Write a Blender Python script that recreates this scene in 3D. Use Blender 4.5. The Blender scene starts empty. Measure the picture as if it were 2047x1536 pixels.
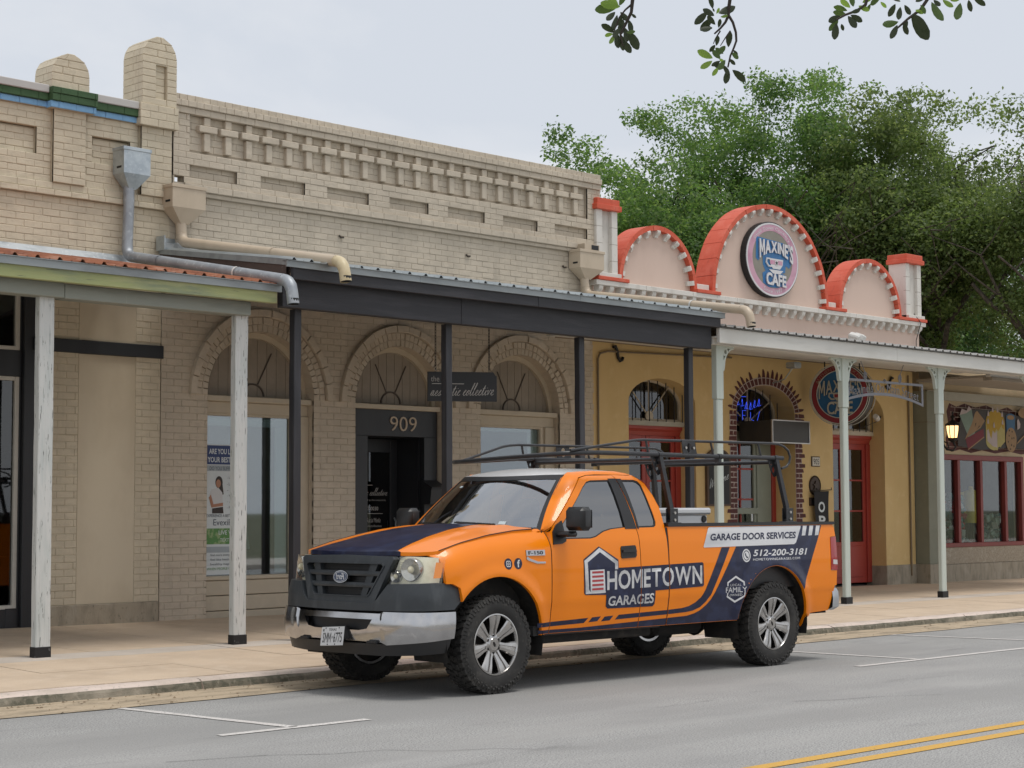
import bpy, bmesh, math, random
import numpy as np
from mathutils import Vector, Matrix
R_ = random.Random(11)
SC = bpy.context.scene
COL = SC.collection
rad = math.radians

# ------------------------------------------------------------------ camera
def cam_axes(yaw, pitch, roll):
    v = Vector((math.cos(pitch)*math.cos(yaw), math.cos(pitch)*math.sin(yaw), math.sin(pitch)))
    r = Vector((math.sin(yaw), -math.cos(yaw), 0)); u = r.cross(v)
    return math.cos(roll)*r+math.sin(roll)*u, -math.sin(roll)*r+math.cos(roll)*u, v
CAM = Vector((0, 0, 1.48))
cd = bpy.data.cameras.new('camera'); cam = bpy.data.objects.new('camera', cd); COL.objects.link(cam)
cd.sensor_width = 36; cd.sensor_fit = 'HORIZONTAL'; cd.lens = 36*3600/2047
cd.clip_start = .1; cd.clip_end = 3000
_r, _u, _v = cam_axes(.774083791, .0705815, -.0043006)
cam.matrix_world = Matrix(((_r.x, _u.x, -_v.x, CAM.x), (_r.y, _u.y, -_v.y, CAM.y), (_r.z, _u.z, -_v.z, CAM.z), (0, 0, 0, 1)))
SC.camera = cam
# ------------------------------------------------------------------ sky, sun, exposure
SUN_EL, SUN_AZ = 73, -66       # azimuth measured from +X (street direction) in the XY plane
wd = bpy.data.worlds.new('World'); SC.world = wd; wd.use_nodes = True
nt = wd.node_tree; nt.nodes.clear()
def N(t, typ, **kw):
    n = t.nodes.new(typ)
    for k, v in kw.items():
        setattr(n, k, v)
    return n
sky = N(nt, 'ShaderNodeTexSky', sky_type='NISHITA', sun_disc=False, sun_elevation=rad(SUN_EL), sun_rotation=rad(90-SUN_AZ), air_density=1.0, dust_density=3.0)
tc = N(nt, 'ShaderNodeTexCoord'); mp = N(nt, 'ShaderNodeMapping'); mp.inputs['Scale'].default_value = (1, 1, 2.6)
nz = N(nt, 'ShaderNodeTexNoise'); nz.inputs['Scale'].default_value = 2.6; nz.inputs['Detail'].default_value = 6; nz.inputs['Roughness'].default_value = .52; nz.inputs['Distortion'].default_value = .4
cr = N(nt, 'ShaderNodeValToRGB'); cr.color_ramp.elements[0].position = .36; cr.color_ramp.elements[1].position = .62
cr.color_ramp.elements[0].color = (6.6, 7.0, 7.65, 1); cr.color_ramp.elements[1].color = (8.5, 8.55, 8.7, 1)
mx = N(nt, 'ShaderNodeMixRGB'); mx.inputs[0].default_value = .93
bg = N(nt, 'ShaderNodeBackground'); bg.inputs['Strength'].default_value = .1
ow = N(nt, 'ShaderNodeOutputWorld')
L = nt.links.new
L(tc.outputs['Generated'], mp.inputs['Vector']); L(mp.outputs['Vector'], nz.inputs['Vector']); L(nz.outputs['Fac'], cr.inputs['Fac'])
L(sky.outputs['Color'], mx.inputs[1]); L(cr.outputs['Color'], mx.inputs[2]); L(mx.outputs[0], bg.inputs['Color']); L(bg.outputs[0], ow.inputs['Surface'])
sl = bpy.data.lights.new('sun', 'SUN'); so = bpy.data.objects.new('sun', sl); COL.objects.link(so)
sl.energy = 1.5; sl.angle = rad(18); sl.color = (1, .965, .91)
sd = Vector((math.cos(rad(SUN_EL))*math.cos(rad(SUN_AZ)), math.cos(rad(SUN_EL))*math.sin(rad(SUN_AZ)), math.sin(rad(SUN_EL))))
so.rotation_euler = sd.to_track_quat('Z', 'Y').to_euler()
vs = SC.view_settings
SC.display_settings.display_device = 'sRGB'
vs.view_transform = 'Standard'; vs.look = 'None'; vs.gamma = 1; vs.exposure = 0.08; vs.use_curve_mapping = False
SC.cycles.max_bounces = 8; SC.cycles.transparent_max_bounces = 12; SC.cycles.glossy_bounces = 4; SC.cycles.diffuse_bounces = 4

# ------------------------------------------------------------------ materials
MATS = {}
def mat(name, col, rough=.6, metal=0, coat=0, spec=.5, layers=(), bumps=(), var=0, alpha=None, emit=None, rough_var=0, coord='pos', sheen=0):
    """Principled base with noise layers: (color, scale, stretch, lo, hi, amount, detail); bumps: (scale, stretch, strength, distance)"""
    if name in MATS: return MATS[name]
    m = bpy.data.materials.new(name); m.use_nodes = True; t = m.node_tree; t.nodes.clear(); L = t.links.new
    b = N(t, 'ShaderNodeBsdfPrincipled'); o = N(t, 'ShaderNodeOutputMaterial'); L(b.outputs[0], o.inputs[0])
    b.inputs['Base Color'].default_value = (*col, 1); b.inputs['Roughness'].default_value = rough; b.inputs['Metallic'].default_value = metal
    b.inputs['Specular IOR Level'].default_value = spec
    b.inputs['Coat Weight'].default_value = coat; b.inputs['Coat Roughness'].default_value = .03
    if emit: b.inputs['Emission Color'].default_value = (*emit[0], 1); b.inputs['Emission Strength'].default_value = emit[1]
    geo = N(t, 'ShaderNodeNewGeometry') if coord == 'pos' else None
    src = geo.outputs['Position'] if geo else N(t, 'ShaderNodeTexCoord').outputs['Object']
    def noise(scale, stretch, detail=4, rough_=.55):
        mpn = N(t, 'ShaderNodeMapping'); mpn.inputs['Scale'].default_value = stretch; L(src, mpn.inputs['Vector'])
        n = N(t, 'ShaderNodeTexNoise'); n.inputs['Scale'].default_value = scale; n.inputs['Detail'].default_value = detail; n.inputs['Roughness'].default_value = rough_
        L(mpn.outputs[0], n.inputs['Vector']); return n.outputs['Fac']
    cur = None
    ls = list(layers)
    if var:
        ls.insert(0, (tuple(c*(1-var) for c in col), 2.3, (1, 1, 1), .35, .65, 1, 4)); ls.insert(1, (tuple(min(1, c*(1+var*.7)) for c in col), 9, (1, 1, 1), .5, .75, .7, 5))
    for (c2, sc, st, lo, hi, am, *d) in ls:
        f = noise(sc, st, d[0] if d else 4)
        mr = N(t, 'ShaderNodeMapRange'); mr.inputs['From Min'].default_value = lo; mr.inputs['From Max'].default_value = hi; mr.inputs['To Max'].default_value = am
        L(f, mr.inputs['Value'])
        mixn = N(t, 'ShaderNodeMixRGB'); L(mr.outputs[0], mixn.inputs[0])
        if cur is None: mixn.inputs[1].default_value = (*col, 1)
        else: L(cur, mixn.inputs[1])
        mixn.inputs[2].default_value = (*c2, 1); cur = mixn.outputs[0]
    if cur is not None: L(cur, b.inputs['Base Color'])
    if rough_var:
        f = noise(7, (1, 1, 1)); mr = N(t, 'ShaderNodeMapRange'); mr.inputs['To Min'].default_value = max(0, rough-rough_var); mr.inputs['To Max'].default_value = min(1, rough+rough_var); L(f, mr.inputs['Value']); L(mr.outputs[0], b.inputs['Roughness'])
    nrm = None
    for (sc, st, strength, dist) in bumps:
        f = noise(sc, st, 5); bp = N(t, 'ShaderNodeBump'); bp.inputs['Strength'].default_value = strength; bp.inputs['Distance'].default_value = dist; L(f, bp.inputs['Height'])
        if nrm is not None: L(nrm, bp.inputs['Normal'])
        nrm = bp.outputs[0]
    if nrm is not None: L(nrm, b.inputs['Normal'])
    MATS[name] = m; return m
def glass(name, tint=(.8, .85, .85), refl=.1, rough=.02, darkness=1.0):
    if name in MATS: return MATS[name]
    m = bpy.data.materials.new(name); m.use_nodes = True; t = m.node_tree; t.nodes.clear(); L = t.links.new
    o = N(t, 'ShaderNodeOutputMaterial'); tr = N(t, 'ShaderNodeBsdfTransparent'); tr.inputs[0].default_value = (*tint, 1)
    gl = N(t, 'ShaderNodeBsdfGlossy'); gl.inputs['Roughness'].default_value = rough; gl.inputs[0].default_value = (.95, .97, 1, 1)
    ge = N(t, 'ShaderNodeNewGeometry'); dt = N(t, 'ShaderNodeVectorMath', operation='DOT_PRODUCT'); L(ge.outputs['Normal'], dt.inputs[0]); L(ge.outputs['Incoming'], dt.inputs[1])
    ab = N(t, 'ShaderNodeMath', operation='ABSOLUTE'); L(dt.outputs['Value'], ab.inputs[0]); om = N(t, 'ShaderNodeMath', operation='SUBTRACT'); om.inputs[0].default_value = 1; L(ab.outputs[0], om.inputs[1])
    pw = N(t, 'ShaderNodeMath', operation='POWER'); pw.inputs[1].default_value = 4.2; L(om.outputs[0], pw.inputs[0])
    ad = N(t, 'ShaderNodeMath', operation='MULTIPLY_ADD'); ad.inputs[1].default_value = .88; ad.inputs[2].default_value = .04+refl; ad.use_clamp = True; L(pw.outputs[0], ad.inputs[0])
    ms = N(t, 'ShaderNodeMixShader'); L(ad.outputs[0], ms.inputs[0]); L(tr.outputs[0], ms.inputs[1]); L(gl.outputs[0], ms.inputs[2]); L(ms.outputs[0], o.inputs[0])
    MATS[name] = m; return m

# ------------------------------------------------------------------ object helpers
def tag(o, label=None, cat=None, group=None, kind=None):
    if label: o['label'] = label
    if cat: o['category'] = cat
    if group: o['group'] = group
    if kind: o['kind'] = kind
    return o
def thing(name, label, cat, loc=(0, 0, 0), rotz=0, group=None):
    o = bpy.data.objects.new(name, None); COL.objects.link(o); o.location = loc; o.rotation_euler = (0, 0, rotz); o.empty_display_size = .1
    return tag(o, label, cat, group)
def root_loc(p):
    while p.parent is not None: p = p.parent
    return Vector(p.location)
class MB:
    def __init__(s): s.v = []; s.f = []; s.m = []
    def add(s, vs, fs, m=0):
        k = len(s.v); s.v += [tuple(x) for x in vs]; s.f += [tuple(i+k for i in f) for f in fs]; s.m += [m]*len(fs); return s
    def box(s, x0, x1, y0, y1, z0, z1, m=0, M=None):
        p = [(x0, y0, z0), (x1, y0, z0), (x1, y1, z0), (x0, y1, z0), (x0, y0, z1), (x1, y0, z1), (x1, y1, z1), (x0, y1, z1)]
        if M is not None: p = [tuple(M @ Vector(q)) for q in p]
        return s.add(p, [(0, 3, 2, 1), (4, 5, 6, 7), (0, 1, 5, 4), (1, 2, 6, 5), (2, 3, 7, 6), (3, 0, 4, 7)], m)
    def bbox(s, x0, x1, y0, y1, z0, z1, c=.01, m=0, M=None):
        """box with all edges chamfered"""
        P = []; idx = {}
        c = min(c, (x1-x0)*.45, (y1-y0)*.45, (z1-z0)*.45)
        X, Y, Z = (x0, x1), (y0, y1), (z0, z1)
        for i in (0, 1):
            for j in (0, 1):
                for k in (0, 1):
                    sx, sy, sz = (1, -1)[i]*c, (1, -1)[j]*c, (1, -1)[k]*c
                    for a, q in enumerate(((X[i], Y[j]+sy, Z[k]+sz), (X[i]+sx, Y[j], Z[k]+sz), (X[i]+sx, Y[j]+sy, Z[k]))):
                        idx[i, j, k, a] = len(P); P.append(q)
        F = []
        for i in (0, 1): F.append([idx[i, j, k, 0] for j, k in ((0, 0), (1, 0), (1, 1), (0, 1))])
        for j in (0, 1): F.append([idx[i, j, k, 1] for i, k in ((0, 0), (1, 0), (1, 1), (0, 1))])
        for k in (0, 1): F.append([idx[i, j, k, 2] for i, j in ((0, 0), (1, 0), (1, 1), (0, 1))])
        for i in (0, 1):
            for j in (0, 1): F.append([idx[i, j, 0, 0], idx[i, j, 1, 0], idx[i, j, 1, 1], idx[i, j, 0, 1]])
        for i in (0, 1):
            for k in (0, 1): F.append([idx[i, 0, k, 0], idx[i, 1, k, 0], idx[i, 1, k, 2], idx[i, 0, k, 2]])
        for j in (0, 1):
            for k in (0, 1): F.append([idx[0, j, k, 1], idx[1, j, k, 1], idx[1, j, k, 2], idx[0, j, k, 2]])
        for i in (0, 1):
            for j in (0, 1):
                for k in (0, 1): F.append([idx[i, j, k, 0], idx[i, j, k, 1], idx[i, j, k, 2]])
        if M is not None: P = [tuple(M @ Vector(q)) for q in P]
        return s.add(P, F, m)
    def tube(s, path, r, n=8, m=0, closed=False, caps=True):
        P = [Vector(p) for p in path]; k = len(P); rs = r if isinstance(r, (list, tuple)) else [r]*k
        vs = []; up = None
        for i, p in enumerate(P):
            if closed: d = P[(i+1) % k]-P[i-1]
            else: d = P[min(i+1, k-1)]-P[max(i-1, 0)]
            d.normalize()
            if up is None:
                up = Vector((0, 0, 1)) if abs(d.z) < .9 else Vector((1, 0, 0))
            a = d.cross(up)
            if a.length < 1e-6: a = d.orthogonal()
            a.normalize(); b = a.cross(d); up = b
            for j in range(n):
                t = 2*math.pi*j/n; vs.append(p+(a*math.cos(t)+b*math.sin(t))*rs[i])
        fs = []
        for i in range(k if closed else k-1):
            for j in range(n): fs.append((i*n+j, i*n+(j+1) % n, ((i+1) % k)*n+(j+1) % n, ((i+1) % k)*n+j))
        if caps and not closed: fs += [tuple(range(n)), tuple((k-1)*n+j for j in reversed(range(n)))]
        return s.add(vs, fs, m)
    def lathe(s, prof, n=24, M=None, m=0, arc=2*math.pi):
        """prof: (radius, height) about local z"""
        full = abs(arc-2*math.pi) < 1e-6; k = n if full else n+1
        vs = []
        for (r, h) in prof:
            for j in range(k): t = arc*j/n; vs.append(Vector((r*math.cos(t), r*math.sin(t), h)))
        if M is not None: vs = [M @ v for v in vs]
        fs = []
        for i in range(len(prof)-1):
            for j in range(n): fs.append((i*k+j, i*k+(j+1) % k, (i+1)*k+(j+1) % k, (i+1)*k+j))
        return s.add(vs, fs, m)
    def prism(s, poly, fn, d0, d1, m=0, cap0=True):
        """2D polygon extruded: fn(u, v, d) -> 3D"""
        n = len(poly); vs = [fn(u, v, d0) for u, v in poly]+[fn(u, v, d1) for u, v in poly]
        fs = [tuple(range(n))]+([tuple(range(2*n-1, n-1, -1))] if cap0 else [])+[(i, i+n, (i+1) % n+n, (i+1) % n) for i in range(n)]
        return s.add(vs, fs, m)
    def flat(s, poly, fn, m=0):
        return s.add([fn(u, v) for u, v in poly], [tuple(range(len(poly)))], m)
    def panel(s, outer, holes, fn, du=None, dv=None, thick=0, m=0, back=False):
        vs, fs, bd = fill2d(outer, holes, du, dv)
        s.add([fn(u, v, 0) for u, v in vs], fs, m)
        if thick:
            k = len(s.v); ids = sorted({i for e in bd for i in e}); mp_ = {}
            for i in ids:
                mp_[i] = len(s.v); s.v.append(tuple(fn(*vs[i], 0))); s.v.append(tuple(fn(*vs[i], -thick)))
            for a, b in bd:
                s.f.append((mp_[a], mp_[b], mp_[b]+1, mp_[a]+1)); s.m.append(m)
            if back: s.add([fn(u, v, -thick) for u, v in vs], [tuple(reversed(f)) for f in fs], m)
        return s
    def build(s, name, mats, parent=None, smooth=None, local=False, label=None, cat=None, group=None, kind=None):
        me = bpy.data.meshes.new(name)
        vs = np.array(s.v, dtype=float).reshape(-1, 3)
        if parent is not None and not local: vs = vs-np.array(root_loc(parent))
        me.from_pydata(vs.tolist(), [], s.f)
        if not isinstance(mats, (list, tuple)): mats = [mats]
        for mm in mats: me.materials.append(mm)
        if len(mats) > 1: me.polygons.foreach_set('material_index', s.m)
        if smooth is not None:
            me.polygons.foreach_set('use_smooth', [True]*len(me.polygons))
            if smooth < 180: me.set_sharp_from_angle(angle=rad(smooth))
        me.update()
        o = bpy.data.objects.new(name, me); COL.objects.link(o)
        if parent is not None: o.parent = parent
        return tag(o, label, cat, group, kind)
def fill2d(outer, holes=(), du=None, dv=None):
    bm = bmesh.new()
    for lp in [outer]+list(holes):
        vv = [bm.verts.new((u, v, 0)) for u, v in lp]
        for i in range(len(vv)): bm.edges.new((vv[i], vv[(i+1) % len(vv)]))
    bmesh.ops.triangle_fill(bm, use_beauty=True, use_dissolve=False, edges=bm.edges[:])
    us = [p[0] for p in outer]; vv_ = [p[1] for p in outer]
    def cuts(lo, hi, d, ax):
        if not d: return
        n = int(math.ceil((hi-lo)/d))
        for i in range(1, n):
            c = lo+(hi-lo)*i/n
            co = (c, 0, 0) if ax == 0 else (0, c, 0); no = (1, 0, 0) if ax == 0 else (0, 1, 0)
            bmesh.ops.bisect_plane(bm, geom=bm.verts[:]+bm.edges[:]+bm.faces[:], dist=1e-6, plane_co=co, plane_no=no)
    cuts(min(us), max(us), du, 0); cuts(min(vv_), max(vv_), dv, 1)
    bmesh.ops.remove_doubles(bm, verts=bm.verts[:], dist=1e-5)
    bmesh.ops.recalc_face_normals(bm, faces=bm.faces[:])
    bm.verts.index_update()
    if sum(f.normal.z for f in bm.faces) < 0:
        bmesh.ops.reverse_faces(bm, faces=bm.faces[:])
    vs = [(v.co.x, v.co.y) for v in bm.verts]; fs = [tuple(v.index for v in f.verts) for f in bm.faces]
    bd = [(e.verts[0].index, e.verts[1].index) for e in bm.edges if len(e.link_faces) == 1]
    bm.free(); return vs, fs, bd
def text2d(s, bold=0, shear=0, space=1.0):
    if bold > 0 and 'M' in s and len(s) > 0:      # the builtin M folds over itself when emboldened: lay the word out glyph by glyph
        V = []; F = []; x = 0; H = .68+bold
        for ch in s:
            if ch == ' ': x += .26*space; continue
            if ch == 'M':
                w = .10+2*bold; W = .66+2*bold
                g = [(0, -bold), (w, -bold), (w, H-1.75*w), (W/2-.03, H*.40-w*.75), (W/2+.03, H*.40-w*.75), (W-w, H-1.75*w), (W-w, -bold), (W, -bold), (W, H), (W-1.1*w, H), (W/2, H*.44), (1.1*w, H), (0, H)]; gf = [tuple(range(13))]
                gf = [(0, 1, 2, 12), (12, 2, 10, 11), (2, 3, 10), (3, 4, 10), (4, 5, 10), (10, 5, 8, 9), (5, 6, 7, 8)]
                g = [(u+shear*v, v) for u, v in g]
            else: g, gf = text2d(ch, bold, shear)
            x0 = min(p[0] for p in g); x1 = max(p[0] for p in g); k = len(V)
            V += [(p[0]-x0+x, p[1]) for p in g]; F += [tuple(i+k for i in f) for f in gf]; x += (x1-x0)+(.10-bold*.8)*space
        return V, F
    cu = bpy.data.curves.new('lettering', 'FONT'); cu.body = s; cu.size = 1; cu.offset = bold; cu.shear = shear; cu.space_character = space; cu.resolution_u = 3
    o = bpy.data.objects.new('lettering', cu); me = bpy.data.meshes.new_from_object(o)
    vs = [(v.co.x, v.co.y) for v in me.vertices]; fs = [tuple(p.vertices) for p in me.polygons]
    bpy.data.objects.remove(o); bpy.data.curves.remove(cu); bpy.data.meshes.remove(me)
    return vs, fs
def fit_text(s, quad, bold=0, shear=0, space=1.0):
    """text stretched into the quad (bl, br, tr, tl) of a 2D surface"""
    vs, fs = text2d(s, bold, shear, space)
    x0 = min(v[0] for v in vs); x1 = max(v[0] for v in vs); y0 = min(v[1] for v in vs); y1 = max(v[1] for v in vs)
    (ax, ay), (bx, by), (cx, cy), (dx, dy) = quad; out = []
    for x, y in vs:
        a = (x-x0)/(x1-x0); b = (y-y0)/(y1-y0)
        out.append(((ax*(1-a)+bx*a)*(1-b)+(dx*(1-a)+cx*a)*b, (ay*(1-a)+by*a)*(1-b)+(dy*(1-a)+cy*a)*b))
    return out, fs
CURS = {'a': [[(0, .2), (.45, .95), (.2, 1), (.05, .5), (.2, .05), (.45, .4), (.5, .95), (.5, .2), (.6, 0), (.75, .2)]], 'e': [[(0, .2), (.35, .55), (.45, .85), (.3, 1), (.12, .6), (.2, .1), (.4, 0), (.65, .25)]], 's': [[(0, .2), (.35, 1), (.3, .7), (.42, .25), (.25, 0), (.08, .1), (.3, .05), (.65, .25)]], 't': [[(0, .2), (.3, 1.9), (.2, .3), (.32, 0), (.55, .25)], [(-.05, 1.25), (.5, 1.35)]], 'h': [[(0, .2), (.35, 2.1), (.2, 2.2), (.15, 0), (.2, .6), (.42, .95), (.5, .6), (.5, .1), (.62, 0), (.75, .2)]], 'i': [[(0, .2), (.2, .95), (.18, .2), (.3, 0), (.45, .2)], [(.27, 1.3), (.32, 1.4)]], 'c': [[(0, .2), (.4, .9), (.25, 1), (.08, .5), (.2, .05), (.38, 0), (.6, .25)]], 'o': [[(0, .2), (.3, 1), (.08, .6), (.15, .05), (.4, .1), (.45, .7), (.3, 1), (.45, .85), (.65, .9)]], 'l': [[(0, .2), (.38, 2.0), (.28, 2.3), (.15, 1.2), (.18, .15), (.3, 0), (.5, .2)]], 'v': [[(0, .7), (.12, .95), (.25, .05), (.5, .95), (.7, .85)]], 'm': [[(0, .2), (.12, .95), (.15, 0), (.2, .6), (.4, .95), (.45, 0), (.5, .6), (.7, .95), (.75, .2), (.85, 0), (1, .2)]], 'W': [[(0, 2), (.25, 0), (.6, 1.6), (.85, 0), (1.3, 2.1)]], ' ': []}
def script2d(s, quad, w, shear=.35):
    """handwritten lettering as thin ribbons fitted into a quad (bl, br, tr, tl)"""
    x = 0; L_ = []
    for ch in s:
        for st in CURS[ch]: L_.append([(x+u+shear*v, v) for u, v in st])
        x += max((p[0] for st in CURS[ch] for p in st), default=.5)
    X0 = min(p[0] for l in L_ for p in l); X1 = max(p[0] for l in L_ for p in l); Y1 = max(p[1] for l in L_ for p in l)
    (ax, ay), (bx, by), (cx, cy), (dx, dy) = quad; V = []; F = []
    for l in L_:
        P = [Vector(p) for p in l]; C = []
        for i in range(len(P)-1):
            p0, p1, p2, p3 = P[max(i-1, 0)], P[i], P[i+1], P[min(i+2, len(P)-1)]
            for k in range(4):
                t = k/4; C.append(.5*((2*p1)+(p2-p0)*t+(2*p0-5*p1+4*p2-p3)*t*t+(3*p1-p0-3*p2+p3)*t**3))
        C.append(P[-1]); Q = []
        for c in C:
            a = (c.x-X0)/(X1-X0); b = c.y/Y1; Q.append(Vector(((ax*(1-a)+bx*a)*(1-b)+(dx*(1-a)+cx*a)*b, (ay*(1-a)+by*a)*(1-b)+(dy*(1-a)+cy*a)*b)))
        k0 = len(V)
        for i, q in enumerate(Q):
            d = (Q[min(i+1, len(Q)-1)]-Q[max(i-1, 0)]); d = d.normalized() if d.length > 1e-9 else Vector((1, 0)); n = Vector((-d.y, d.x))*w/2; V += [tuple(q-n), tuple(q+n)]
        F += [(k0+2*i, k0+2*i+2, k0+2*i+3, k0+2*i+1) for i in range(len(Q)-1)]
    return V, F
def put_script(mb, s, quad, fn, d, w, shear=.35):
    V, F = script2d(s, quad, w, shear); mb.add([fn(u, v, d) for u, v in V], F)
def rect(u0, v0, u1, v1): return [(u0, v0), (u1, v0), (u1, v1), (u0, v1)]
def arc(cx, cz, rx, rz, a0, a1, n):
    return [(cx+rx*math.cos(rad(a0+(a1-a0)*i/n)), cz+rz*math.sin(rad(a0+(a1-a0)*i/n))) for i in range(n+1)]
def wallfn(Y): return lambda u, v, d=0: (u, Y-d, v)     # d>0 towards the street
def put_text(mb, s, quad, fn, d, m=0, **kw):
    vs, fs = fit_text(s, quad, **kw); mb.add([fn(u, v, d) for u, v in vs], fs, m)
def inst(src, parent, loc=None, scale=None, rot=None, M=None):
    o = src.copy(); COL.objects.link(o); o.parent = parent
    if M is not None: o.matrix_local = M
    else:
        if loc is not None: o.location = loc
        if scale is not None: o.scale = scale
        if rot is not None: o.rotation_euler = rot
    return o
# ------------------------------------------------------------------ shared materials
ASPHALT = mat('asphalt', (.37, .365, .352), .9, layers=[((.15, .148, .145), 75, (1, 1, 1), .46, .6, .85, 3), ((.58, .57, .55), 95, (1, 1, 1), .56, .64, .85, 2), ((.26, .256, .25), .55, (1, 1, 1), .42, .62, .55, 5), ((.38, .37, .355), 1.1, (.35, 1.4, 1), .5, .68, .5, 5), ((.15, .148, .145), 1.5, (.45, 1.6, 1), .62, .74, .55, 6), ((.27, .265, .255), .35, (.12, 2.2, 1), .5, .6, .5, 3)], bumps=[(180, (1, 1, 1), .5, .006)])
CONC_OUT = mat('warm_concrete', (.64, .505, .37), .85, layers=[((.47, .365, .265), 1.7, (1, 1, 1), .4, .68, .6, 6), ((.66, .54, .42), 6, (1, 1, 1), .5, .7, .6, 5), ((.46, .36, .27), 110, (1, 1, 1), .52, .66, .5, 3)], bumps=[(90, (1, 1, 1), .25, .004), (9, (1, 1, 1), .2, .01)])
CONC_PALE = mat('pale_concrete', (.60, .53, .46), .85, layers=[((.47, .41, .35), 2.2, (1, 1, 1), .4, .66, .6, 6), ((.37, .33, .28), 120, (1, 1, 1), .52, .66, .5, 3)], bumps=[(90, (1, 1, 1), .25, .004)])
JOINT = mat('joint_grit', (.26, .215, .165), .95, var=.3)
KERB_TOP = mat('kerb_top_concrete', (.66, .55, .48), .85, layers=[((.5, .42, .35), 3, (1, 1, 1), .42, .62, .7, 6), ((.3, .28, .24), 30, (1, 1, 1), .58, .68, .6, 4)], bumps=[(60, (1, 1, 1), .35, .006)])
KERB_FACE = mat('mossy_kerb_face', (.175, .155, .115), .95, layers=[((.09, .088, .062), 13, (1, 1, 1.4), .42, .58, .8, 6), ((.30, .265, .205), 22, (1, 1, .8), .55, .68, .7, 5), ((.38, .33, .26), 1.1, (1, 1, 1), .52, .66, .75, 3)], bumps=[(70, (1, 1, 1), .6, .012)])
GUTTER_M = mat('gutter_concrete', (.47, .375, .26), .92, layers=[((.25, .20, .14), 5, (.4, 1.5, 1), .45, .62, .8, 6), ((.5, .41, .3), 24, (1, 1, 1), .55, .68, .7, 5), ((.16, .13, .1), 40, (1, 1, 1), .62, .7, .7, 4)], bumps=[(60, (1, 1, 1), .5, .01)])
GROUND_M = mat('dry_ground', (.16, .15, .09), .95, layers=[((.08, .10, .04), .4, (1, 1, 1), .45, .6, .8, 5)])
PAINT_W = mat('worn_white_road_paint', (.66, .63, .60), .8, layers=[((.32, .31, .30), 45, (1, 1, 1), .52, .62, .85, 5), ((.55, .52, .49), 3, (1, 1, 1), .4, .6, .6, 4)])
PAINT_Y = mat('yellow_road_paint', (.62, .36, .07), .8, layers=[((.42, .26, .08), 60, (1, 1, 1), .53, .64, .7, 4), ((.26, .2, .12), 18, (1, 1, 1), .62, .7, .7, 5)])
TAR = mat('tar_crack', (.07, .068, .065), .85)
LITTER = mat('dead_leaf', (.24, .16, .09), .9, var=.5)

def zs(X, Y):
    zw = .233-(min(max(X, 6), 40)-11.9)*.00464
    return .105+(Y-12.4)/5.2*(zw-.105)
# ground and street
g = MB(); g.add([(-1400, -1400, -.03), (1400, -1400, -.03), (1400, 1400, -.03), (-1400, 1400, -.03)], [(0, 1, 2, 3)]); g.build('ground', GROUND_M, kind='structure')
rd = MB(); rd.add([(-60, -2.2, 0), (220, -2.2, 0), (220, 11.93, 0), (-60, 11.93, 0)], [(0, 1, 2, 3)]); road = rd.build('road', ASPHALT, kind='structure')
def strip(name, m, p, q, w, z, jit=0, parent=road):
    a = Vector((*p, 0)); b = Vector((*q, 0)); d = (b-a).normalized(); n = Vector((-d.y, d.x, 0))*w/2
    k = max(1, int((b-a).length/.12)) if jit else 1; o = MB(); V = []
    for i in range(k+1):
        c = a.lerp(b, i/k); e1 = 1+R_.uniform(-jit, jit); e2 = 1+R_.uniform(-jit, jit)
        V += [tuple(c+n*e1+Vector((0, 0, z))), tuple(c-n*e2+Vector((0, 0, z)))]
    o.add(V, [(2*i+1, 2*i+3, 2*i+2, 2*i) for i in range(k)]); return o.build(name, m, parent)
strip('centre_line', PAINT_Y, (-60, 7.2), (200, 3.9), .115, .004)
strip('centre_line', PAINT_Y, (-60, 6.96), (200, 3.66), .115, .004)
for p, q in (((7.78, 11.86), (7.92, 9.86)), ((7.28, 9.85), (8.57, 9.83)), ((15.62, 11.84), (15.66, 9.72)), ((14.55, 9.68), (19.9, 9.58)), ((18.5, 11.86), (18.78, 9.66)), ((21.3, 11.9), (21.62, 9.62)), ((20.9, 9.58), (26, 9.5))):
    strip('parking_line', PAINT_W, p, q, .085, .0045, .12)
for path in ([(6.3, 9.05), (6.9, 8.85), (7.2, 8.6), (7.55, 8.5), (7.75, 8.2), (8.05, 8.05), (8.2, 7.85)], [(11.6, 8.3), (11.9, 8.12), (12.3, 8.02), (12.8, 7.72)]):
    for a, b in zip(path, path[1:]): strip('tar_crack', TAR, a, b, .006, .0035, .8)
# gutter apron
gt = MB(); n = 60; V = []
for i in range(n+1):
    X = -20+i*1.2
    V += [(X, 11.80+R_.uniform(-.035, .035), .006), (X, 12.40, .022)]
gt.add(V, [(2*i, 2*i+2, 2*i+3, 2*i+1) for i in range(n)]); gt.build('gutter', GUTTER_M, kind='structure')
lt = MB()
for i in range(420):
    X = R_.uniform(7, 17) if R_.random() < .8 else R_.uniform(17, 30); Y = 12.34-abs(R_.gauss(0, .09)) if R_.random() < .6 else R_.uniform(11.75, 12.3)
    z = .008+(Y-11.8)*.027; s = R_.uniform(.006, .02); a = R_.uniform(0, 6.3)
    dx, dy = math.cos(a)*s, math.sin(a)*s
    lt.add([(X-dx, Y-dy, z+.002), (X+dy*.5, Y-dx*.5, z+R_.uniform(.002, .012)), (X+dx, Y+dy, z+.003), (X-dy*.5, Y+dx*.5, z+R_.uniform(.002, .012))], [(0, 1, 2, 3)])
lt.build('leaf_litter', LITTER, kind='stuff')
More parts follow.
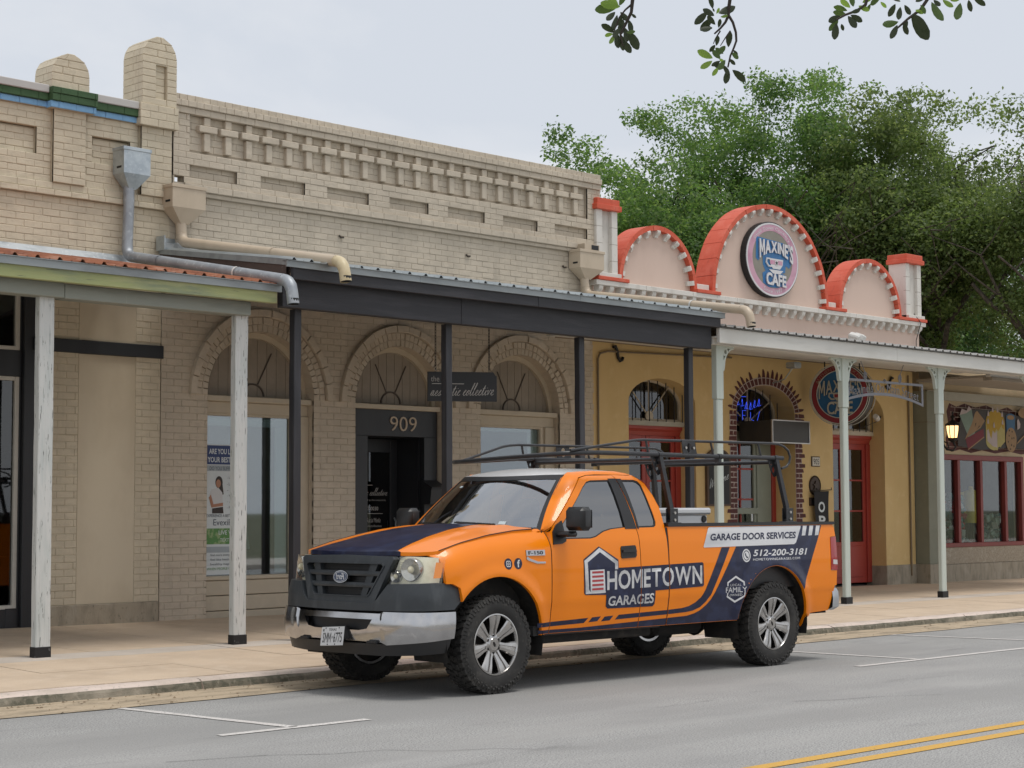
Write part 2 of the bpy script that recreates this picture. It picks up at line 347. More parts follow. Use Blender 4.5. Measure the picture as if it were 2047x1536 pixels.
# kerb: poured lengths with joints
kerb = MB(); kerb.add([(-20, 12.44, -.02), (52, 12.44, -.02), (52, 12.57, -.02), (-20, 12.57, -.02)], [(0, 1, 2, 3)]); kerb = kerb.build('kerb', JOINT, kind='structure')
x = 8.98-3.05*9
while x < 50:
    k = MB(); P = [(12.36, -.01), (12.385, .06), (12.40, .082), (12.425, .098), (12.46, .105), (12.575, .107), (12.575, -.01)]
    ns = 14; xs = [x+.006+(3.05-.012)*i/ns for i in range(ns+1)]
    V = []
    for X in xs:
        for (Y, z) in P: V.append((X, Y+(R_.uniform(-.006, .006) if Y < 12.5 else 0), z+(R_.uniform(-.003, .003) if z > 0 else 0)))
    m_ = len(P)
    for i in range(ns):
        for j in range(m_-1):
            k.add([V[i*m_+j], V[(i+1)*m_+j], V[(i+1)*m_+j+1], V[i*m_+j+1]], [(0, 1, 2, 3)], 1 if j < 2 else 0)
    k.add(V[:m_], [tuple(range(m_))], 0); k.add(V[-m_:], [tuple(reversed(range(m_)))], 0)
    k.build('kerb_stone', [KERB_TOP, KERB_FACE], kerb); x += 3.05
# sidewalk: bed and scored slabs
sb = MB(); V = []
for X in (-20, 6, 40, 60):
    V += [(X, 12.57, zs(X, 12.57)-.014), (X, 17.9, zs(X, 17.9)-.014)]
sb.add(V, [(2*i, 2*i+2, 2*i+3, 2*i+1) for i in range(3)]); sidewalk = sb.build('sidewalk', JOINT, kind='structure')
def slab(xa, xb, ya, yb, m):
    g_ = .004; o = MB(); c = [(xa+g_, ya+g_), (xb-g_, ya+g_), (xb-g_, yb-g_), (xa+g_, yb-g_)]; dz = R_.uniform(-.0012, .0012)
    o.add([(p, q, zs(p, q)+dz) for p, q in c]+[(p, q, zs(p, q)-.012) for p, q in c], [(0, 1, 2, 3), (0, 4, 5, 1), (1, 5, 6, 2), (2, 6, 7, 3), (3, 7, 4, 0)]); o.build('slab', m, sidewalk)
for i in range(28):
    xa = 4.2+i*1.32
    slab(xa, xa+1.32, 12.58, 13.52, CONC_OUT); slab(xa, xa+1.32, 13.52, 14.42, CONC_OUT)
    slab(xa, xa+1.32, 14.42, 14.86, CONC_PALE)
    slab(xa, xa+1.32, 14.86, 16.25, CONC_OUT); slab(xa, xa+1.32, 16.25, 17.62, CONC_OUT)

# ------------------------------------------------------------------ brick helpers
def sub_intervals(x0, x1, ex):
    iv = [(x0, x1)]
    for a, b in ex:
        nv = []
        for p, q in iv:
            if b <= p or a >= q: nv.append((p, q)); continue
            if a > p: nv.append((p, a))
            if b < q: nv.append((b, q))
        iv = nv
    return iv
def courses(x0, x1, z0, z1, excl=None, Y=17.6, ch=.0785, bl=.222, gap=.0042, hdr=False, ph=0):
    n = max(1, round((z1-z0)/ch)); h = (z1-z0)/n; out = []
    for i in range(n):
        za, zb = z0+i*h, z0+(i+1)*h; zm = (za+zb)/2
        for p, q in sub_intervals(x0, x1, excl(zm) if excl else []):
            if q-p < .02: continue
            B = bl/2 if hdr else bl
            k = math.floor(p/B)-1; off = ((i+ph) % 2)*B/2; xs = [p]
            while True:
                xx = k*B+off+R_.uniform(-.004, .004); k += 1
                if xx >= q-.03: break
                if xx > p+.03: xs.append(xx)
            xs.append(q)
            for a, b in zip(xs, xs[1:]):
                gv = gap*R_.choice((.15, .3, .45)); gh = gap*R_.uniform(.32, .55); out.append((a+gv if a > p else a, b-gv if b < q else b, Y+R_.uniform(-.0025, .0025), za+gh, zb-gh))
    return out
def add_brick(mb, b, m=0, d=.03):
    xa, xb, Y, za, zb = b; c = .0055; r = lambda: R_.uniform(-.002, .002)
    F = [(xa+c+r(), Y+r(), za+c+r()), (xb-c+r(), Y+r(), za+c+r()), (xb-c+r(), Y+r(), zb-c+r()), (xa+c+r(), Y+r(), zb-c+r())]
    E = [(xa, Y+.004, za), (xb, Y+.004, za), (xb, Y+.004, zb), (xa, Y+.004, zb)]; K = [(x, Y+d, z) for x, _, z in E]
    mb.add(F+E+K, [(0, 1, 2, 3)]+[(i+4, (i+1) % 4+4, (i+1) % 4, i) for i in range(4)]+[(i+8, (i+1) % 4+8, (i+1) % 4+4, i+4) for i in range(4)], m)
_bm = {}
def brick_mesh(m, L_, H_, var):
    key = (m.name, round(L_, 2), round(H_, 3), var)
    if key not in _bm:
        b = MB(); add_brick(b, (-L_/2, L_/2, 0, -H_/2, H_/2)); o = b.build('brick', m); _bm[key] = o.data; bpy.data.objects.remove(o)
    return _bm[key]
def lay_bricks(parent, bricks, m, n=300):
    rl = root_loc(parent)
    vis = sorted(bricks, key=lambda b: (Vector(((b[0]+b[1])/2, b[2], b[3]))-CAM).length-(1.2 if (b[1]-b[0]) > .12 else 0)+b[5] if len(b) > 5 else (Vector(((b[0]+b[1])/2, b[2], b[3]))-CAM).length)
    for b in vis[:n]:
        L_, H_ = b[1]-b[0], b[4]-b[3]; base = .216 if L_ > .15 else .105
        o = bpy.data.objects.new('brick', brick_mesh(m, base, .0725, R_.randrange(5))); COL.objects.link(o); o.parent = parent
        o.location = Vector(((b[0]+b[1])/2, b[2], (b[3]+b[4])/2))-rl; o.scale = (L_/base, 1, H_/.0725)
    if len(vis) > n:
        mb = MB()
        for b in vis[n:]: add_brick(mb, b[:5])
        mb.build('brick_courses', m, parent, kind='stuff')
def backing(mb, x0, x1, z0, z1, excl, Y, depth=.25, ch=.0785, rec=.0075, m=0):
    n = max(1, round((z1-z0)/ch)); h = (z1-z0)/n; prev = None
    def emit(p): mb.box(p[0], p[1], Y+rec, Y+depth, p[2], p[3], m)
    open_ = {}
    for i in range(n):
        za, zb = z0+i*h, z0+(i+1)*h
        now = {}
        for p, q in sub_intervals(x0, x1, excl((za+zb)/2) if excl else []):
            key = (round(p, 4), round(q, 4))
            now[key] = (p, q, open_[key][2] if key in open_ else za, zb)
        for k_, v in open_.items():
            if k_ not in now: emit(v)
        open_ = now
    for v in open_.values(): emit(v)
def wall_paint(name, c, dark=.75):
    return mat(name, c, .72, layers=[(tuple(x*.84 for x in c), 1.3, (1, 1, .35), .42, .66, .8, 5), (tuple(x*.88 for x in c), 4.4, (1, 1, 2.8), .5, .58, .7, 2), (tuple(min(1, x*1.08) for x in c), 5, (1, 1, 1), .52, .72, .7, 5), (tuple(x*dark for x in c), 26, (1, 1, .5), .62, .74, .6, 5), (tuple(x*.6 for x in c), 3.1, (1.2, 1, .16), .61, .76, .5, 6)], bumps=[(34, (1, 1, 1), .35, .012), (120, (1, 1, 1), .18, .004)])
# ------------------------------------------------------------------ middle and left brick buildings
YF = 17.6
BEIGE_L = wall_paint('cream_painted_brick', (.63, .55, .415))
BEIGE_M = wall_paint('taupe_painted_brick', (.56, .485, .385))
MORT_L = mat('cream_painted_mortar', (.54, .47, .35), .85, var=.12); MORT_M = mat('taupe_painted_mortar', (.48, .415, .33), .85, var=.12)  # same wall paint made darker, putting recess shade into the joints
SMOOTH_L = mat('cream_render', (.60, .52, .39), .7, layers=[((.48, .40, .285), 1.1, (1, 1, .6), .45, .65, .7, 5)], bumps=[(30, (1, 1, 1), .12, .006)])
PLINTH = mat('grey_plinth_render', (.36, .31, .235), .9, layers=[((.24, .21, .16), 9, (1, 1, .35), .45, .62, .7, 6), ((.16, .145, .11), 30, (1, 1, .6), .6, .7, .7, 5), ((.44, .39, .31), 4, (1, 1, .5), .55, .7, .6, 5)], bumps=[(45, (1, 1, .4), .5, .014)])
BLACK = mat('black_paint', (.018, .02, .024), .45, layers=[((.03, .033, .038), 3, (1, 1, .2), .45, .7, .7, 5)])
BLACKWOOD = mat('black_painted_wood', (.026, .027, .033), .6, layers=[((.05, .05, .058), 4, (.35, 1, 3), .48, .68, .7, 6), ((.28, .27, .26), 40, (6, 1, .35), .74, .78, .7, 5)], bumps=[(26, (.3, 1, 4), .35, .01)])
BLACKPOST = mat('black_painted_post', (.026, .027, .033), .55, layers=[((.055, .055, .064), 4, (3, 3, .3), .48, .68, .7, 6)], bumps=[(26, (4, 4, .3), .35, .008)])
TRIM = mat('beige_trim_paint', (.53, .46, .35), .55, var=.08, bumps=[(30, (1, 1, 1), .12, .005)])
PLANK_M = mat('taupe_painted_plank', (.30, .255, .20), .6, var=.12, bumps=[(22, (4, 1, .4), .25, .008)])
GREEN_B = wall_paint('green_painted_brick', (.045, .10, .038)); BLUE_B = wall_paint('sky_blue_painted_brick', (.24, .47, .74))
GALV = mat('galvanised_metal', (.50, .55, .58), .38, metal=.75, layers=[((.38, .43, .47), 7, (1, 1, 1), .45, .62, .8, 5), ((.6, .64, .66), 25, (1, 1, 1), .55, .68, .6, 4)], bumps=[(9, (1, 1, 1), .12, .01)])
GALV_D = mat('weathered_galvanised_pipe', (.36, .385, .41), .5, metal=.45, layers=[((.27, .29, .32), 5, (1, 1, 1), .45, .62, .8, 5), ((.5, .53, .55), 18, (1, 1, 1), .58, .68, .7, 4)], bumps=[(14, (1, 1, 1), .15, .008)])
TANMETAL = mat('tan_painted_metal', (.53, .435, .325), .42, layers=[((.44, .36, .26), 4, (1, 1, .5), .5, .68, .6, 5)])
CREAMPIPE = mat('cream_painted_pipe', (.62, .52, .335), .45, layers=[((.50, .40, .22), 6, (1, 1, 1), .5, .66, .7, 5), ((.3, .2, .1), 24, (1, 1, .6), .66, .72, .8, 5)])
FLASH = mat('dull_flashing', (.50, .53, .54), .5, metal=.3, layers=[((.26, .29, .31), 6, (.5, 1, 2), .45, .65, .8, 6), ((.62, .64, .64), 20, (1, 1, 1), .55, .66, .6, 4)])
COPING = mat('pale_metal_coping', (.52, .50, .48), .55, var=.06)
ROOFDARK = mat('roof_deck', (.25, .24, .23), .9)
WGLASS = glass('shop_window_glass', (.72, .80, .81), .15)
DGLASS = glass('dark_door_glass', (.35, .38, .38), .05)
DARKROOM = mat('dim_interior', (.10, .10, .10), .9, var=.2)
CEIL = mat('interior_ceiling', (.3, .3, .29), .9)

def slotted(rects):
    return lambda z: [(a, b) for a, b, c, d in rects if c < z < d]
# ---- left building
bl = thing('brick_building', 'cream painted brick shop with domed piers and green and blue parapet bands', 'building', (9, 17.6, .2))
wall = MB(); bricks = []
WL, WR = 5.0, 12.24
def lay(b, tgt, pen=0):
    tgt += [tuple(x)+(pen,) for x in b]
# upper zones
panels = [(9.55, 10.46, 5.45, 5.755), (11.17, 11.68, 5.47, 5.755), (7.2, 8.9, 5.45, 5.755)]
ex = slotted(panels+[(10.64, 11.05, 5.17, 6.0), (11.78, 12.25, 5.17, 6.01)])
lay(courses(WL, WR, 5.17, 6.0, ex), bricks); backing(wall, WL, WR, 5.17, 6.0, slotted(panels), YF, .3)
for a, b, c, d in panels:
    lay(courses(a+.005, b-.005, c+.004, d-.004, None, YF+.05), bricks, .5); wall.box(a-.01, b+.01, YF+.06, YF+.3, c-.01, d+.01)
lay(courses(WL, WR, 5.09, 5.17, None, YF-.03), bricks); lay(courses(WL, WR, 5.02, 5.085, None, YF-.055), bricks); wall.box(WL, WR, YF-.02, YF+.3, 5.02, 5.17)
lay(courses(WL, WR, 4.25, 5.02, None, YF), bricks); backing(wall, WL, WR, 4.25, 5.02, None, YF, .3)
# small pilaster, big pier
lay(courses(10.64, 11.05, 5.17, 6.0, None, YF-.06), bricks); wall.box(10.64, 11.05, YF-.052, YF+.05, 5.17, 6.0)
lay(courses(11.80, 12.22, 5.17, 5.98, None, YF-.06), bricks); wall.box(11.80, 12.22, YF-.052, YF+.05, 5.17, 5.98)
lay(courses(11.74, 12.27, 5.98, 6.24, None, YF-.12), bricks); wall.box(11.745, 12.265, YF-.108, YF+.24, 5.98, 6.235)
for i in range(3): wall.box(11.738, 11.76, YF-.11, YF+.1, 5.99+i*.082, 6.06+i*.082, 1)
# cap bands
def band_run(x0, x1, Yg, steps):
    for (za, zb, dy, m) in steps:
        for b in courses(x0, x1, za, zb, None, Yg-dy, ch=zb-za): capb[m].append(b)
capb = {GREEN_B.name: [], BLUE_B.name: []}
for x0, x1, dY in ((WL, 10.56, 0), (11.14, 11.745, 0)):
    band_run(x0, x1, YF-dY, [(6.0, 6.07, .04, BLUE_B.name), (6.07, 6.155, .075, GREEN_B.name)]); wall.box(x0, x1, YF-.03, YF+.3, 6.0, 6.15)
band_run(10.56, 11.14, YF-.09, [(5.995, 6.07, .04, BLUE_B.name), (6.07, 6.15, .07, GREEN_B.name), (6.15, 6.225, .075, GREEN_B.name)]); wall.box(10.57, 11.13, YF-.115, YF+.2, 5.995, 6.22)
for nm, bs, mm in (('blue_brick', capb[BLUE_B.name], BLUE_B), ('green_brick', capb[GREEN_B.name], GREEN_B)):
    for b in bs:
        o = MB(); add_brick(o, b, d=.2); o.build(nm, mm, bl)
for x0, x1 in ((WL, 10.56), (11.14, 11.745)):
    o = MB(); o.bbox(x0, x1, YF-.09, YF+.34, 6.157, 6.245, .008); o.build('metal_coping', COPING, bl)
# domed caps: rows of bricks under a curved outline
def domed(xa, xb, z0, zs_, zt, Yd, depth, recess=None):
    cx = (xa+xb)/2; hw = (xb-xa)/2
    def half(z): return hw if z <= zs_ else hw*math.sqrt(max(0, 1-((z-zs_)/(zt-zs_))**2))
    n = round((zt-z0)/.08); h = (zt-z0)/n; core = MB()
    poly = [(xa+.008, z0), (xb-.008, z0)]+[(cx+(hw-.008)*math.cos(rad(t)), zs_+(zt-zs_-.006)*math.sin(rad(t))) for t in range(0, 181, 12)]
    
    if recess: core.panel(poly, [rect(recess[0], recess[2], recess[1], recess[3])], lambda u, v, d: (u, Yd+.008-d, v), None, None, depth-.01, back=True); core.box(recess[0]-.02, recess[1]+.02, Yd+.053, Yd+.1, recess[2]-.02, recess[3]+.02)
    else: core.prism(poly, wallfn(Yd), -.008, -depth)
    core.build('pier_core', [MORT_L], bl)
    for i in range(n):
        za, zb = z0+i*h+.003, z0+(i+1)*h-.003; w0, w1 = half(za), half(min(zb, zt-.004)); rows = []
        xs = [-1, R_.choice((-.15, .1)), 1] if i % 2 else [-1, R_.choice((-.45, .4)), 1]
        spans = [(xs[0], xs[1]), (xs[1], xs[2])] if w0 > .12 else [(-1, 1)]
        if recess and recess[2] < za < recess[3]: spans = [(-1, -1+2*(recess[0]-xa)/(xb-xa)), (-1+2*(recess[1]-xa)/(xb-xa), 1), ('r',)]
        for sp in spans:
            o = MB()
            if sp[0] == 'r': add_brick(o, (recess[0]+.003, recess[1]-.003, Yd+.045, za, zb)); o.build('brick', BEIGE_L, bl); continue
            a, b = sp; g = .003; c = .006
            def X(t, w): return cx+t*w
            q = [(X(a, w0)+(g if a > -1 else 0), za), (X(b, w0)-(g if b < 1 else 0), za), (X(b, w1)-(g if b < 1 else 0), zb), (X(a, w1)+(g if a > -1 else 0), zb)]
            mx_, mz_ = sum(p[0] for p in q)/4, (za+zb)/2
            ins = [(p[0]+c*(1 if p[0] < mx_ else -1), p[1]+c*(1 if p[1] < mz_ else -1)) for p in q]
            V = [(p[0], Yd, p[1]) for p in ins]+[(p[0], Yd+c, p[1]) for p in q]+[(p[0], Yd+.08, p[1]) for p in q]
            o.add(V, [(0, 1, 2, 3)]+[(i_+4, (i_+1) % 4+4, (i_+1) % 4, i_) for i_ in range(4)]+[(i_+8, (i_+1) % 4+8, (i_+1) % 4+4, i_+4) for i_ in range(4)]); o.build('brick', BEIGE_L, bl)
        # return bricks on the left flank
        o = MB(); w = half(za); wn = half(min(zb, zt-.004)); half_d = depth*.5 if i % 2 else depth*.35
        for ya, yb in ((Yd+.083, Yd+half_d-.003), (Yd+half_d+.003, Yd+depth)):
            o.add([(cx-w, ya, za), (cx-w, yb, za), (cx-wn, yb, zb), (cx-wn, ya, zb), (cx-w+.05, ya, za), (cx-w+.05, yb, za), (cx-wn+.05, yb, zb), (cx-wn+.05, ya, zb)], [(0, 3, 2, 1), (0, 1, 5, 4), (1, 2, 6, 5), (2, 3, 7, 6), (3, 0, 4, 7)])
        o.build('side_brick', BEIGE_L, bl)
domed(10.575, 11.06, 6.228, 6.40, 6.64, YF-.11, .36)
domed(11.775, 12.255, 6.24, 6.79, 7.06, YF-.10, .40, (11.965, 12.115, 6.30, 6.72))
# lower storey
LZ = .46
exl = slotted([(WL, 10.53, 0, 4.3), (11.03, 11.79, LZ, 3.99), (10.4, 12.16, 3.27, 3.43)])
lay(courses(10.53, 12.13, LZ, 4.25, exl), bricks, -.4); backing(wall, 10.53, 12.13, .15, 4.25, None, YF, .3)
wall.box(WL, 12.0, YF+.02, YF+.3, 3.99, 4.25)
lay_bricks(bl, bricks, BEIGE_L)
# body behind (sides, roof)
wall.box(WL, 12.22, YF+.3, 30, 5.2, 5.35); wall.box(WL, WL+.2, YF+.3, 30, .1, 5.2); wall.box(12.05, 12.21, YF+.3, 30, .1, 5.2); wall.box(WL, 12.22, 29.8, 30, .1, 5.2)
wall.build('wall', [MORT_L, BEIGE_L], bl)
o = MB(); o.box(11.035, 11.785, YF+.002, YF+.1, LZ+.005, 3.27); o.box(11.035, 11.785, YF+.002, YF+.1, 3.43, 3.985); o.build('rendered_panel', SMOOTH_L, bl)
o = MB(); o.bbox(10.46, 12.155, YF-.03, YF+.2, 3.275, 3.425, .006); o.build('lintel_beam', BLACK, bl)
o = MB(); o.bbox(10.53, 12.125, YF-.02, YF+.2, .05, LZ, .01); o.build('plinth', PLINTH, bl)
# shopfront at the frame's left edge
sf = MB()
sf.bbox(10.36, 10.53, YF+.01, YF+.2, .1, 4.0, .008); sf.bbox(10.2, 10.3601, YF+.06, YF+.18, .1, .45, .006)
for xa, xb, za, zb in ((WL, 10.36, 2.98, 3.27), (WL, 10.36, .1, .44), (WL, 10.36, 3.95, 4.25), (10.335, 10.36, .44, 2.98), (10.335, 10.36, 3.27, 3.95), (8.5, 8.62, .44, 3.95)): sf.bbox(xa, xb, YF+.07, YF+.19, za, zb, .006)
sf.build('shopfront_frame', BLACK, bl)
WHITE_TRIM = mat('grey_white_trim', (.55, .53, .48), .55, var=.1)
for za, zb in ((.44, 2.98), (3.27, 3.95)):
    o = MB()
    o.bbox(10.285, 10.335, YF+.075, YF+.15, za, zb, .005); o.bbox(8.62, 10.285, YF+.075, YF+.15, za, za+.045, .005); o.bbox(8.62, 10.285, YF+.075, YF+.15, zb-.045, zb, .005)
    fr = o.build('window_frame', WHITE_TRIM, bl)
    o = MB(); o.box(8.62, 10.285, YF+.11, YF+.116, za+.045, zb-.045); o.build('pane', glass('shopfront_glass', (.5, .52, .52), .03), fr)
o = MB(); o.box(WL, 10.6, YF+3.2, YF+3.3, .1, 4.2); o.box(WL, 12, YF+.3, YF+3.3, .12, .16); o.box(WL, 12, YF+.3, YF+3.3, 4.2, 4.24); o.box(10.62, 10.7, YF+.3, YF+3.2, .16, 4.2)
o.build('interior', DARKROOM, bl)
WOODB = mat('brown_shelf_wood', (.10, .06, .036), .6, var=.3)
ds = thing('display_rack', 'brown wooden display rack behind the glass of the left shopfront', 'display rack', (9.9, 18.3, .2))
o = MB(); o.tube([(10.3, 18.35, 2.2), (10.62, 18.35, 1.9)], .03, 6); o.box(9.6, 10.6, 18.3, 18.36, 2.13, 2.18); o.box(10.48, 10.53, 18.3, 18.36, 1.62, 2.13); o.box(9.6, 10.6, 18.2, 18.5, 1.5, 1.55); o.box(9.6, 9.68, 18.2, 18.5, .2, 2.18); o.box(10.55, 10.6, 18.2, 18.5, .2, 1.5); o.build('frame', WOODB, ds)
o = MB(); o.box(9.9, 10.35, 18.17, 18.19, 1.02, 1.40); o.build('notice_card', mat('white_card', (.5, .5, .48), .7, var=.1), ds)
o = MB(); o.box(9.98, 10.1, 18.19, 18.27, 1.22, 1.5); o.box(10.18, 10.22, 18.19, 18.27, 1.2, 1.42); o.build('book', mat('dull_blue_book', (.05, .08, .16), .6), ds)
o = MB(); o.box(9.7, 10.54, 18.2, 18.45, .2, 1.0); o.build('cabinet', mat('dark_cabinet', (.02, .018, .017), .5), ds)

# ---- middle building
bm_ = thing('brick_building', 'taupe painted brick shop with brick cross frieze and three arched openings', 'building', (16, 17.6, .2))
wall = MB(); bricks = []; ML, MR = 12.25, 19.84
AR = [(13.62, .815), (15.90, .775), (18.185, .80)]; SPZ = 2.88; RW = .275
def ex_open(z, grow=0):
    out = []
    for cx, r in AR:
        if z < SPZ: out.append((cx-r, cx+r))
        elif z < SPZ+r+grow: out.append((cx-math.sqrt((r+grow)**2-(z-SPZ)**2), cx+math.sqrt((r+grow)**2-(z-SPZ)**2)))
    return out
UP = YF-.05
lay(courses(ML, MR, 6.375, 6.45, None, UP-.01, hdr=True), bricks); lay(courses(ML, MR, 6.30, 6.375, None, UP-.045, hdr=True), bricks); lay(courses(ML, MR, 6.22, 6.30, None, UP-.02, ph=1), bricks)
wall.box(ML, MR, UP+.005, YF+.3, 6.22, 6.445); wall.box(ML, MR, UP-.03, UP+.1, 6.30, 6.37)
frz = (12.48, 19.56, 5.80, 6.22); recs = [(12.48+i*1.062, 12.48+i*1.062+.70, 5.475-.004*i, 5.642) for i in range(7)]
hole = (12.27, 12.40, 5.385, 5.462)
ex = slotted([frz]+recs+[hole])
lay(courses(ML, MR, 5.385, 6.22, ex, UP), bricks); backing(wall, ML, MR, 5.385, 6.22, slotted([frz]+recs+[hole]), UP, .12)
lay(courses(frz[0], frz[1], frz[2], frz[3], None, UP+.062), bricks, .4); wall.box(frz[0]-.02, frz[1]+.02, UP+.07, YF+.3, frz[2]-.02, frz[3]+.02)
for a, b, c, d in recs: lay(courses(a, b, c, d, None, UP+.06), bricks, .4)
wall.box(ML+.3, MR, UP+.12, YF+.3, 5.385, 6.22); wall.box(ML, ML+.3, UP+.13, YF+.3, 5.55, 6.22); wall.box(ML, ML+.3, UP+.13, YF+.3, 5.3, 5.38)
lay(courses(ML+.15, MR-.06, 5.30, 5.385, None, UP-.03), bricks); lay(courses(ML+.25, MR-.25, 5.25, 5.30, None, UP, ch=.05), bricks); wall.box(ML, MR, UP+.005, YF+.3, 5.25, 5.385)
exo = lambda z: ex_open(z, RW-.01)
lay(courses(ML-.05, MR-.06, 4.0, 5.25, None, YF), bricks); backing(wall, ML, MR-.06, 4.0, 5.25, None, YF, .3)
lay(courses(12.14, 19.72, .2, 4.0, exo, YF), bricks, -.6); backing(wall, 12.14, 19.72, .05, 4.0, lambda z: [(a-.03, b+.03) for a, b in ex_open(z, .03)], YF, .26)
lay_bricks(bm_, bricks, BEIGE_M)
wall.box(ML, MR-.02, YF+.3, 30, 4.9, 5.05); wall.box(ML-.1, ML+.1, YF+.3, 30, .05, 4.9); wall.box(MR-.3, MR-.12, YF+.3, 30, .05, 4.9); wall.box(ML, MR-.12, 29.8, 30, .05, 4.9)
wall.box(ML-.1, 19.72, YF+.27, YF+.4, 3.72, 4.9)
wall.build('wall', [MORT_M], bm_)
# opening reveals
rv = MB()
for cx, r in AR:
    ol = [(cx-r, .1), (cx-r, SPZ)]+arc(cx, SPZ, r, r, 180, 0, 24)[1:-1]+[(cx+r, SPZ), (cx+r, .1)]
    for (a, b), (c, d) in zip(ol, ol[1:]): rv.add([(a, YF+.003, b), (c, YF+.003, d), (c, YF+.27, d), (a, YF+.27, b)], [(0, 1, 2, 3)])
rv.build('reveal', BEIGE_M, bm_, smooth=40)
# voussoirs: one mesh per ring and arch size, turned about the arch centre
for cx, r in AR:
    for r0, r1, yy, n in ((r+.002, r+.088, YF-.004, 34), (r+.094, r+.178, YF-.012, 36), (r+.186, r+RW, YF-.055, 15)):
        da = math.pi/n/2-.004/r1; o = MB(); c = .006; k = 4 if n < 20 else 1; q = []
        ang = [-da+2*da*i/k for i in range(k+1)]
        ring = lambda rr, aa: [(rr*math.sin(t), rr*math.cos(t)) for t in aa]
        q = ring(r0, ang)+ring(r1, reversed(ang)); ai = [-da+c/r1+(2*da-2*c/r1)*i/k for i in range(k+1)]; qi = ring(r0+c, ai)+ring(r1-c, reversed(ai)); nn = len(q)
        V = [(x_, 0, z_) for x_, z_ in qi]+[(x_, c, z_) for x_, z_ in q]+[(x_, .09, z_) for x_, z_ in q]
        o.add(V, [tuple(range(nn))]+[(i+nn, (i+1) % nn+nn, (i+1) % nn, i) for i in range(nn)]+[(i+2*nn, (i+1) % nn+2*nn, (i+1) % nn+nn, i+nn) for i in range(nn)])
        src = o.build('arch_brick', BEIGE_M, bm_, local=True); rl = root_loc(bm_)
        for i in range(n):
            a = math.pi*(i+.5)/n-math.pi/2; P = Vector((cx, yy+R_.uniform(-.004, .004), SPZ))-rl
            if i == 0: src.location = P; src.rotation_euler = (0, a, 0)
            else: inst(src, bm_, loc=P, rot=(R_.uniform(-.01, .01), a, 0))
# crosses of the frieze: three bricks each, shared meshes
rl = root_loc(bm_)
def cb(name, w, h, d):
    o = MB(); o.bbox(-w/2, w/2, 0, d, -h/2, h/2, .007); return o.build(name, BEIGE_M, bm_, local=True)
for i in range(22):
    cx = 12.74+i*.3129
    for nm, w, zc, h, yy in (('cross_head', .092, 6.163, .105, UP+.005), ('cross_bar', .262, 6.068, .078, UP-.022), ('cross_foot', .092, 5.913, .222, UP+.005)):
        if i == 0: s = cb(nm, w, h, .1); s.location = Vector((cx, yy, zc))-rl; globals()['_c_'+nm] = s
        else: inst(globals()['_c_'+nm], bm_, loc=Vector((cx+R_.uniform(-.006, .006), yy+R_.uniform(-.006, .004), zc+R_.uniform(-.004, .004)))-rl, rot=(0, R_.uniform(-.012, .012), 0))
# lunettes of planks with a sunburst
YL = YF+.2
for cx, r in AR:
    n = 11; w = 2*r/n
    for i in range(n):
        xa, xb = cx-r+i*w+.003, cx-r+(i+1)*w-.003
        top = lambda x: SPZ+math.sqrt(max(.0, r*r-(x-cx)**2))
        o = MB(); o.prism([(xa, SPZ+.02), (xb, SPZ+.02), (xb, top(xb)+.01), ((xa+xb)/2, top((xa+xb)/2)+.01), (xa, top(xa)+.01)], wallfn(YL), 0, -.03); o.build('plank', PLANK_M, bm_)
    o = MB(); ring = arc(cx, SPZ, r, r, 0, 180, 28)
    inner = arc(cx, SPZ, r-.07, r-.07, 180, 0, 28); o.prism(ring+inner, wallfn(YL-.03), .02, -.04); o.build('arch_frame', TRIM, bm_, smooth=30)
    o = MB()
    for a in (62, 118): o.tube([(cx+.17*math.cos(rad(a)), YL-.008, SPZ+.03+.17*math.sin(rad(a))), (cx+(r-.2)*math.cos(rad(a)), YL-.008, SPZ+.03+(r-.2)*math.sin(rad(a)))], .008, 6)
    o.tube([(x_, YL-.008, z_) for x_, z_ in arc(cx, SPZ+.03, .17, .15, 0, 180, 12)], .012, 6); o.build('sunburst', mat('dark_brown_rod', (.10, .08, .065), .6), bm_)  # thin dark brown rods for the painted sunburst lines
# windows below two of the arches
def shop_window(cx, r, zsill, zpan0):
    f = MB(); xa, xb = cx-r, cx+r
    f.bbox(xa, xb, YF+.04, YF+.2, 2.82, 2.89, .008)                        # ledge
    f.bbox(xa, xb, YF+.12, YF+.2, 2.68, 2.82, .006)                        # head board
    f.bbox(xa, xa+.09, YF+.12, YF+.2, zsill, 2.68, .006); f.bbox(xb-.2, xb, YF+.10, YF+.2, zsill, 2.68, .006); f.bbox(xb-.27, xb-.2, YF+.13, YF+.2, zsill, 2.68, .006)
    f.bbox(xa+.09, xb-.27, YF+.13, YF+.2, 2.65, 2.68, .004); f.bbox(xa, xb, YF+.07, YF+.2, zsill-.05, zsill, .008)
    fr = f.build('window_frame', TRIM, bm_)
    o = MB(); o.box(xa+.09, xb-.27, YF+.17, YF+.175, zsill, 2.65); o.build('pane', WGLASS, fr)
    hs = (zsill-.05-zpan0)/3
    for i in range(3):
        o = MB(); o.bbox(xa, xb, YF+.09+.012*i % .02, YF+.2, zpan0+i*hs+.004, zpan0+(i+1)*hs-.004, .006); o.build('board', TRIM, bm_)
shop_window(AR[0][0], AR[0][1], .72, .12); shop_window(AR[2][0], AR[2][1], .72, .12)
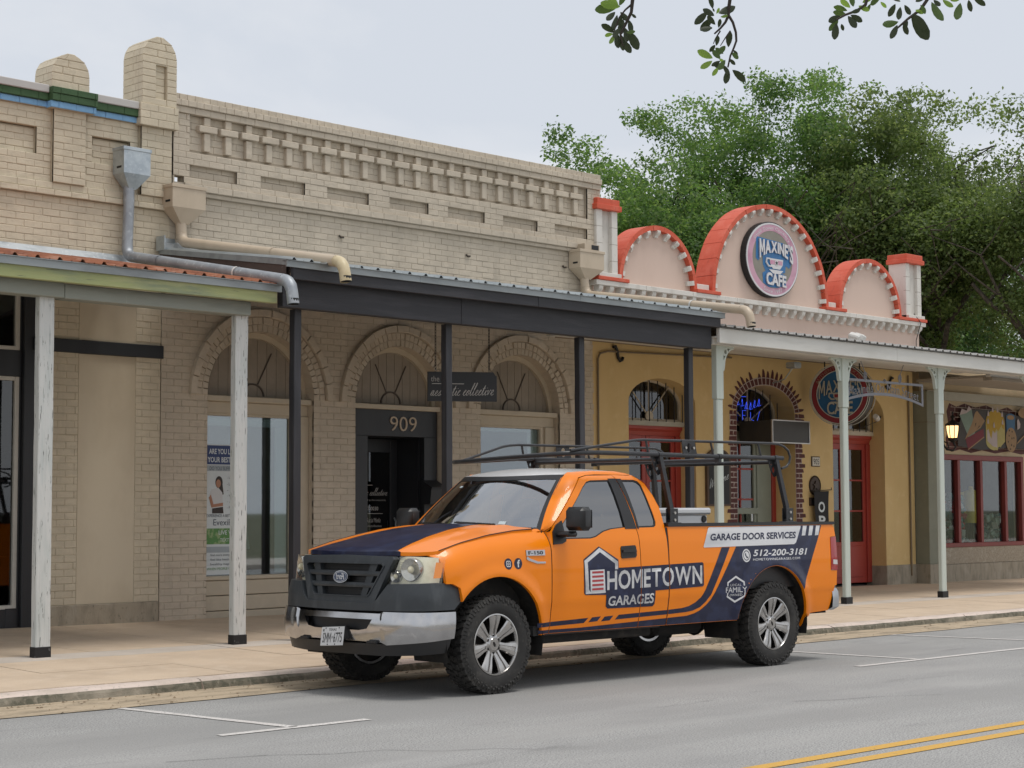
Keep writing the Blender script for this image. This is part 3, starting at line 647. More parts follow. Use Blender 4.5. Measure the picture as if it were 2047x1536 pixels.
# rooms behind the glass
ROOM_B = mat('blue_grey_room_wall', (.30, .34, .38), .9, var=.1); ROOM_F = mat('room_floor', (.12, .10, .09), .6)
o = MB()
for xa, xb in ((12.5, 14.9), (16.9, 19.5)):
    o.box(xa, xb, 20.6, 20.7, .1, 3.0, 0); o.box(xa, xa+.05, YF+.3, 20.6, .1, 3.0, 0); o.box(xb-.05, xb, YF+.3, 20.6, .1, 3.0, 0); o.box(xa, xb, YF+.28, 20.6, 2.95, 3.0, 2); o.box(xa, xb, YF+.28, 20.6, .12, .16, 1)
o.build('interior', [ROOM_B, ROOM_F, CEIL], bm_)
o = MB(); o.box(13.98, 14.16, YF+.20, YF+.21, .74, 2.64); o.build('blind_edge', mat('pale_blind', (.55, .58, .57), .8), bm_)
o = MB(); o.box(12.92, 14.15, YF+.185, YF+.19, 2.53, 2.63); o.box(17.5, 18.7, YF+.185, YF+.19, 2.60, 2.64); o.build('blind_rail', mat('blind_rail_grey', (.5, .53, .53), .6), bm_)
o = MB(); o.box(18.52, 18.71, YF+.20, YF+.21, .74, 2.6); o.build('blind_edge', mat('pale_blind', (.55, .58, .57), .8), bm_)
# door surround 909
f = MB(); xa, xb = AR[1][0]-AR[1][1], AR[1][0]+AR[1][1]
f.bbox(xa+.01, xb-.01, YF+.04, YF+.2, 2.82, 2.885, .006, 1)
f.bbox(xa+.02, xb-.02, YF+.10, YF+.2, 2.47, 2.82, .004, 0)
f.bbox(xa+.02, 15.42, YF+.10, YF+.2, .1, 2.47, .004, 0); f.bbox(16.42, xb-.02, YF+.10, YF+.2, .1, 2.47, .004, 0)
f.box(15.42, 15.44, YF+.2, YF+.75, .1, 2.47, 0); f.box(16.40, 16.42, YF+.2, YF+.75, .1, 2.47, 0); f.box(15.42, 16.42, YF+.2, YF+.75, 2.47, 2.49, 0)
f.build('door_surround', [BLACK, TRIM], bm_)
d = MB()
d.bbox(15.44, 15.56, YF+.62, YF+.68, .15, 2.46, .004); d.bbox(16.28, 16.40, YF+.62, YF+.68, .15, 2.46, .004); d.bbox(15.56, 16.28, YF+.62, YF+.68, 2.28, 2.46, .004); d.bbox(15.56, 16.28, YF+.62, YF+.68, .15, .5, .004)
dr = d.build('door', BLACK, bm_)
o = MB(); o.box(15.56, 16.28, YF+.648, YF+.653, .5, 2.28); o.build('pane', DGLASS, dr)
o = MB(); o.tube([(16.33, YF+.60, 1.0), (16.33, YF+.57, 1.05), (16.33, YF+.57, 1.35), (16.33, YF+.60, 1.4)], .012, 6); o.build('handle', GALV, dr)
o = MB(); o.box(15.3, 16.6, YF+2.6, YF+2.7, .1, 2.6); o.box(15.3, 15.34, YF+.8, YF+2.6, .1, 2.6); o.box(16.56, 16.6, YF+.8, YF+2.6, .1, 2.6); o.box(15.3, 16.6, YF+.8, YF+2.6, 2.55, 2.6); o.build('hallway', DARKROOM, bm_)
SILVER_L = mat('pale_sign_lettering', (.55, .53, .50), .5); GOLD_L = mat('tan_house_number', (.50, .40, .29), .45)
o = MB(); vs, fs = fit_text('909', [(15.80, 2.545), (16.27, 2.545), (16.27, 2.735), (15.80, 2.735)], bold=-.012)
o.add([(u, YF+.085, v) for u, v in vs], fs); vs3 = o.v[:]; o.add([(x_, YF+.099, z_) for x_, _, z_ in vs3], fs); o.build('house_number', GOLD_L, bm_)
o = MB(); w_ = wallfn(YF+.646)
put_text(o, 'the', rect(15.60, 1.86, 15.72, 1.91), w_, .001, bold=-.01); o.box(15.60, 15.98, YF+.644, YF+.645, 1.835, 1.841)
put_script(o, 'aesthetic collective', rect(15.60, 1.70, 16.24, 1.80), w_, .001, .004); put_text(o, 'a modern medical spa for every body', rect(15.60, 1.62, 16.22, 1.65), w_, .001, bold=-.01)
put_text(o, '512-667-0030', rect(15.70, 1.50, 16.08, 1.55), w_, .001); o.box(15.62, 16.16, YF+.644, YF+.645, 1.455, 1.46)
put_text(o, 'Find us on Social Media', rect(15.66, 1.34, 16.12, 1.40), w_, .001, bold=-.012, shear=.4); put_text(o, '@theaestheticcollective', rect(15.66, 1.27, 16.14, 1.31), w_, .001, bold=-.01)
o.build('door_lettering', SILVER_L, dr)
# ---- window poster and stickers
ps = thing('window_poster', 'tall blue and white health poster inside the arched shop window', 'poster', (12.95, YF+.18, .74))
PW = mat('poster_white', (.66, .71, .72), .5, var=.06); PB = mat('poster_navy', (.025, .05, .16), .5); PG = mat('poster_green', (.10, .26, .07), .5, layers=[((.32, .42, .2), 16, (1, 1, 1), .5, .6, .8, 5)]); PSKIN = mat('poster_skin', (.40, .19, .11), .5); PHAIR = mat('poster_hair', (.03, .018, .014), .5); PGREY = mat('poster_pale_grey', (.38, .43, .46), .5, var=.1); PINK = mat('poster_ink', (.06, .08, .11), .5); PSHIRT = mat('poster_shirt', (.6, .6, .6), .5)
fn = wallfn(YF+.166)
o = MB(); o.add([fn(u, v) for u, v in rect(12.905, .735, 13.50, 2.30)], [(0, 1, 2, 3)]); o.build('sheet', PW, ps)
fn = wallfn(YF+.1645)
o = MB(); o.add([fn(u, v) for u, v in rect(12.91, 2.06, 13.46, 2.29)], [(0, 1, 2, 3)]); o.build('header_band', PB, ps)
o = MB(); put_text(o, 'ARE YOU LIVING', rect(12.95, 2.185, 13.42, 2.25), fn, .0015, bold=.02); put_text(o, 'YOUR BEST LIFE?', rect(12.93, 2.085, 13.42, 2.15), fn, .0015, bold=.02); o.build('headline', PW, ps)
o = MB(); o.add([fn(u, v) for u, v in rect(12.91, 1.98, 13.46, 2.05)], [(0, 1, 2, 3)]); o.add([fn(u, v) for u, v in rect(12.91, 1.0, 13.46, 1.07)], [(0, 1, 2, 3)]); o.build('pale_band', PGREY, ps)
o = MB(); o.add([fn(u, v) for u, v in rect(12.91, 1.10, 13.46, 1.29)], [(0, 1, 2, 3)]); o.build('green_band', PG, ps)
o = MB(); put_text(o, 'DO YOU SUFFER FROM', rect(12.96, 1.99, 13.44, 2.035), fn, .0015)
for i, s in enumerate(('- Low Energy', '- Lack of focus', '- Stress', '- Weight gain', '- Anxiety', '- Poor sleep')): put_text(o, s, rect(13.22, 1.88-i*.072, 13.44, 1.915-i*.072), fn, .0015)
put_text(o, 'EXPERIENCE A BETTER WAY', rect(12.92, 1.425, 13.44, 1.46), fn, .0015); put_text(o, 'EvexiPEL', rect(13.02, 1.325, 13.40, 1.40), fn, .0015)
for i in range(3): put_text(o, ('find more energy and life', 'feel like having a new', 'healthy happy life.')[i], rect(12.98, .95-i*.055, 13.42, .985-i*.055), fn, .0015)
o.build('small_print', PINK, ps)
o = MB(); put_text(o, 'LIVE WELL', rect(13.10, 1.215, 13.42, 1.265), fn, .0015, bold=.01); put_text(o, 'TEXT 4788', rect(13.12, 1.13, 13.38, 1.17), fn, .0015); o.build('offer_text', PW, ps)
o = MB(); put_text(o, 'WHEN PEOPLE CHOOSE', rect(12.93, .85-.06, 13.43, .82), fn, .0015); o.build('green_text', PG, ps)
def blob(mb, pts, d, m=0): mb.add([wallfn(YF+.1645)(u, v, d) for u, v in pts], [tuple(range(len(pts)))], m)
o = MB(); blob(o, arc(13.10, 1.845, .055, .075, 0, 345, 14), .001, 1); blob(o, [(13.06, 1.84), (13.15, 1.84), (13.17, 1.70), (13.12, 1.69)], .0012, 1); blob(o, arc(13.09, 1.83, .036, .05, 0, 345, 14), .002, 0)
blob(o, [(12.99, 1.76), (13.09, 1.78), (13.15, 1.72), (13.16, 1.55), (13.0, 1.53), (12.96, 1.70)], .0016, 2); blob(o, [(12.98, 1.70), (13.02, 1.58), (13.16, 1.60), (13.16, 1.56), (12.99, 1.54), (12.95, 1.66)], .0022, 0); blob(o, [(13.0, 1.53), (13.16, 1.55), (13.17, 1.47), (13.0, 1.47)], .0016, 1)
o.build('printed_figure', [PSKIN, PHAIR, PSHIRT], ps)
st = thing('door_notice', 'small green bordered no soliciting notice on the black door', 'notice', (15.80, YF+.64, 1.13))
o = MB(); o.add([(u, YF+.640, v) for u, v in rect(15.78, 1.09, 15.98, 1.16)], [(0, 1, 2, 3)]); o.build('notice_sheet', PW, st)
o = MB(); o.add([(u, YF+.637, v) for u, v in rect(15.79, 1.10, 15.97, 1.15)], [(0, 1, 2, 3)]); o.build('green_field', mat('notice_green', (.03, .12, .05), .5), st)
o = MB(); put_text(o, 'NO SOLICITING', rect(15.80, 1.11, 15.96, 1.14), wallfn(YF+.636), .001); o.build('notice_text', PW, st)
# furniture seen through the glass
ch = None
CHM = mat('black_chair_leather', (.02, .018, .018), .4)
def chair(x, y, rz, label):
    c = thing('armchair', label, 'chair', (x, y, .16), rz, 'chairs inside the arched shop window')
    for nm, bx in (('seat', (-.27, .27, -.25, .25, .32, .46)), ('backrest', (-.27, .27, .2, .32, .40, 1.0))):
        o = MB(); o.bbox(*bx, .05); o.build(nm, CHM, c, local=True, smooth=40)
    for s in (-1, 1):
        o = MB(); o.bbox(s*.3-.04, s*.3+.04, -.25, .25, .3, .62, .03); o.build('armrest', CHM, c, local=True)
        for t in (-1, 1): o = MB(); o.tube([(s*.24, t*.2, .0), (s*.24, t*.2, .33)], .025, 6); o.build('leg', CHM, c, local=True)
chair(13.85, 18.75, 2.6, 'black leather armchair nearer the glass in the arched window'); chair(14.3, 19.3, 2.4, 'black leather armchair farther back in the arched window')
sg = thing('counter_sign', 'white tilted card sign in front of the dark armchairs', 'sign', (13.72, 18.3, .16))
o = MB(); Mx = Matrix.Translation((13.75, 18.3, 1.14)) @ Matrix.Rotation(-.25, 4, 'X'); o.box(-.2, .2, -.008, .008, -.12, .12, 0, Mx); o.build('card', PW, sg); o = MB(); o.tube([(13.75, 18.34, .16), (13.75, 18.34, 1.05)], .015, 6); o.tube([(13.6, 18.34, .17), (13.9, 18.34, .17)], .02, 6); o.build('stand', CHM, sg)
ld = thing('ceiling_lamp', 'small lit globe lamp on thin arms inside the arched shop window', 'lamp', (14.1, 19.4, 2.9))
BULB = mat('lit_bulb', (1, .9, .7), .4, emit=((1, .82, .55), 9))
o = MB(); o.tube([(14.1, 19.4, 2.95), (14.1, 19.4, 2.3)], .008, 5)
BL = [(14.1, 19.4, 2.27, .045), (14.28, 19.5, 2.3, .018), (14.33, 19.4, 2.12, .018), (13.98, 19.35, 2.2, .018), (14.22, 19.3, 2.16, .016)]
for p in BL[1:]: o.tube([(14.1, 19.4, 2.3), p[:3]], .006, 5)
o.build('stem', GALV, ld)
for p in BL:
    o = MB(); o.lathe([(max(1e-4, p[3]*math.sin(math.pi*i/8)), -p[3]*math.cos(math.pi*i/8)) for i in range(9)], 12, Matrix.Translation(p[:3])); o.build('bulb', BULB, ld, smooth=180)
# ------------------------------------------------------------------ cafe
PINK_W = mat('pale_pink_stucco', (.66, .505, .425), .8, layers=[((.58, .435, .36), .9, (1, 1, .5), .45, .65, .6, 5)], bumps=[(60, (1, 1, 1), .15, .006)])
YELLOW = mat('ochre_stucco', (.68, .49, .225), .75, layers=[((.60, .42, .18), 1.2, (1, 1, .5), .45, .66, .7, 5), ((.72, .54, .27), 6, (1, 1, 1), .55, .7, .5, 4)], bumps=[(28, (1, 1, 1), .2, .01)])
REDC = mat('coral_red_paint', (.60, .095, .045), .6, layers=[((.66, .15, .09), 5, (1, 1, 1), .48, .66, .7, 5), ((.46, .07, .035), 14, (1, 1, .6), .58, .7, .7, 5)], bumps=[(40, (1, 1, 1), .2, .008)])
WHITEP = mat('weathered_white_masonry', (.68, .65, .60), .65, layers=[((.54, .51, .46), 6, (1, 1, .4), .5, .66, .6, 5), ((.36, .34, .29), 17, (1, 1, .5), .66, .74, .6, 5)], bumps=[(40, (1, 1, 1), .2, .006)])
REDDOOR = mat('red_door_paint', (.36, .045, .032), .42, var=.1)
SAGE = mat('sage_white_paint', (.52, .575, .525), .55, layers=[((.44, .49, .45), 4, (3, 3, .3), .5, .68, .6, 5)], bumps=[(22, (4, 4, .3), .2, .006)])
GREENDOOR = mat('sage_door_paint', (.28, .31, .25), .5, var=.1)
IRON = mat('black_iron', (.012, .012, .013), .5)
PANEDARK = glass('cafe_glass', (.42, .45, .44), .06)
BRICKPAINT = mat('painted_red_brick', (.105, .028, .024), .7, var=.2); GROUT = mat('painted_grout', (.46, .38, .34), .7)
PLINTH2 = mat('grey_stone_plinth', (.33, .29, .225), .9, layers=[((.22, .195, .15), 11, (1, 1, .35), .46, .62, .7, 6), ((.42, .37, .3), 5, (1, 1, .5), .52, .68, .6, 5)], bumps=[(50, (1, 1, .4), .45, .012)])
cf = thing('cafe_building', 'pink and ochre stucco cafe with three coral red rimmed gables', 'building', (24, 17.6, .2))
CL, CR = 19.70, 28.40
OPN = [(20.50, 22.10, 3.12, .38), (23.15, 24.74, 3.06, .46), (25.84, 27.44, 3.10, .46)]
def op_outline(x0, x1, sp, rise, n=18):
    return [(x0, .1), (x0, sp)]+arc((x0+x1)/2, sp, (x1-x0)/2, rise, 180, 0, n)[1:-1]+[(x1, sp), (x1, .1)]
out = [(CL, .1)]
for o_ in OPN: out += op_outline(*o_)
out += [(CR, .1), (CR, 4.3), (CL, 4.3)]
w = MB(); w.panel(out, [], lambda u, v, d: (u, YF-d, v), None, None, .42); w.build('lower_wall', YELLOW, cf)
# upper wall with gables
def gable(x):
    z = 4.93
    for cx, r in GB:
        if abs(x-cx) < r: z = max(z, 4.90+math.sqrt(r*r-(x-cx)**2))
    return z
GB = [(21.12, .93), (24.03, 1.60), (26.93, .985)]
po = [(CL, 4.2), (28.62, 4.2), (28.62, 4.93)]
for cx, r in reversed(GB): po += [(x_, z_) for x_, z_ in arc(cx, 4.90, r-.02, r-.02, 0, 180, 40) if z_ > 4.93]
po += [(CL, 4.93)]
w = MB(); w.panel(po, [], lambda u, v, d: (u, YF-.02-d, v), None, None, .25, back=True)
w.box(CL, 28.6, YF+.3, 32, 4.3, 4.42); w.box(CL+.02, CL+.2, YF+.43, 32, .1, 4.3); w.box(28.2, 28.38, YF+.43, 32, .1, 4.3); w.box(CL, 28.6, 31.8, 32, .1, 4.3); w.box(28.38, 28.6, YF+.05, 32, 4.2, 4.3)
w.build('upper_wall', PINK_W, cf)
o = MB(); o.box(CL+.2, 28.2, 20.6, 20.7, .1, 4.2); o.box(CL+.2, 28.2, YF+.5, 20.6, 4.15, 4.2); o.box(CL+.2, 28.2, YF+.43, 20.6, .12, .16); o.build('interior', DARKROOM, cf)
# coping arches: one block mesh per gable, turned about its centre
rl = root_loc(cf)
for cx, r in GB:
    n = 11 if r < 1.2 else 17; tot = math.pi; o = MB(); da = tot/n/2-.0025; r0, r1 = r-.075, r; k = 3
    ang = [-da+2*da*i/k for i in range(k+1)]; q = [(r0*math.sin(t), r0*math.cos(t)) for t in ang]+[(r1*math.sin(t), r1*math.cos(t)) for t in reversed(ang)]
    o.prism(q, lambda u, v, d: (u, -d, v), .11, -.255); src = o.build('coping_block', REDC, cf, local=True)
    for i in range(n):
        a = tot*(i+.5)/n-tot/2; P = Vector((cx, YF+R_.uniform(-.004, .004), 4.90))-rl
        if i == 0: src.location = P; src.rotation_euler = (0, a, 0)
        else: inst(src, cf, loc=P, rot=(0, a, 0))
# corbel brackets: straight row and radial ones
o = MB()
prof = [(0, 0), (.105, 0), (.112, -.03), (.10, -.065), (.065, -.09), (.05, -.10), (.045, -.128), (0, -.13)]
o.prism(prof, lambda u, v, d: (d, -u, v), -.044, .044); br = o.build('bracket', WHITEP, cf, local=True, smooth=50)
n = 37
for i in range(n):
    P = Vector((19.76+i*(28.52-19.76)/(n-1), YF-.02, 4.80))-rl
    if i == 0: br.location = P
    else: inst(br, cf, loc=P, rot=(0, R_.uniform(-.02, .02), 0))
for cx, r in GB:
    n = 11 if r < 1.2 else 19
    for i in range(n):
        a = math.pi*(i+.5)/n-math.pi/2; rr = r-.072
        inst(br, cf, loc=Vector((cx+rr*math.sin(a), YF-.02, 4.90+rr*math.cos(a)))-rl, rot=(0, a, 0), scale=(.82, .9, .82))
# cornice and red sills
for i in range(8):
    xa = 19.64+i*1.128; o = MB(); o.bbox(xa, xa+1.123, YF-.15, YF+.02, 4.80, 4.875, .006); o.bbox(xa, xa+1.123, YF-.11, YF+.02, 4.75, 4.80, .005) if False else None; o.build('cornice_block', WHITEP, cf)
for xa, xb in ((19.66, 20.36), (21.98, 22.58), (25.48, 26.10), (27.76, 28.68)):
    o = MB(); o.bbox(xa, xb, YF-.17, YF+.26, 4.876, 4.93, .006); o.build('red_sill', REDC, cf)
for xa, xb in ((22.07, 22.43), (25.64, 25.94)):
    o = MB(); o.bbox(xa+.02, xb-.02, YF-.06, YF+.2, 4.93, 5.03, .006); o.build('white_block', WHITEP, cf)
for xa, xb in ((19.70, 20.17), (28.09, 28.60)):
    o = MB(); ya, yb = YF-.10, YF+.26
    o.bbox(xa, xa+.13, ya, yb, 4.93, 5.93, .006); o.bbox(xb-.13, xb, ya, yb, 4.93, 5.93, .006); o.box(xa+.13, xb-.13, ya+.07, yb, 4.99, 5.93); o.bbox(xa, xb+.03, ya-.05, yb, 4.93, 4.99, .005)
    for z in (5.18, 5.43, 5.68):
        for x_ in (xa, xb-.13): o.box(x_-.001, x_+.131, ya-.001, ya+.05, z, z+.005, 1)
    pl = o.build('parapet_pillar', [WHITEP, JOINT], cf)
    o = MB(); o.bbox(xa-.04, xb+.05, ya-.05, yb+.03, 5.93, 6.01, .007); o.bbox(xa-.01, xb+.02, ya-.03, yb+.02, 6.01, 6.10, .007); o.build('red_cap', REDC, pl)
# plinths
ed = [CL]+[e for o_ in OPN for e in o_[:2]]+[CR]
for xa, xb in zip(ed[::2], ed[1::2]):
    o = MB(); o.bbox(xa-.001, xb+.002, YF-.015, YF+.42, .05, .50 if xa < 28 else .5, .008); o.build('plinth', PLINTH2, cf)
# painted brick surround of the middle opening (flat paint on the stucco)
cx = (OPN[1][0]+OPN[1][1])/2; hw = (OPN[1][1]-OPN[1][0])/2; bk = MB(); gr = MB(); fn = wallfn(YF)
def ell(a, g): return (cx+(hw+g)*math.cos(rad(a)), OPN[1][2]+(OPN[1][3]+g)*math.sin(rad(a)))
n = 24
for i in range(n):
    a0, a1 = 4+172*i/n, 4+172*(i+1)/n; m_ = .8
    bk.flat([ell(a0+m_, .012), ell(a1-m_, .012), ell(a1-m_, .115), ell(a0+m_, .115)], lambda u, v: fn(u, v, .0055))
    ex_ = R_.choice((.0, .05, .09, .13)) if i % 3 else .12
    if ex_ > 0: bk.flat([ell(a0+m_, .128), ell(a1-m_, .128), ell(a1-2.5, .14+ex_), ell((a0+a1)/2, .15+ex_), ell(a0+1.8, .13+ex_*.8)], lambda u, v: fn(u, v, .0055))
gr.add([fn(*ell(4+172*i/40, g_), .003) for g_ in (.0, .135) for i in range(41)], [(i, i+1, i+42, i+41) for i in range(40)])
for side in (-1, 1):
    z = .52; row = 0
    while z < OPN[1][2]-.03:
        e = R_.choice((.0, .02, .035, .06, .10)); xi = cx+side*(hw+.004); xs = [.0, .17] if row % 2 else [.0, .095, .17]
        for a, b in zip(xs, xs[1:]):
            b2 = b+(e if b == xs[-1] else -.006)
            bk.flat([(xi+side*(a+.004), z), (xi+side*b2, z+.008), (xi+side*(b2-R_.uniform(0, .02)), z+.066), (xi+side*(a+.004), z+.072)][::side], lambda u, v: fn(u, v, .0055))
        z += .083; row += 1
    gr.flat([(cx+side*hw, .52), (cx+side*(hw+.185), .52), (cx+side*(hw+.185), OPN[1][2]), (cx+side*hw, OPN[1][2])][::side], lambda u, v: fn(u, v, .003))
gr.build('painted_grout', GROUT, cf); bk.build('painted_brick_border', BRICKPAINT, cf)
# openings
def fanlight(o_, Yb, rays=(55, 90, 125)):
    x0, x1, sp, rise = o_; cx = (x0+x1)/2; zb = 2.87
    ol = [(x0, zb), (x1, zb), (x1, sp)]+arc(cx, sp, (x1-x0)/2, rise, 0, 180, 16)[1:-1]+[(x0, sp)]
    f = MB(); inn = [(cx+(u-cx)*.93, zb+.03+(v-zb)*.9) for u, v in ol]
    f.panel(ol, [inn], lambda u, v, d: (u, Yb-.01-d, v), None, None, .04)
    f.lathe([(.09, 0), (.09, .02), (.0001, .025)], 12, Matrix.Translation((cx, Yb-.02, zb+.06)) @ Matrix.Rotation(rad(90), 4, 'X'))
    for a in rays: f.tube([(cx, Yb-.02, zb+.05), (cx+.85*math.cos(rad(a)), Yb-.02, zb+.05+.60*math.sin(rad(a)))], .011, 6)
    fr = f.build('fanlight', TRIM, cf)
    o = MB(); o.flat(ol, lambda u, v: (u, Yb+.02, v)); o.build('pane', PANEDARK, fr)
    for i in range(8):
        xx = x0+.1+(x1-x0-.2)*i/7; zt = sp+rise*math.sqrt(max(0, 1-((xx-cx)/((x1-x0)/2))**2))
        o = MB(); o.tube([(xx, Yb-.12, zb-.02), (xx, Yb-.12, zt-.02)], .0085, 6); o.build('iron_bar', IRON, fr)
    return fr
def leaf(parent, xa, xb, Yd, z0, z1, rows, m, low=.55, st=.085, name='door'):
    d = MB(); d.bbox(xa, xa+st, Yd, Yd+.05, z0, z1, .004); d.bbox(xb-st, xb, Yd, Yd+.05, z0, z1, .004); d.bbox(xa+st, xb-st, Yd, Yd+.05, z1-st*1.2, z1, .004); d.bbox(xa+st, xb-st, Yd, Yd+.05, z0, z0+low, .004)
    d.bbox(xa+st+.05, xb-st-.05, Yd-.012, Yd+.01, z0+.1, z0+low-.07, .008)
    zs_ = [z0+low+(z1-st*1.2-z0-low)*i/rows for i in range(rows+1)]
    for z in zs_[1:-1]: d.bbox(xa+st, xb-st, Yd+.005, Yd+.045, z-.015, z+.015, .003)
    dd = d.build(name, m, parent)
    o = MB(); o.box(xa+st, xb-st, Yd+.022, Yd+.027, z0+low, z1-st*1.2); o.build('pane', PANEDARK, dd); return dd
Yd = YF+.30
for k, (x0, x1, sp, rise) in ((0, OPN[0]), (2, OPN[2])):
    o = MB(); o.bbox(x0, x1, Yd-.08, Yd+.1, 2.785, 2.87, .008); o.build('head_beam', TRIM if k else mat('grey_cream_beam', (.42, .40, .33), .6, var=.08), cf)
    o = MB(); o.prism([(0, 2.64), (.0, 2.785), (-.06, 2.785), (-.055, 2.74), (-.02, 2.70)], lambda u, v, d: (d, Yd+.02+u, v), x0, x1); o.bbox(x0, x0+.1, Yd, Yd+.1, .2, 2.64, .004); o.bbox(x1-.12, x1, Yd, Yd+.1, .2, 2.64, .004); o.build('door_frame', REDDOOR, cf)
    fanlight(OPN[k], Yd)
leaf(cf, 20.60, 21.28, Yd+.03, .2, 2.64, 3, REDDOOR); leaf(cf, 21.29, 21.98, Yd+.03, .2, 2.64, 3, REDDOOR)
leaf(cf, 25.94, 26.62, Yd+.03, .2, 2.64, 3, REDDOOR, .72); leaf(cf, 26.63, 27.32, Yd+.03, .2, 2.64, 3, REDDOOR, .72)
# middle entrance
x0, x1, sp, rise = OPN[1]
fanlight(OPN[1], YF+.40, (40, 90, 140))
o = MB(); o.bbox(x0, x0+.16, YF+.36, YF+.46, 2.78, 2.86, .005); o.build('head_beam', TRIM, cf)
o = MB(); o.prism([(x0, 2.52), (x0+.14, 2.78), (x0, 2.78)], wallfn(YF+.36), 0, -.1); o.build('corbel', REDDOOR, cf); o = MB(); o.bbox(x0, x0+.1, YF+.40, YF+.5, .2, 2.52, .005); o.bbox(x1-.1, x1, YF+.40, YF+.5, .2, 2.8, .005); o.build('door_frame', REDDOOR, cf)
o = MB(); o.bbox(x0+.1, x0+.24, YF+.40, YF+.5, .2, 2.8, .005); o.bbox(x1-.52, x1-.42, YF+.40, YF+.5, .2, 2.8, .005); o.box(x1-.42, x1-.1, YF+.43, YF+.48, .2, 2.8); o.build('side_panel', GREENDOOR, cf)
d = MB(); xa, xb = x0+.24, x1-.52
d.bbox(xa, xa+.10, YF+.42, YF+.47, .2, 2.78, .004); d.bbox(xb-.07, xb, YF+.42, YF+.47, .2, 2.78, .004); d.bbox(xa+.1, xb-.07, YF+.42, YF+.47, 2.6, 2.78, .004); d.bbox(xa+.1, xb-.07, YF+.42, YF+.47, .2, .75, .004); d.bbox(xa+.02, xb, YF+.38, YF+.42, 1.42, 1.52, .004); d.bbox(xa+.02, xb, YF+.38, YF+.42, 1.16, 1.25, .004)
dr = d.build('door', GREENDOOR, cf)
o = MB(); o.bbox((xa+xb)/2-.01, (xa+xb)/2+.015, YF+.43, YF+.46, .75, 2.6, .003)
for z in (1.66, 2.16): o.bbox(xa+.1, xb-.07, YF+.43, YF+.46, z-.015, z+.015, .003)
o.build('glazing_bar', REDDOOR, dr); o = MB(); o.box(xa+.1, xb-.07, YF+.45, YF+.455, .75, 2.6); o.build('pane', PANEDARK, dr)
for i, (u, z, w_, h_) in enumerate(((.16, 1.75, .12, .33), (.16, 1.64, .07, .09), (.12, 1.40, .10, .1), (.62, 1.30, .05, .12))):
    o = MB(); o.box(xa+u, xa+u+w_, YF+.418-.04*(i > 1), YF+.42-.04*(i > 1), z, z+h_); o.build('paper_notice', PW, dr)
# blank light box sign in the arch
o = MB(); o.box(23.42, 24.86, YF-.42, YF+.36, 2.565, 2.925); lb = thing('light_box_sign', 'blank dark box sign with aluminium edges across the middle cafe arch', 'sign', (24.1, YF, 2.56))
LBM = mat('dark_grey_panel', (.045, .042, .038), .45, var=.1); BX = (23.62, 24.64, YF-.36, YF+.30, 2.57, 2.93)
o = MB(); o.box(*BX); o.build('box', LBM, lb)
o = MB(); e = .018; X0, X1, Y0, Y1, Z0, Z1 = BX
for z in (Z0, Z1): o.box(X0-.01, X1+.01, Y0-.01, Y0+e, z-e/2, z+e/2)
for x_ in (X0, X1): o.box(x_-e/2, x_+e/2, Y0-.009, Y0+e, Z0-.008, Z1+.008)
o.build('edge_trim', mat('aluminium_edge', (.55, .54, .52), .35, metal=.6), lb)
# neon script in the arch
nb = thing('neon_script_sign', 'blue neon script sign glowing behind the bars of the middle cafe arch', 'neon sign', (23.9, YF+.36, 2.95))
NEON = mat('blue_neon_tube', (.1, .2, 1), .3, emit=((.04, .10, 1), .8))
o = MB(); pth = []
def stroke(pts, r=.0042): o.tube([(x_, YF+.37, z_) for x_, z_ in pts], r, 5)
for i in range(7):
    bx = 23.52+i*.115; bz = 3.22+.035*math.sin(i*1.3)
    stroke([(bx, bz-.05), (bx+.05, bz+.07), (bx+.06, bz), (bx+.03, bz-.05), (bx+.1, bz-.03)])
stroke([(23.62, 3.34), (23.9, 3.35)]); stroke([(23.5, 3.18), (23.46, 3.23), (23.5, 3.30)])
for bx, p in ((23.62, [(0, .18), (0, .02)]), (23.80, [(0, .02), (0, .18), (.1, .18)]), (23.80, [(0, .1), (.07, .1)]), (24.02, [(0, .16), (0, .04), (.09, .02)]), (24.20, [(0, .02), (.07, .18)])): stroke([(bx+u, 2.94+v) for u, v in p])
o.build('tube', NEON, nb)
# wall fittings
o = MB()
for sx, z0, fl in ((20.24, 3.81, 1), (27.6, 3.72, -1)):
    o.tube([(sx-.11*fl, YF-.03, z0+.1), (sx-.06*fl, YF-.03, z0+.115), (sx-.02*fl, YF-.03, z0+.05), (sx+.0*fl, YF-.03, z0-.05), (sx+.04*fl, YF-.03, z0-.1), (sx+.09*fl, YF-.03, z0-.08), (sx+.11*fl, YF-.03, z0-.04)], .024, 6)
    o.build('wall_anchor', IRON, cf, smooth=60); o = MB()
o = MB(); o.tube([(19.79, YF-.025, .25), (19.79, YF-.025, 3.72), (19.83, YF-.03, 3.80), (20.0, YF-.03, 3.84), (23, YF-.03, 3.92)], .016, 6); o.tube([(28.22, YF-.025, .3), (28.22, YF-.025, 3.9)], .018, 6); o.build('conduit', mat('brown_conduit', (.20, .15, .09), .6), cf)
o = MB(); o.tube([(28.47, YF-.05, 4.2), (28.46, YF-.06, 4.55), (28.42, YF-.19, 4.86), (28.30, YF-.12, 5.02)], .008, 5); o.build('cable', IRON, cf)
o = MB(); o.box(28.03, 28.17, YF-.03, YF+.01, 4.23, 4.42); o.build('wall_vent', mat('dark_recess', (.12, .06, .05), .8), cf)
t = thing('house_number_tile', 'small cream ceramic house number 905 tile on the ochre wall', 'sign', (25.31, YF, 2.2)); o = MB(); o.bbox(25.19, 25.43, YF-.02, YF, 2.21, 2.38, .005); o.build('tile_border', mat('dark_tile_edge', (.06, .04, .03), .4), t)
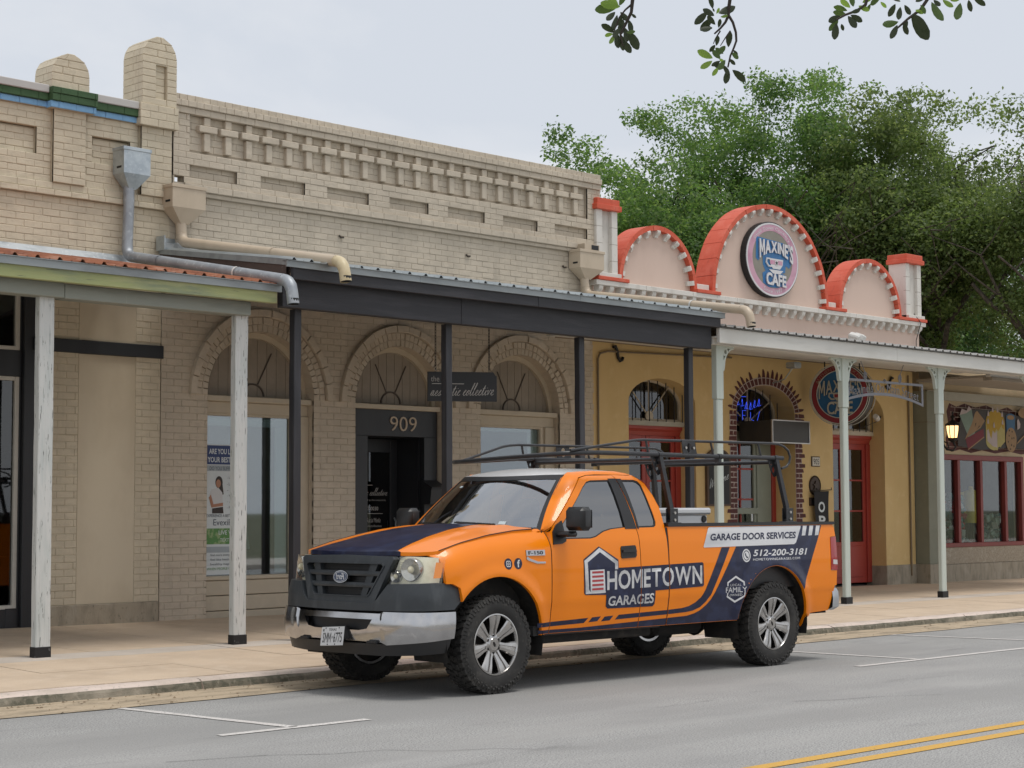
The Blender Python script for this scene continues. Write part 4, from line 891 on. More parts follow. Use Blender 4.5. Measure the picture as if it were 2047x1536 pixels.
o = MB(); o.box(25.205, 25.415, YF-.023, YF-.019, 2.225, 2.365); o.build('tile_face', mat('cream_glaze', (.6, .55, .45), .3), t); o = MB(); put_text(o, '905', rect(25.23, 2.245, 25.39, 2.345), wallfn(YF-.0235), .001); o.build('tile_number', IRON, t)
t = thing('round_plaque', 'brown round metal plaque with a raised star on the ochre wall', 'plaque', (25.28, YF, 1.75)); BRONZE = mat('dark_bronze', (.05, .03, .02), .4, metal=.5)
o = MB(); o.lathe([(.0001, .0), (.165, 0), (.17, .015), (.15, .03), (.145, .02), (.0001, .02)], 28, Matrix.Translation((25.28, YF, 1.89)) @ Matrix.Rotation(rad(90), 4, 'X')); o.build('disc', BRONZE, t, smooth=40)
o = MB(); o.prism([(25.28+(.085 if i % 2 == 0 else .035)*math.sin(math.pi*i/5), 1.89+(.085 if i % 2 == 0 else .035)*math.cos(math.pi*i/5)) for i in range(10)], wallfn(YF-.02), .015, 0); o.build('star', BRONZE, t)
t = thing('wall_plate', 'small dark square wall plate beside the banner', 'plate', (25.2, YF, 1.5)); o = MB(); o.bbox(25.11, 25.29, YF-.03, YF, 1.55, 1.69, .006); o.build('plate', BRONZE, t); o = MB(); o.bbox(25.14, 25.26, YF-.036, YF-.03, 1.58, 1.66, .002); o.build('inner_plate', IRON, t)
t = thing('open_banner', 'black hanging feather banner with white vertical letters reading open', 'banner', (25.35, YF-.35, .2)); o = MB()
fn = lambda u, v, d=0: (u, YF-.12-d-.03*math.sin(v*3), v)
o.panel([(25.13, 1.79), (25.22, .45), (25.5, .45), (25.56, 1.80)], [], fn, None, .12, 0); o.build('cloth', mat('black_banner_cloth', (.018, .018, .02), .8), t, smooth=180)
o = MB()
for i, c in enumerate('OPEN'):
    vs, fs = fit_text(c, rect(25.25, 1.44-i*.235, 25.44, 1.62-i*.235), bold=.03); o.add([fn(u, v, .004) for u, v in vs], fs)
o.build('banner_letters', PW, t); o = MB(); o.tube([(25.12, YF-.12, 1.80), (25.60, YF-.12, 1.82), (25.60, YF-.12, 1.86)], .008, 5); o.tube([(25.14, YF, 1.80), (25.14, YF-.12, 1.80)], .01, 5); o.build('bracket', IRON, t)
t = thing('chalkboard', 'arched wooden chalkboard with welcome written in chalk on the ochre wall', 'chalkboard', (22.6, YF, 1.5)); ol = [(22.32, 1.55), (22.92, 1.55), (22.92, 2.28)]+arc(22.62, 2.28, .30, .17, 0, 180, 12)[1:-1]+[(22.32, 2.28)]
o = MB(); o.prism(ol, wallfn(YF), .05, 0); o.build('frame', WOODB, t); o = MB(); o.flat([(22.62+(u-22.62)*.85, 1.58+(v-1.55)*.94) for u, v in ol], lambda u, v: (u, YF-.053, v)); o.build('slate', mat('slate', (.03, .033, .036), .7, var=.3), t)
o = MB(); put_script(o, 'Welcome', [(22.37, 1.82), (22.85, 1.98), (22.85, 2.14), (22.37, 1.99)], wallfn(YF-.055), .001, .007); o.build('chalk_text', PW, t)
t = thing('security_light', 'white twin head floodlight above the cafe awning roof', 'floodlight', (25.8, YF-.4, 4.2)); WP = mat('white_plastic', (.66, .65, .62), .4)
o = MB(); o.lathe([(.0001, 0), (.09, 0), (.09, .04), (.03, .06), (.03, .12), (.0001, .12)], 16, Matrix.Translation((25.82, YF-.5, 4.2))); o.build('base', WP, t, smooth=40)
for dx, ry in ((-.09, -.5), (.07, .35)):
    o = MB(); o.bbox(-.06, .06, -.1, .1, -.055, .055, .02, 0, Matrix.Translation((25.82+dx, YF-.55, 4.40)) @ Matrix.Rotation(ry, 4, 'Y') @ Matrix.Rotation(.35, 4, 'X')); o.build('lamp_head', WP, t, smooth=30)
t = thing('security_camera', 'small white bullet camera at the head of the right red door', 'camera', (27.38, YF, 3.08)); o = MB(); o.lathe([(.0001, .16), (.045, .16), (.05, .1), (.05, 0), (.035, -.0), (.035, .015), (.0001, .015)], 16, Matrix.Translation((27.2, YF-.02, 3.08)) @ Matrix.Rotation(rad(-75), 4, 'Y') @ Matrix.Rotation(rad(20), 4, 'X')); o.build('body', WP, t, smooth=40)
o = MB(); o.tube([(27.24, YF+.0, 3.08), (27.42, YF+.06, 3.12)], .018, 6); o.tube([(27.3, YF+.02, 3.05), (26.9, YF+.22, 2.88)], .006, 5); o.build('bracket', IRON, t)
# ---- round cafe signs
def disc(t, name, m, rx, rz, d0, d1, hole=None, F=None, n=48):
    o = MB(); ou = arc(0, 0, rx, rz, 0, 360, n)[:-1]
    if hole:
        inn = arc(0, 0, hole[0], hole[1], 0, 360, n)[:-1]; o.panel(ou, [inn], lambda u, v, d: F(u, v, d1+d), None, None, d1-d0)
    else: o.prism(ou, F, d1, d0)
    return o.build(name, m, t)
def arc_text(mb, s, rx, rz, a_mid, span, h, F, d, flip=False, **kw):
    vs, fs = text2d(s, **kw); x0 = min(v[0] for v in vs); x1 = max(v[0] for v in vs); y1 = max(v[1] for v in vs); out = []
    for x, y in vs:
        t_ = (x-x0)/(x1-x0); a = a_mid+(span*(.5-t_) if not flip else span*(t_-.5)); k = y/y1*h*(1 if not flip else -1)
        out.append(((rx+k)*math.cos(rad(a)), (rz+k)*math.sin(rad(a))))
    mb.add([F(u, v, d) for u, v in out], fs)
def warp_text(mb, s, F, d, x0, x1, zb, zt, depth=None, **kw):
    vs, fs = text2d(s, **kw); a = min(v[0] for v in vs); b = max(v[0] for v in vs); y1 = max(v[1] for v in vs); out = []
    for x, y in vs:
        t_ = (x-a)/(b-a); y_ = max(0, y)/y1; out.append((x0+(x1-x0)*t_, zb(t_)*(1-y_)+zt(t_)*y_))
    mb.add([F(u, v, d) for u, v in out], fs)
    if depth:
        k = len(mb.v)-len(out); ed = {}
        for f in fs:
            for i in range(len(f)):
                e = (f[i], f[(i+1) % len(f)]); ed[e] = ed.get(e, 0)+1
        base = len(mb.v); mb.v += [F(u, v, d-depth) for u, v in out]
        for a_, b_ in ed:
            if (b_, a_) not in ed: mb.f.append((k+a_, k+b_, base+b_, base+a_)); mb.m.append(1)
SIGN_BLUE = mat('sign_blue', (.03, .16, .38), .4); SIGN_PINK = mat('faded_sign_pink', (.58, .33, .42), .5, layers=[((.45, .2, .3), 5, (1, 1, 1), .5, .66, .7, 5), ((.62, .1, .32), 1.1, (1, 1, 1), .58, .68, .7, 3)]); SIGN_GREY = mat('faded_sign_grey', (.28, .26, .22), .6, var=.15); SIGN_WHITE = mat('sign_white', (.66, .65, .66), .4); SIGN_SHADE = mat('sign_letter_side', (.33, .33, .40), .5)
def cup(mb, F, d, s=1, m=0):
    mb.add([F(u*s, v*s, d) for u, v in [(-.13, .03), (.17, .03), (.16, -.05), (.10, -.12), (-.06, -.12), (-.12, -.05)]], [(0, 5, 4, 3, 2, 1)], m); mb.add([F(u*s, v*s, d) for u, v in [(-.15, -.135), (.17, -.135), (.10, -.19), (-.06, -.19)]], [(0, 3, 2, 1)], m)
    mb.tube([F(u*s, v*s, d+.004) for u, v in [(-.13, .02), (-.20, .02), (-.21, -.04), (-.16, -.09), (-.10, -.09)]], .016*s, 5, m)
t = thing('oval_cafe_sign', 'large faded oval cafe sign with pink rim on the middle gable', 'sign', (24.0, YF, 5.58))
F1 = lambda u, v, d=0: (24.0+u, YF-.03-d, 5.585+v)
disc(t, 'sign_body', IRON, .735, .625, 0, .10, None, F1); disc(t, 'white_rim', SIGN_WHITE, .715, .607, .10, .112, (.685, .58), F1); disc(t, 'pink_rim', SIGN_PINK, .685, .58, .10, .108, (.55, .475), F1); disc(t, 'grey_field', SIGN_GREY, .55, .475, .10, .105, None, F1)
o = MB(); fl = lambda pts, d: o.add([F1(u, v, d) for u, v in pts], [tuple(reversed(range(len(pts))))])
fl([(-.45, .30), (-.42, .345), (.3, .30), (.49, .25), (.52, .18), (.50, -.06), (.45, -.11), (.36, -.07), (.34, -.19), (.24, -.21), (.34, -.23), (.36, -.40), (.12, -.455), (-.12, -.46), (-.27, -.40), (-.285, -.24), (-.2, -.2), (-.27, -.1), (-.28, .06), (-.40, -.05), (-.46, -.01)][::-1], .109); o.build('blue_shape', SIGN_BLUE, t)
o = MB(); warp_text(o, "MAXINE'S", F1, .135, -.385, .54, lambda q: -.01-.04*q+.58*q*(1-q), lambda q: .33-.05*q, .022, bold=.035)
warp_text(o, 'CAFE', F1, .135, -.21, .34, lambda q: -.42-.02*q, lambda q: -.215-.03*q, .022, bold=.035); o.build('raised_letters', [SIGN_WHITE, SIGN_SHADE], t)
Fc = lambda u, v, d=0: F1(u*1.25+.065, v*1.12-.015, d)
o = MB(); cup(o, Fc, .118); o.build('cup_emblem', SIGN_WHITE, t); o = MB(); o.add([Fc(u, v, .120) for u, v in rect(-.115, -.055, .15, .005)], [(0, 1, 2, 3)]); o.build('cup_stripe', SIGN_PINK, t)
o = MB(); o.lathe([(.0001, 0), (.045, 0)], 14, Matrix.Translation(Fc(.02, -.03, .1225)) @ Matrix.Rotation(rad(90), 4, 'X')); o.build('cup_badge', SIGN_WHITE, t); o = MB(); o.add([Fc(.02+(.036 if i % 2 == 0 else .015)*math.sin(math.pi*i/5), -.03+(.036 if i % 2 == 0 else .015)*math.cos(math.pi*i/5), .125) for i in range(10)], [tuple(range(10))]); o.build('badge_star', IRON, t)
o = MB(); arc_text(o, 'Small Town Cookery', .59, .50, 92, 105, .05, F1, .111); arc_text(o, 'Since 1997', .655, .555, 270, 48, .06, F1, .111, True); o.build('rim_text', SIGN_WHITE, t)
# neon disc sign hung at right angles over the pavement
nd = thing('neon_cafe_sign', 'round blue and red neon cafe sign hanging under the awning', 'sign', (25.05, 16.9, 3.39))
na = rad(196); NX, NY = math.cos(na), math.sin(na); TX, TY = -NY, NX        # face normal and rightward tangent as seen
TX, TY = NY*-1, NX
if TX*math.sin(.774)+TY*-math.cos(.774) < 0: TX, TY = -TX, -TY
F2 = lambda u, v, d=0: (25.05+TX*u+NX*d, 16.9+TY*u+NY*d, 3.39+v)
S_RED = mat('neon_sign_red', (.26, .02, .03), .35); S_BLUE = mat('neon_sign_blue', (.012, .11, .26), .35); S_DARK = mat('sign_drum_dark', (.03, .028, .024), .5); S_CREAM = mat('neon_letter_cream', (.45, .43, .36), .4); TUBE = mat('unlit_glass_tube', (.55, .55, .5), .2)
disc(nd, 'drum', S_DARK, .50, .50, -.24, .0, None, F2); disc(nd, 'red_rim', S_RED, .485, .485, 0, .012, (.395, .395), F2); disc(nd, 'blue_field', S_BLUE, .395, .395, 0, .008, None, F2)
o = MB()
for r, d in ((.515, .03), (.488, .04), (.392, .03), (.515, -.27)): o.tube([F2(x_, z_, d) for x_, z_ in arc(0, 0, r, r, 0, 354, 48)], .008, 6)
o.build('neon_ring', TUBE, nd, smooth=60)
o = MB(); warp_text(o, "MAXINE'S", F2, .03, -.36, .36, lambda q: -.02+.5*q*(1-q)-.06, lambda q: .24, .02, bold=.02); warp_text(o, 'CAFE', F2, .03, -.22, .22, lambda q: -.33, lambda q: -.12, .02, bold=.02); o.build('raised_letters', [S_CREAM, IRON], nd)
o = MB(); cup(o, F2, .02, .9); o.build('cup_emblem', S_CREAM, nd); o = MB(); o.add([F2(u*.9, v*.9, .024) for u, v in rect(-.10, -.06, .14, 0)], [(0, 1, 2, 3)]); o.build('cup_stripe', S_RED, nd)
o = MB(); arc_text(o, 'AUTHENTIC     TEX MEX', .415, .415, 90, 130, .05, F2, .016); o.build('rim_text', mat('rim_text_tan', (.3, .2, .14), .5), nd)
o = MB()
for u in (-.3, .3): o.tube([F2(u, .4, -.12), F2(u, .66, -.12)], .012, 5)
o.build('hanger', IRON, nd)
# cut metal sign between the awning posts
hs = thing('hanging_metal_sign', 'grey cut metal sign with arched foot hanging between awning posts', 'sign', (23.05, 14.75, 3.1)); GREYM = mat('grey_painted_steel', (.20, .205, .23), .5, var=.1)
F3 = lambda u, v, d=0: (23.05+u, 14.76-d, 3.06+v); hw = 1.07; top, th = .335, .035
lo = lambda u: -.01+.125*(1-(u/hw)**2); us = [-hw+2*hw*i/20 for i in range(21)]
o = MB(); ou = [(u, lo(u)) for u in us]+[(hw, top), (-hw, top)]; inn = [(u*(hw-.045)/hw, lo(u)+.045) for u in us]+[(hw-.045, top-.035), (-hw+.045, top-.035)]
o.panel(ou, [inn], lambda u, v, d: F3(u, v, d), None, None, .012, back=True); o.build('frame', GREYM, hs)
o = MB(); warp_text(o, "Maxine's On Main Street", F3, -.002, -.94, .94, lambda q: lo(-.94+1.88*q)+.05, lambda q: lo(-.94+1.88*q)+.19+.0*q, .008, bold=-.012, space=1.05); o.build('cut_letters', [GREYM, GREYM], hs)
o = MB(); o.lathe([(.0001, 0), (.035, 0), (.04, .03), (.03, .06), (.0001, .07)], 8, Matrix.Translation(F3(-.98, .08, 0))); o.tube([F3(-.98, .1), F3(-.93, .2), F3(-.97, .27)], .02, 5); o.build('scroll', GREYM, hs)
for u in (-.52, .42):
    o = MB()
    for k in range(3): o.tube([F3(u+.035*math.sin(2*math.pi*i/10)*(1 if k else .8), top+.03+.04*k*.5+.04*math.cos(2*math.pi*i/10)) for i in range(10)], .009, 5, closed=True)
    o.tube([F3(u, top+.1), F3(u-.12*(1 if u < 0 else -1), .62)], .006, 5); o.build('hook_ring', GREYM, hs)
o = MB(); o.lathe([(.0001, -.03), (.03, 0), (.0001, .03)], 10, Matrix.Translation(F3(.0, .34))); o.build('finial', GREYM, hs)
# black hanging board of the middle shop
hb = thing('hanging_board_sign', 'black hanging board with white script lettering under the black awning', 'sign', (15.1, 15.6, 3.0)); ang = rad(-33); F4 = lambda u, v, d=0: (15.1+math.cos(ang)*u+math.sin(ang)*d, 15.6+math.sin(ang)*u-math.cos(ang)*d, 2.985+v)
hw, hh = .425, .178
o = MB(); o.panel([(-hw, -hh), (hw, -hh), (hw, hh-.05), (hw-.02, hh-.035), (hw-.045, hh), (-hw, hh)], [], F4, None, None, .03, back=True); o.build('board', mat('black_sign_board', (.012, .013, .015), .45), hb)
o = MB(); put_text(o, 'the', rect(-hw+.04, .06, -hw+.14, .125), F4, .003, bold=-.015); o.add([F4(u, v, .003) for u, v in rect(-hw+.05, .03, .02, .036)], [(0, 1, 2, 3)]); put_script(o, 'aesthetic collective', [(-hw+.03, -.115), (hw-.04, -.10), (hw-.04, .05), (-hw+.03, .025)], F4, .003, .0045); o.build('sign_lettering', SILVER_L, hb)
for u in (-.33, .33):
    o = MB(); p0 = Vector(F4(u, hh)); p1 = Vector((p0.x, p0.y, 3.78)); nlk = 17
    for i in range(nlk):
        c = p0.lerp(p1, (i+.5)/nlk); ax = Vector((1, 0, 0)) if i % 2 else Vector((0, 1, 0))
        o.tube([tuple(c+ax*.011*math.cos(2*math.pi*j/8)+Vector((0, 0, .026*math.sin(2*math.pi*j/8)))) for j in range(8)], .004, 4, closed=True)
    o.build('chain', IRON, hb)
mbx = thing('wall_mailbox', 'black slant topped mailbox on the black door surround', 'mailbox', (16.52, YF+.05, 1.6)); o = MB(); o.prism([(0, 1.58), (.16, 1.58), (.18, 1.78), (0, 1.88)], lambda u, v, d: (d, YF+.10-u, v), 16.38, 16.64); o.build('box', BLACK, mbx); o = MB(); o.prism([(-.0, 1.885), (.2, 1.785), (.2, 1.80), (0, 1.90)], lambda u, v, d: (d, YF+.10-u, v), 16.37, 16.65); o.build('lid', BLACK, mbx)
# ------------------------------------------------------------------ shop at the right edge
TANW = mat('tan_stucco', (.50, .40, .26), .8, var=.1, bumps=[(30, (1, 1, 1), .15, .006)])
SPECK = mat('speckled_stucco', (.36, .31, .24), .9, layers=[((.20, .165, .12), 28, (1, 1, 1.6), .5, .62, .75, 4), ((.48, .43, .35), 15, (1, 1, 1), .54, .68, .6, 4)], bumps=[(40, (1, 1, 1), .5, .01)])
OLIVE = mat('olive_grey_stucco', (.235, .24, .185), .8, var=.1)
sh = thing('shop_building', 'tan corner shop with red framed window and painted cake mural', 'building', (31, 17.6, .2))
o = MB(); o.panel([(28.62, .1), (40, .1), (40, 4.0), (28.62, 4.0)], [rect(29.06, .80, 32.32, 2.48)], lambda u, v, d: (u, YF-d, v), None, None, .2)
o.box(28.64, 28.8, YF+.2, 30, .1, 4.0); o.box(28.64, 40, YF+.2, 30, 4.0, 4.1); o.box(39.8, 40, YF+.2, 30, .1, 4.0); o.box(28.8, 39.8, 29.8, 30, .1, 4.0); o.build('wall', TANW, sh)
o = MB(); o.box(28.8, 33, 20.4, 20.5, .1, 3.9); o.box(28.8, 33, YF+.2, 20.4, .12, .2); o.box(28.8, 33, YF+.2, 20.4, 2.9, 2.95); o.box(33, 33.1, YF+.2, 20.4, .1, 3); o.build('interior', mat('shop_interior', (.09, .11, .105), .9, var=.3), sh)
o = MB(); o.bbox(28.42, 28.76, YF-.28, YF+.02, .5, 3.62, .008); o.box(28.415, 28.765, YF-.284, YF, 3.05, 3.062, 1); o.build('pilaster', [OLIVE, JOINT], sh)
o = MB(); o.bbox(28.41, 28.77, YF-.29, YF+.02, .05, .5, .008); o.build('pilaster_base', PLINTH2, sh)
o = MB(); o.bbox(28.76, 40, YF-.03, YF+.05, .47, .80, .008); o.build('speckled_band', SPECK, sh)
o = MB(); o.bbox(28.76, 40, YF-.05, YF+.05, .05, .468, .01); o.build('plinth', PLINTH2, sh)
REDW = mat('dark_red_window_paint', (.20, .028, .022), .45, var=.15)
o = MB(); o.bbox(29.04, 32.34, YF-.03, YF+.1, 2.40, 2.50, .006); o.bbox(29.04, 32.34, YF-.05, YF+.1, .78, .86, .006); o.bbox(29.04, 29.13, YF-.025, YF+.1, .86, 2.40, .006); o.bbox(32.25, 32.34, YF-.025, YF+.1, .86, 2.40, .006)
for x_ in (29.92, 30.74, 31.66): o.bbox(x_-.045, x_+.045, YF-.02, YF+.09, .86, 2.40, .006)
wf = o.build('window_frame', REDW, sh)
for xa, xb in ((29.13, 29.875), (29.965, 30.695), (30.785, 31.615), (31.705, 32.25)):
    o = MB(); o.box(xa, xb, YF+.05, YF+.055, .86, 2.40); o.build('pane', glass('display_glass', (.80, .84, .83), .02), wf)
o = MB(); o.box(28.8, 40, YF-.06, YF, 3.50, 3.66); o.build('frieze_board', mat('grey_cream_board', (.42, .41, .35), .7, var=.08), sh)
# painted mural: generic bakery pictures, flat paint
MUR = {k: mat('mural_'+k, c, .7, var=.12) for k, c in dict(dark=(.055, .05, .047), brick=(.09, .026, .023), mint=(.20, .27, .22), crust=(.30, .19, .095), red=(.16, .02, .03), yellow=(.40, .25, .02), pale=(.44, .37, .36), cream=(.42, .36, .13), blue=(.05, .13, .23), choc=(.03, .02, .014), grout=(.40, .33, .27)).items()}
mu = MB(); mk = list(MUR); lay_ = [0]
def mp(pts, k):
    lay_[0] += 1; mu.add([(u, YF-.002-.0007*lay_[0], v) for u, v in pts], [tuple(range(len(pts)))], mk.index(k))
def el(cx, cz, rx, rz, n=18): return arc(cx, cz, rx, rz, 0, 360, n)[:-1]
edge = [(29.52, 2.62), (29.7, 2.55), (30.0, 2.60), (30.4, 2.54), (30.8, 2.60), (31.3, 2.55), (31.8, 2.6), (32.3, 2.55), (32.9, 2.6), (32.95, 3.3), (32.6, 3.44), (32.2, 3.36), (31.8, 3.46), (31.4, 3.38), (31.0, 3.47), (30.6, 3.41), (30.2, 3.47), (29.9, 3.40), (29.65, 3.46), (29.55, 3.3), (29.62, 3.0), (29.5, 2.8)]
mp(edge, 'brick')
for r_ in range(9):
    z = 2.64+r_*.092; mp([(29.56, z), (32.9, z), (32.9, z+.008), (29.56, z+.008)], 'grout')
    for c_ in range(13):
        x_ = 29.6+c_*.25+(.125 if r_ % 2 else 0); mp([(x_, z), (x_+.01, z), (x_+.01, z+.09), (x_, z+.09)], 'grout')
mp([(29.78, 2.66), (30.6, 2.60), (31.6, 2.66), (32.7, 2.64), (32.75, 3.3), (32.2, 3.28), (31.2, 3.38), (30.3, 3.36), (29.95, 3.25), (29.8, 3.0)], 'dark')
mp([(29.86, 3.24), (29.95, 3.36), (30.12, 3.33), (30.2, 3.42), (30.3, 3.36), (30.42, 2.95), (30.25, 2.72)], 'mint'); mp([(29.86, 3.24), (29.95, 3.36), (30.12, 3.33), (30.2, 3.42), (30.3, 3.36), (30.1, 3.28)], 'pale')
mp([(30.02, 2.78), (30.14, 2.84), (30.62, 3.02), (30.66, 3.06), (30.78, 3.16), (30.5, 3.34), (30.42, 3.30), (30.3, 3.1)], 'crust'); mp([(30.05, 2.80), (30.72, 3.01), (30.73, 2.86), (30.14, 2.61)], 'red'); mp([(30.14, 2.61), (30.73, 2.86), (30.74, 2.84), (30.15, 2.59)], 'crust')
mp([(30.42, 3.10), (30.46, 3.11), (30.40, 3.02)], 'choc'); mp([(30.56, 3.06), (30.6, 3.06), (30.48, 2.99)], 'choc')
mp(arc(31.16, 3.12, .36, .26, 0, 180, 12)+[(30.80, 2.82)]+arc(31.16, 2.76, .36, .16, 180, 262, 6)+[(31.12, 2.61), (31.24, 2.61), (31.24, 2.66), (31.38, 2.70), (31.52, 2.78)], 'cream')
mp(arc(31.16, 3.14, .35, .23, 0, 180, 12)+[(30.84, 2.98), (30.9, 3.02), (30.96, 2.88), (31.0, 2.84), (31.05, 3.0), (31.12, 2.95), (31.2, 3.02), (31.3, 2.96), (31.42, 3.05), (31.5, 3.0)], 'yellow')
mp([(30.84, 2.98), (30.9, 3.0), (30.96, 2.86), (31.0, 2.82), (31.06, 2.98), (31.12, 2.93), (31.22, 2.98), (31.22, 2.66), (31.05, 2.68), (30.85, 2.78)], 'pale'); mp([(31.24, 2.95), (31.4, 3.1), (31.42, 2.75), (31.34, 2.66), (31.25, 2.74)], 'cream')
for x_, z_ in ((30.9, 3.3), (31.07, 3.38), (31.25, 3.38), (31.42, 3.3), (30.88, 3.15), (31.43, 3.15), (31.1, 3.08)): mp([(x_-.035, z_-.04), (x_+.035, z_-.04), (x_+.03, z_+.01), (x_, z_+.07), (x_-.03, z_+.01)], 'pale')
mp([(31.58, 2.92), (31.86, 2.92), (31.92, 3.26), (31.56, 3.26)], 'blue'); mp(el(31.74, 3.26, .18, .07), 'blue'); mp(el(31.74, 3.255, .14, .045), 'crust')
mp(el(31.74, 2.82, .21, .24), 'crust')
for x_, z_ in ((31.66, 2.9), (31.78, 2.98), (31.84, 2.86), (31.62, 2.78), (31.74, 2.72), (31.83, 2.7), (31.7, 2.64), (31.76, 2.85), (31.67, 3.0)): mp(el(x_, z_, .018, .02, 7), 'choc')
mp([(31.98, 3.02), (32.08, 3.06), (32.1, 3.14), (32.02, 3.24), (31.97, 3.2)], 'pale'); mp([(31.95, 2.74), (32.6, 3.1), (32.6, 3.13), (31.95, 2.77)], 'crust'); mp(el(32.3, 3.35, .28, .1), 'crust'); mp(el(32.65, 2.85, .2, .16), 'crust')
mu.build('painted_mural', [MUR[k] for k in mk], sh)
# lower porch beam in front of the shop
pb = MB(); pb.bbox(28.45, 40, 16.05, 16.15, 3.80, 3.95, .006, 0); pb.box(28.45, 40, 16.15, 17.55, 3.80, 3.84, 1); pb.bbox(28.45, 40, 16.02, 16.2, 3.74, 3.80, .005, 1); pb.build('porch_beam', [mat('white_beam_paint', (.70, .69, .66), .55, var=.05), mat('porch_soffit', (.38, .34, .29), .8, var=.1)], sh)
# wall lantern
wl = thing('wall_lantern', 'lit black scrolled carriage lantern in front of the cake mural', 'lantern', (29.38, YF-.2, 2.7)); GLOW = mat('lit_lantern_glass', (1, .8, .5), .4, emit=((1, .66, .30), 1.7))
T = Matrix.Translation((29.36, YF-.24, 0))
o = MB(); o.lathe([(.0001, 3.28), (.02, 3.27), (.012, 3.22), (.05, 3.18), (.02, 3.15), (.03, 3.12), (.145, 3.04), (.15, 3.02), (.13, 3.015)], 8, T); o.lathe([(.10, 2.79), (.085, 2.75), (.03, 2.71), (.0001, 2.70)], 8, T)
for i in range(8): a = i*math.pi/4; o.tube([(29.36+.125*math.cos(a), YF-.24+.125*math.sin(a), 3.02), (29.36+.118*math.cos(a), YF-.24+.118*math.sin(a), 2.92), (29.36+.09*math.cos(a), YF-.24+.09*math.sin(a), 2.78)], .008, 4)
o.tube([(29.36, YF-.02, 2.95), (29.30, YF-.06, 2.7), (29.30, YF-.14, 2.58), (29.36, YF-.24, 2.56), (29.40, YF-.27, 2.63), (29.37, YF-.24, 2.71)], .018, 6); o.tube([(29.36, YF-.03, 2.74), (29.38, YF-.12, 2.70), (29.38, YF-.14, 2.62), (29.36, YF-.10, 2.60)], .012, 5); o.bbox(29.30, 29.42, YF-.03, YF, 2.5, 3.0, .02); o.build('lantern_frame', IRON, wl)
o = MB(); o.lathe([(.118, 3.015), (.11, 2.92), (.082, 2.80)], 8, T); o.build('lantern_glass', GLOW, wl)
# display behind the red window
mq = thing('mannequin', 'headless shop mannequin in a yellow jacket behind the red framed window', 'mannequin', (31.05, 18.0, .5)); T = Matrix.Translation((31.05, 18.0, 0)) @ Matrix.Diagonal((1, .6, 1, 1))
o = MB(); o.lathe([(.05, 1.92), (.07, 1.86), (.19, 1.82), (.20, 1.70), (.16, 1.52), (.17, 1.36), (.20, 1.22), (.0001, 1.22)], 14, T)
for s in (-1, 1): o.tube([(31.05+s*.19, 18.1, 1.80), (31.05+s*.25, 18.08, 1.55), (31.05+s*.22, 18.0, 1.34)], [.06, .055, .045], 8)
o.build('yellow_jacket', mat('yellow_fabric', (.62, .48, .06), .8, var=.2), mq, smooth=60); o = MB()
for s in (-1, 1): o.tube([(31.05+s*.09, 18.1, 1.24), (31.05+s*.11, 18.1, .8), (31.05+s*.1, 18.1, .3)], [.09, .07, .05], 8)
o.build('trousers', mat('dark_trousers', (.05, .03, .025), .8), mq, smooth=60)
def display(name, label, x, y, seed, cols, sp, n, z1, cat='display'):
    q = random.Random(seed); t_ = thing(name, label, cat, (x, y, .3)); ms = [mat('goods_'+k, c, .7, var=.2) for k, c in cols]; o = MB()
    for i in range(n):
        z = q.uniform(.55, z1); w_ = sp*(1.15-(z-.3)/(z1)) ; a = q.uniform(0, 6.28); px, py = x+q.uniform(-w_, w_), y+q.uniform(-.2, .2); s = q.uniform(.02, .06)
        o.bbox(-s, s, -s*.6, s*.6, -s*1.3, s*1.3, .01, q.randrange(len(ms)), Matrix.Translation((px, py, z)) @ Matrix.Rotation(q.uniform(-1, 1), 4, 'Y') @ Matrix.Rotation(a, 4, 'Z'))
    o.build('goods', ms, t_, kind='stuff'); o = MB(); o.tube([(x, y, .16), (x, y, z1)], .02, 6); o.box(x-sp, x+sp, y-.25, y+.25, .5, .54); o.build('stand', CHM, t_)
display('merchandise_display', 'stand of dark green and white trinkets left of the yellow jacket', 30.35, 18.0, 3, [('green', (.06, .16, .09)), ('white', (.66, .68, .65)), ('teal', (.09, .24, .25)), ('red', (.40, .03, .03))], .36, 190, 1.75)
display('merchandise_display', 'stand of red and pale goods at the left pane of the red window', 29.5, 18.0, 5, [('red', (.22, .02, .02)), ('white', (.42, .44, .42)), ('green', (.03, .08, .05))], .3, 140, 1.5)
display('merchandise_display', 'pale green goods on the stand at the right end of the red window', 31.75, 18.0, 8, [('pale', (.5, .62, .55)), ('white', (.42, .44, .42)), ('teal', (.05, .13, .14))], .36, 170, 1.35)

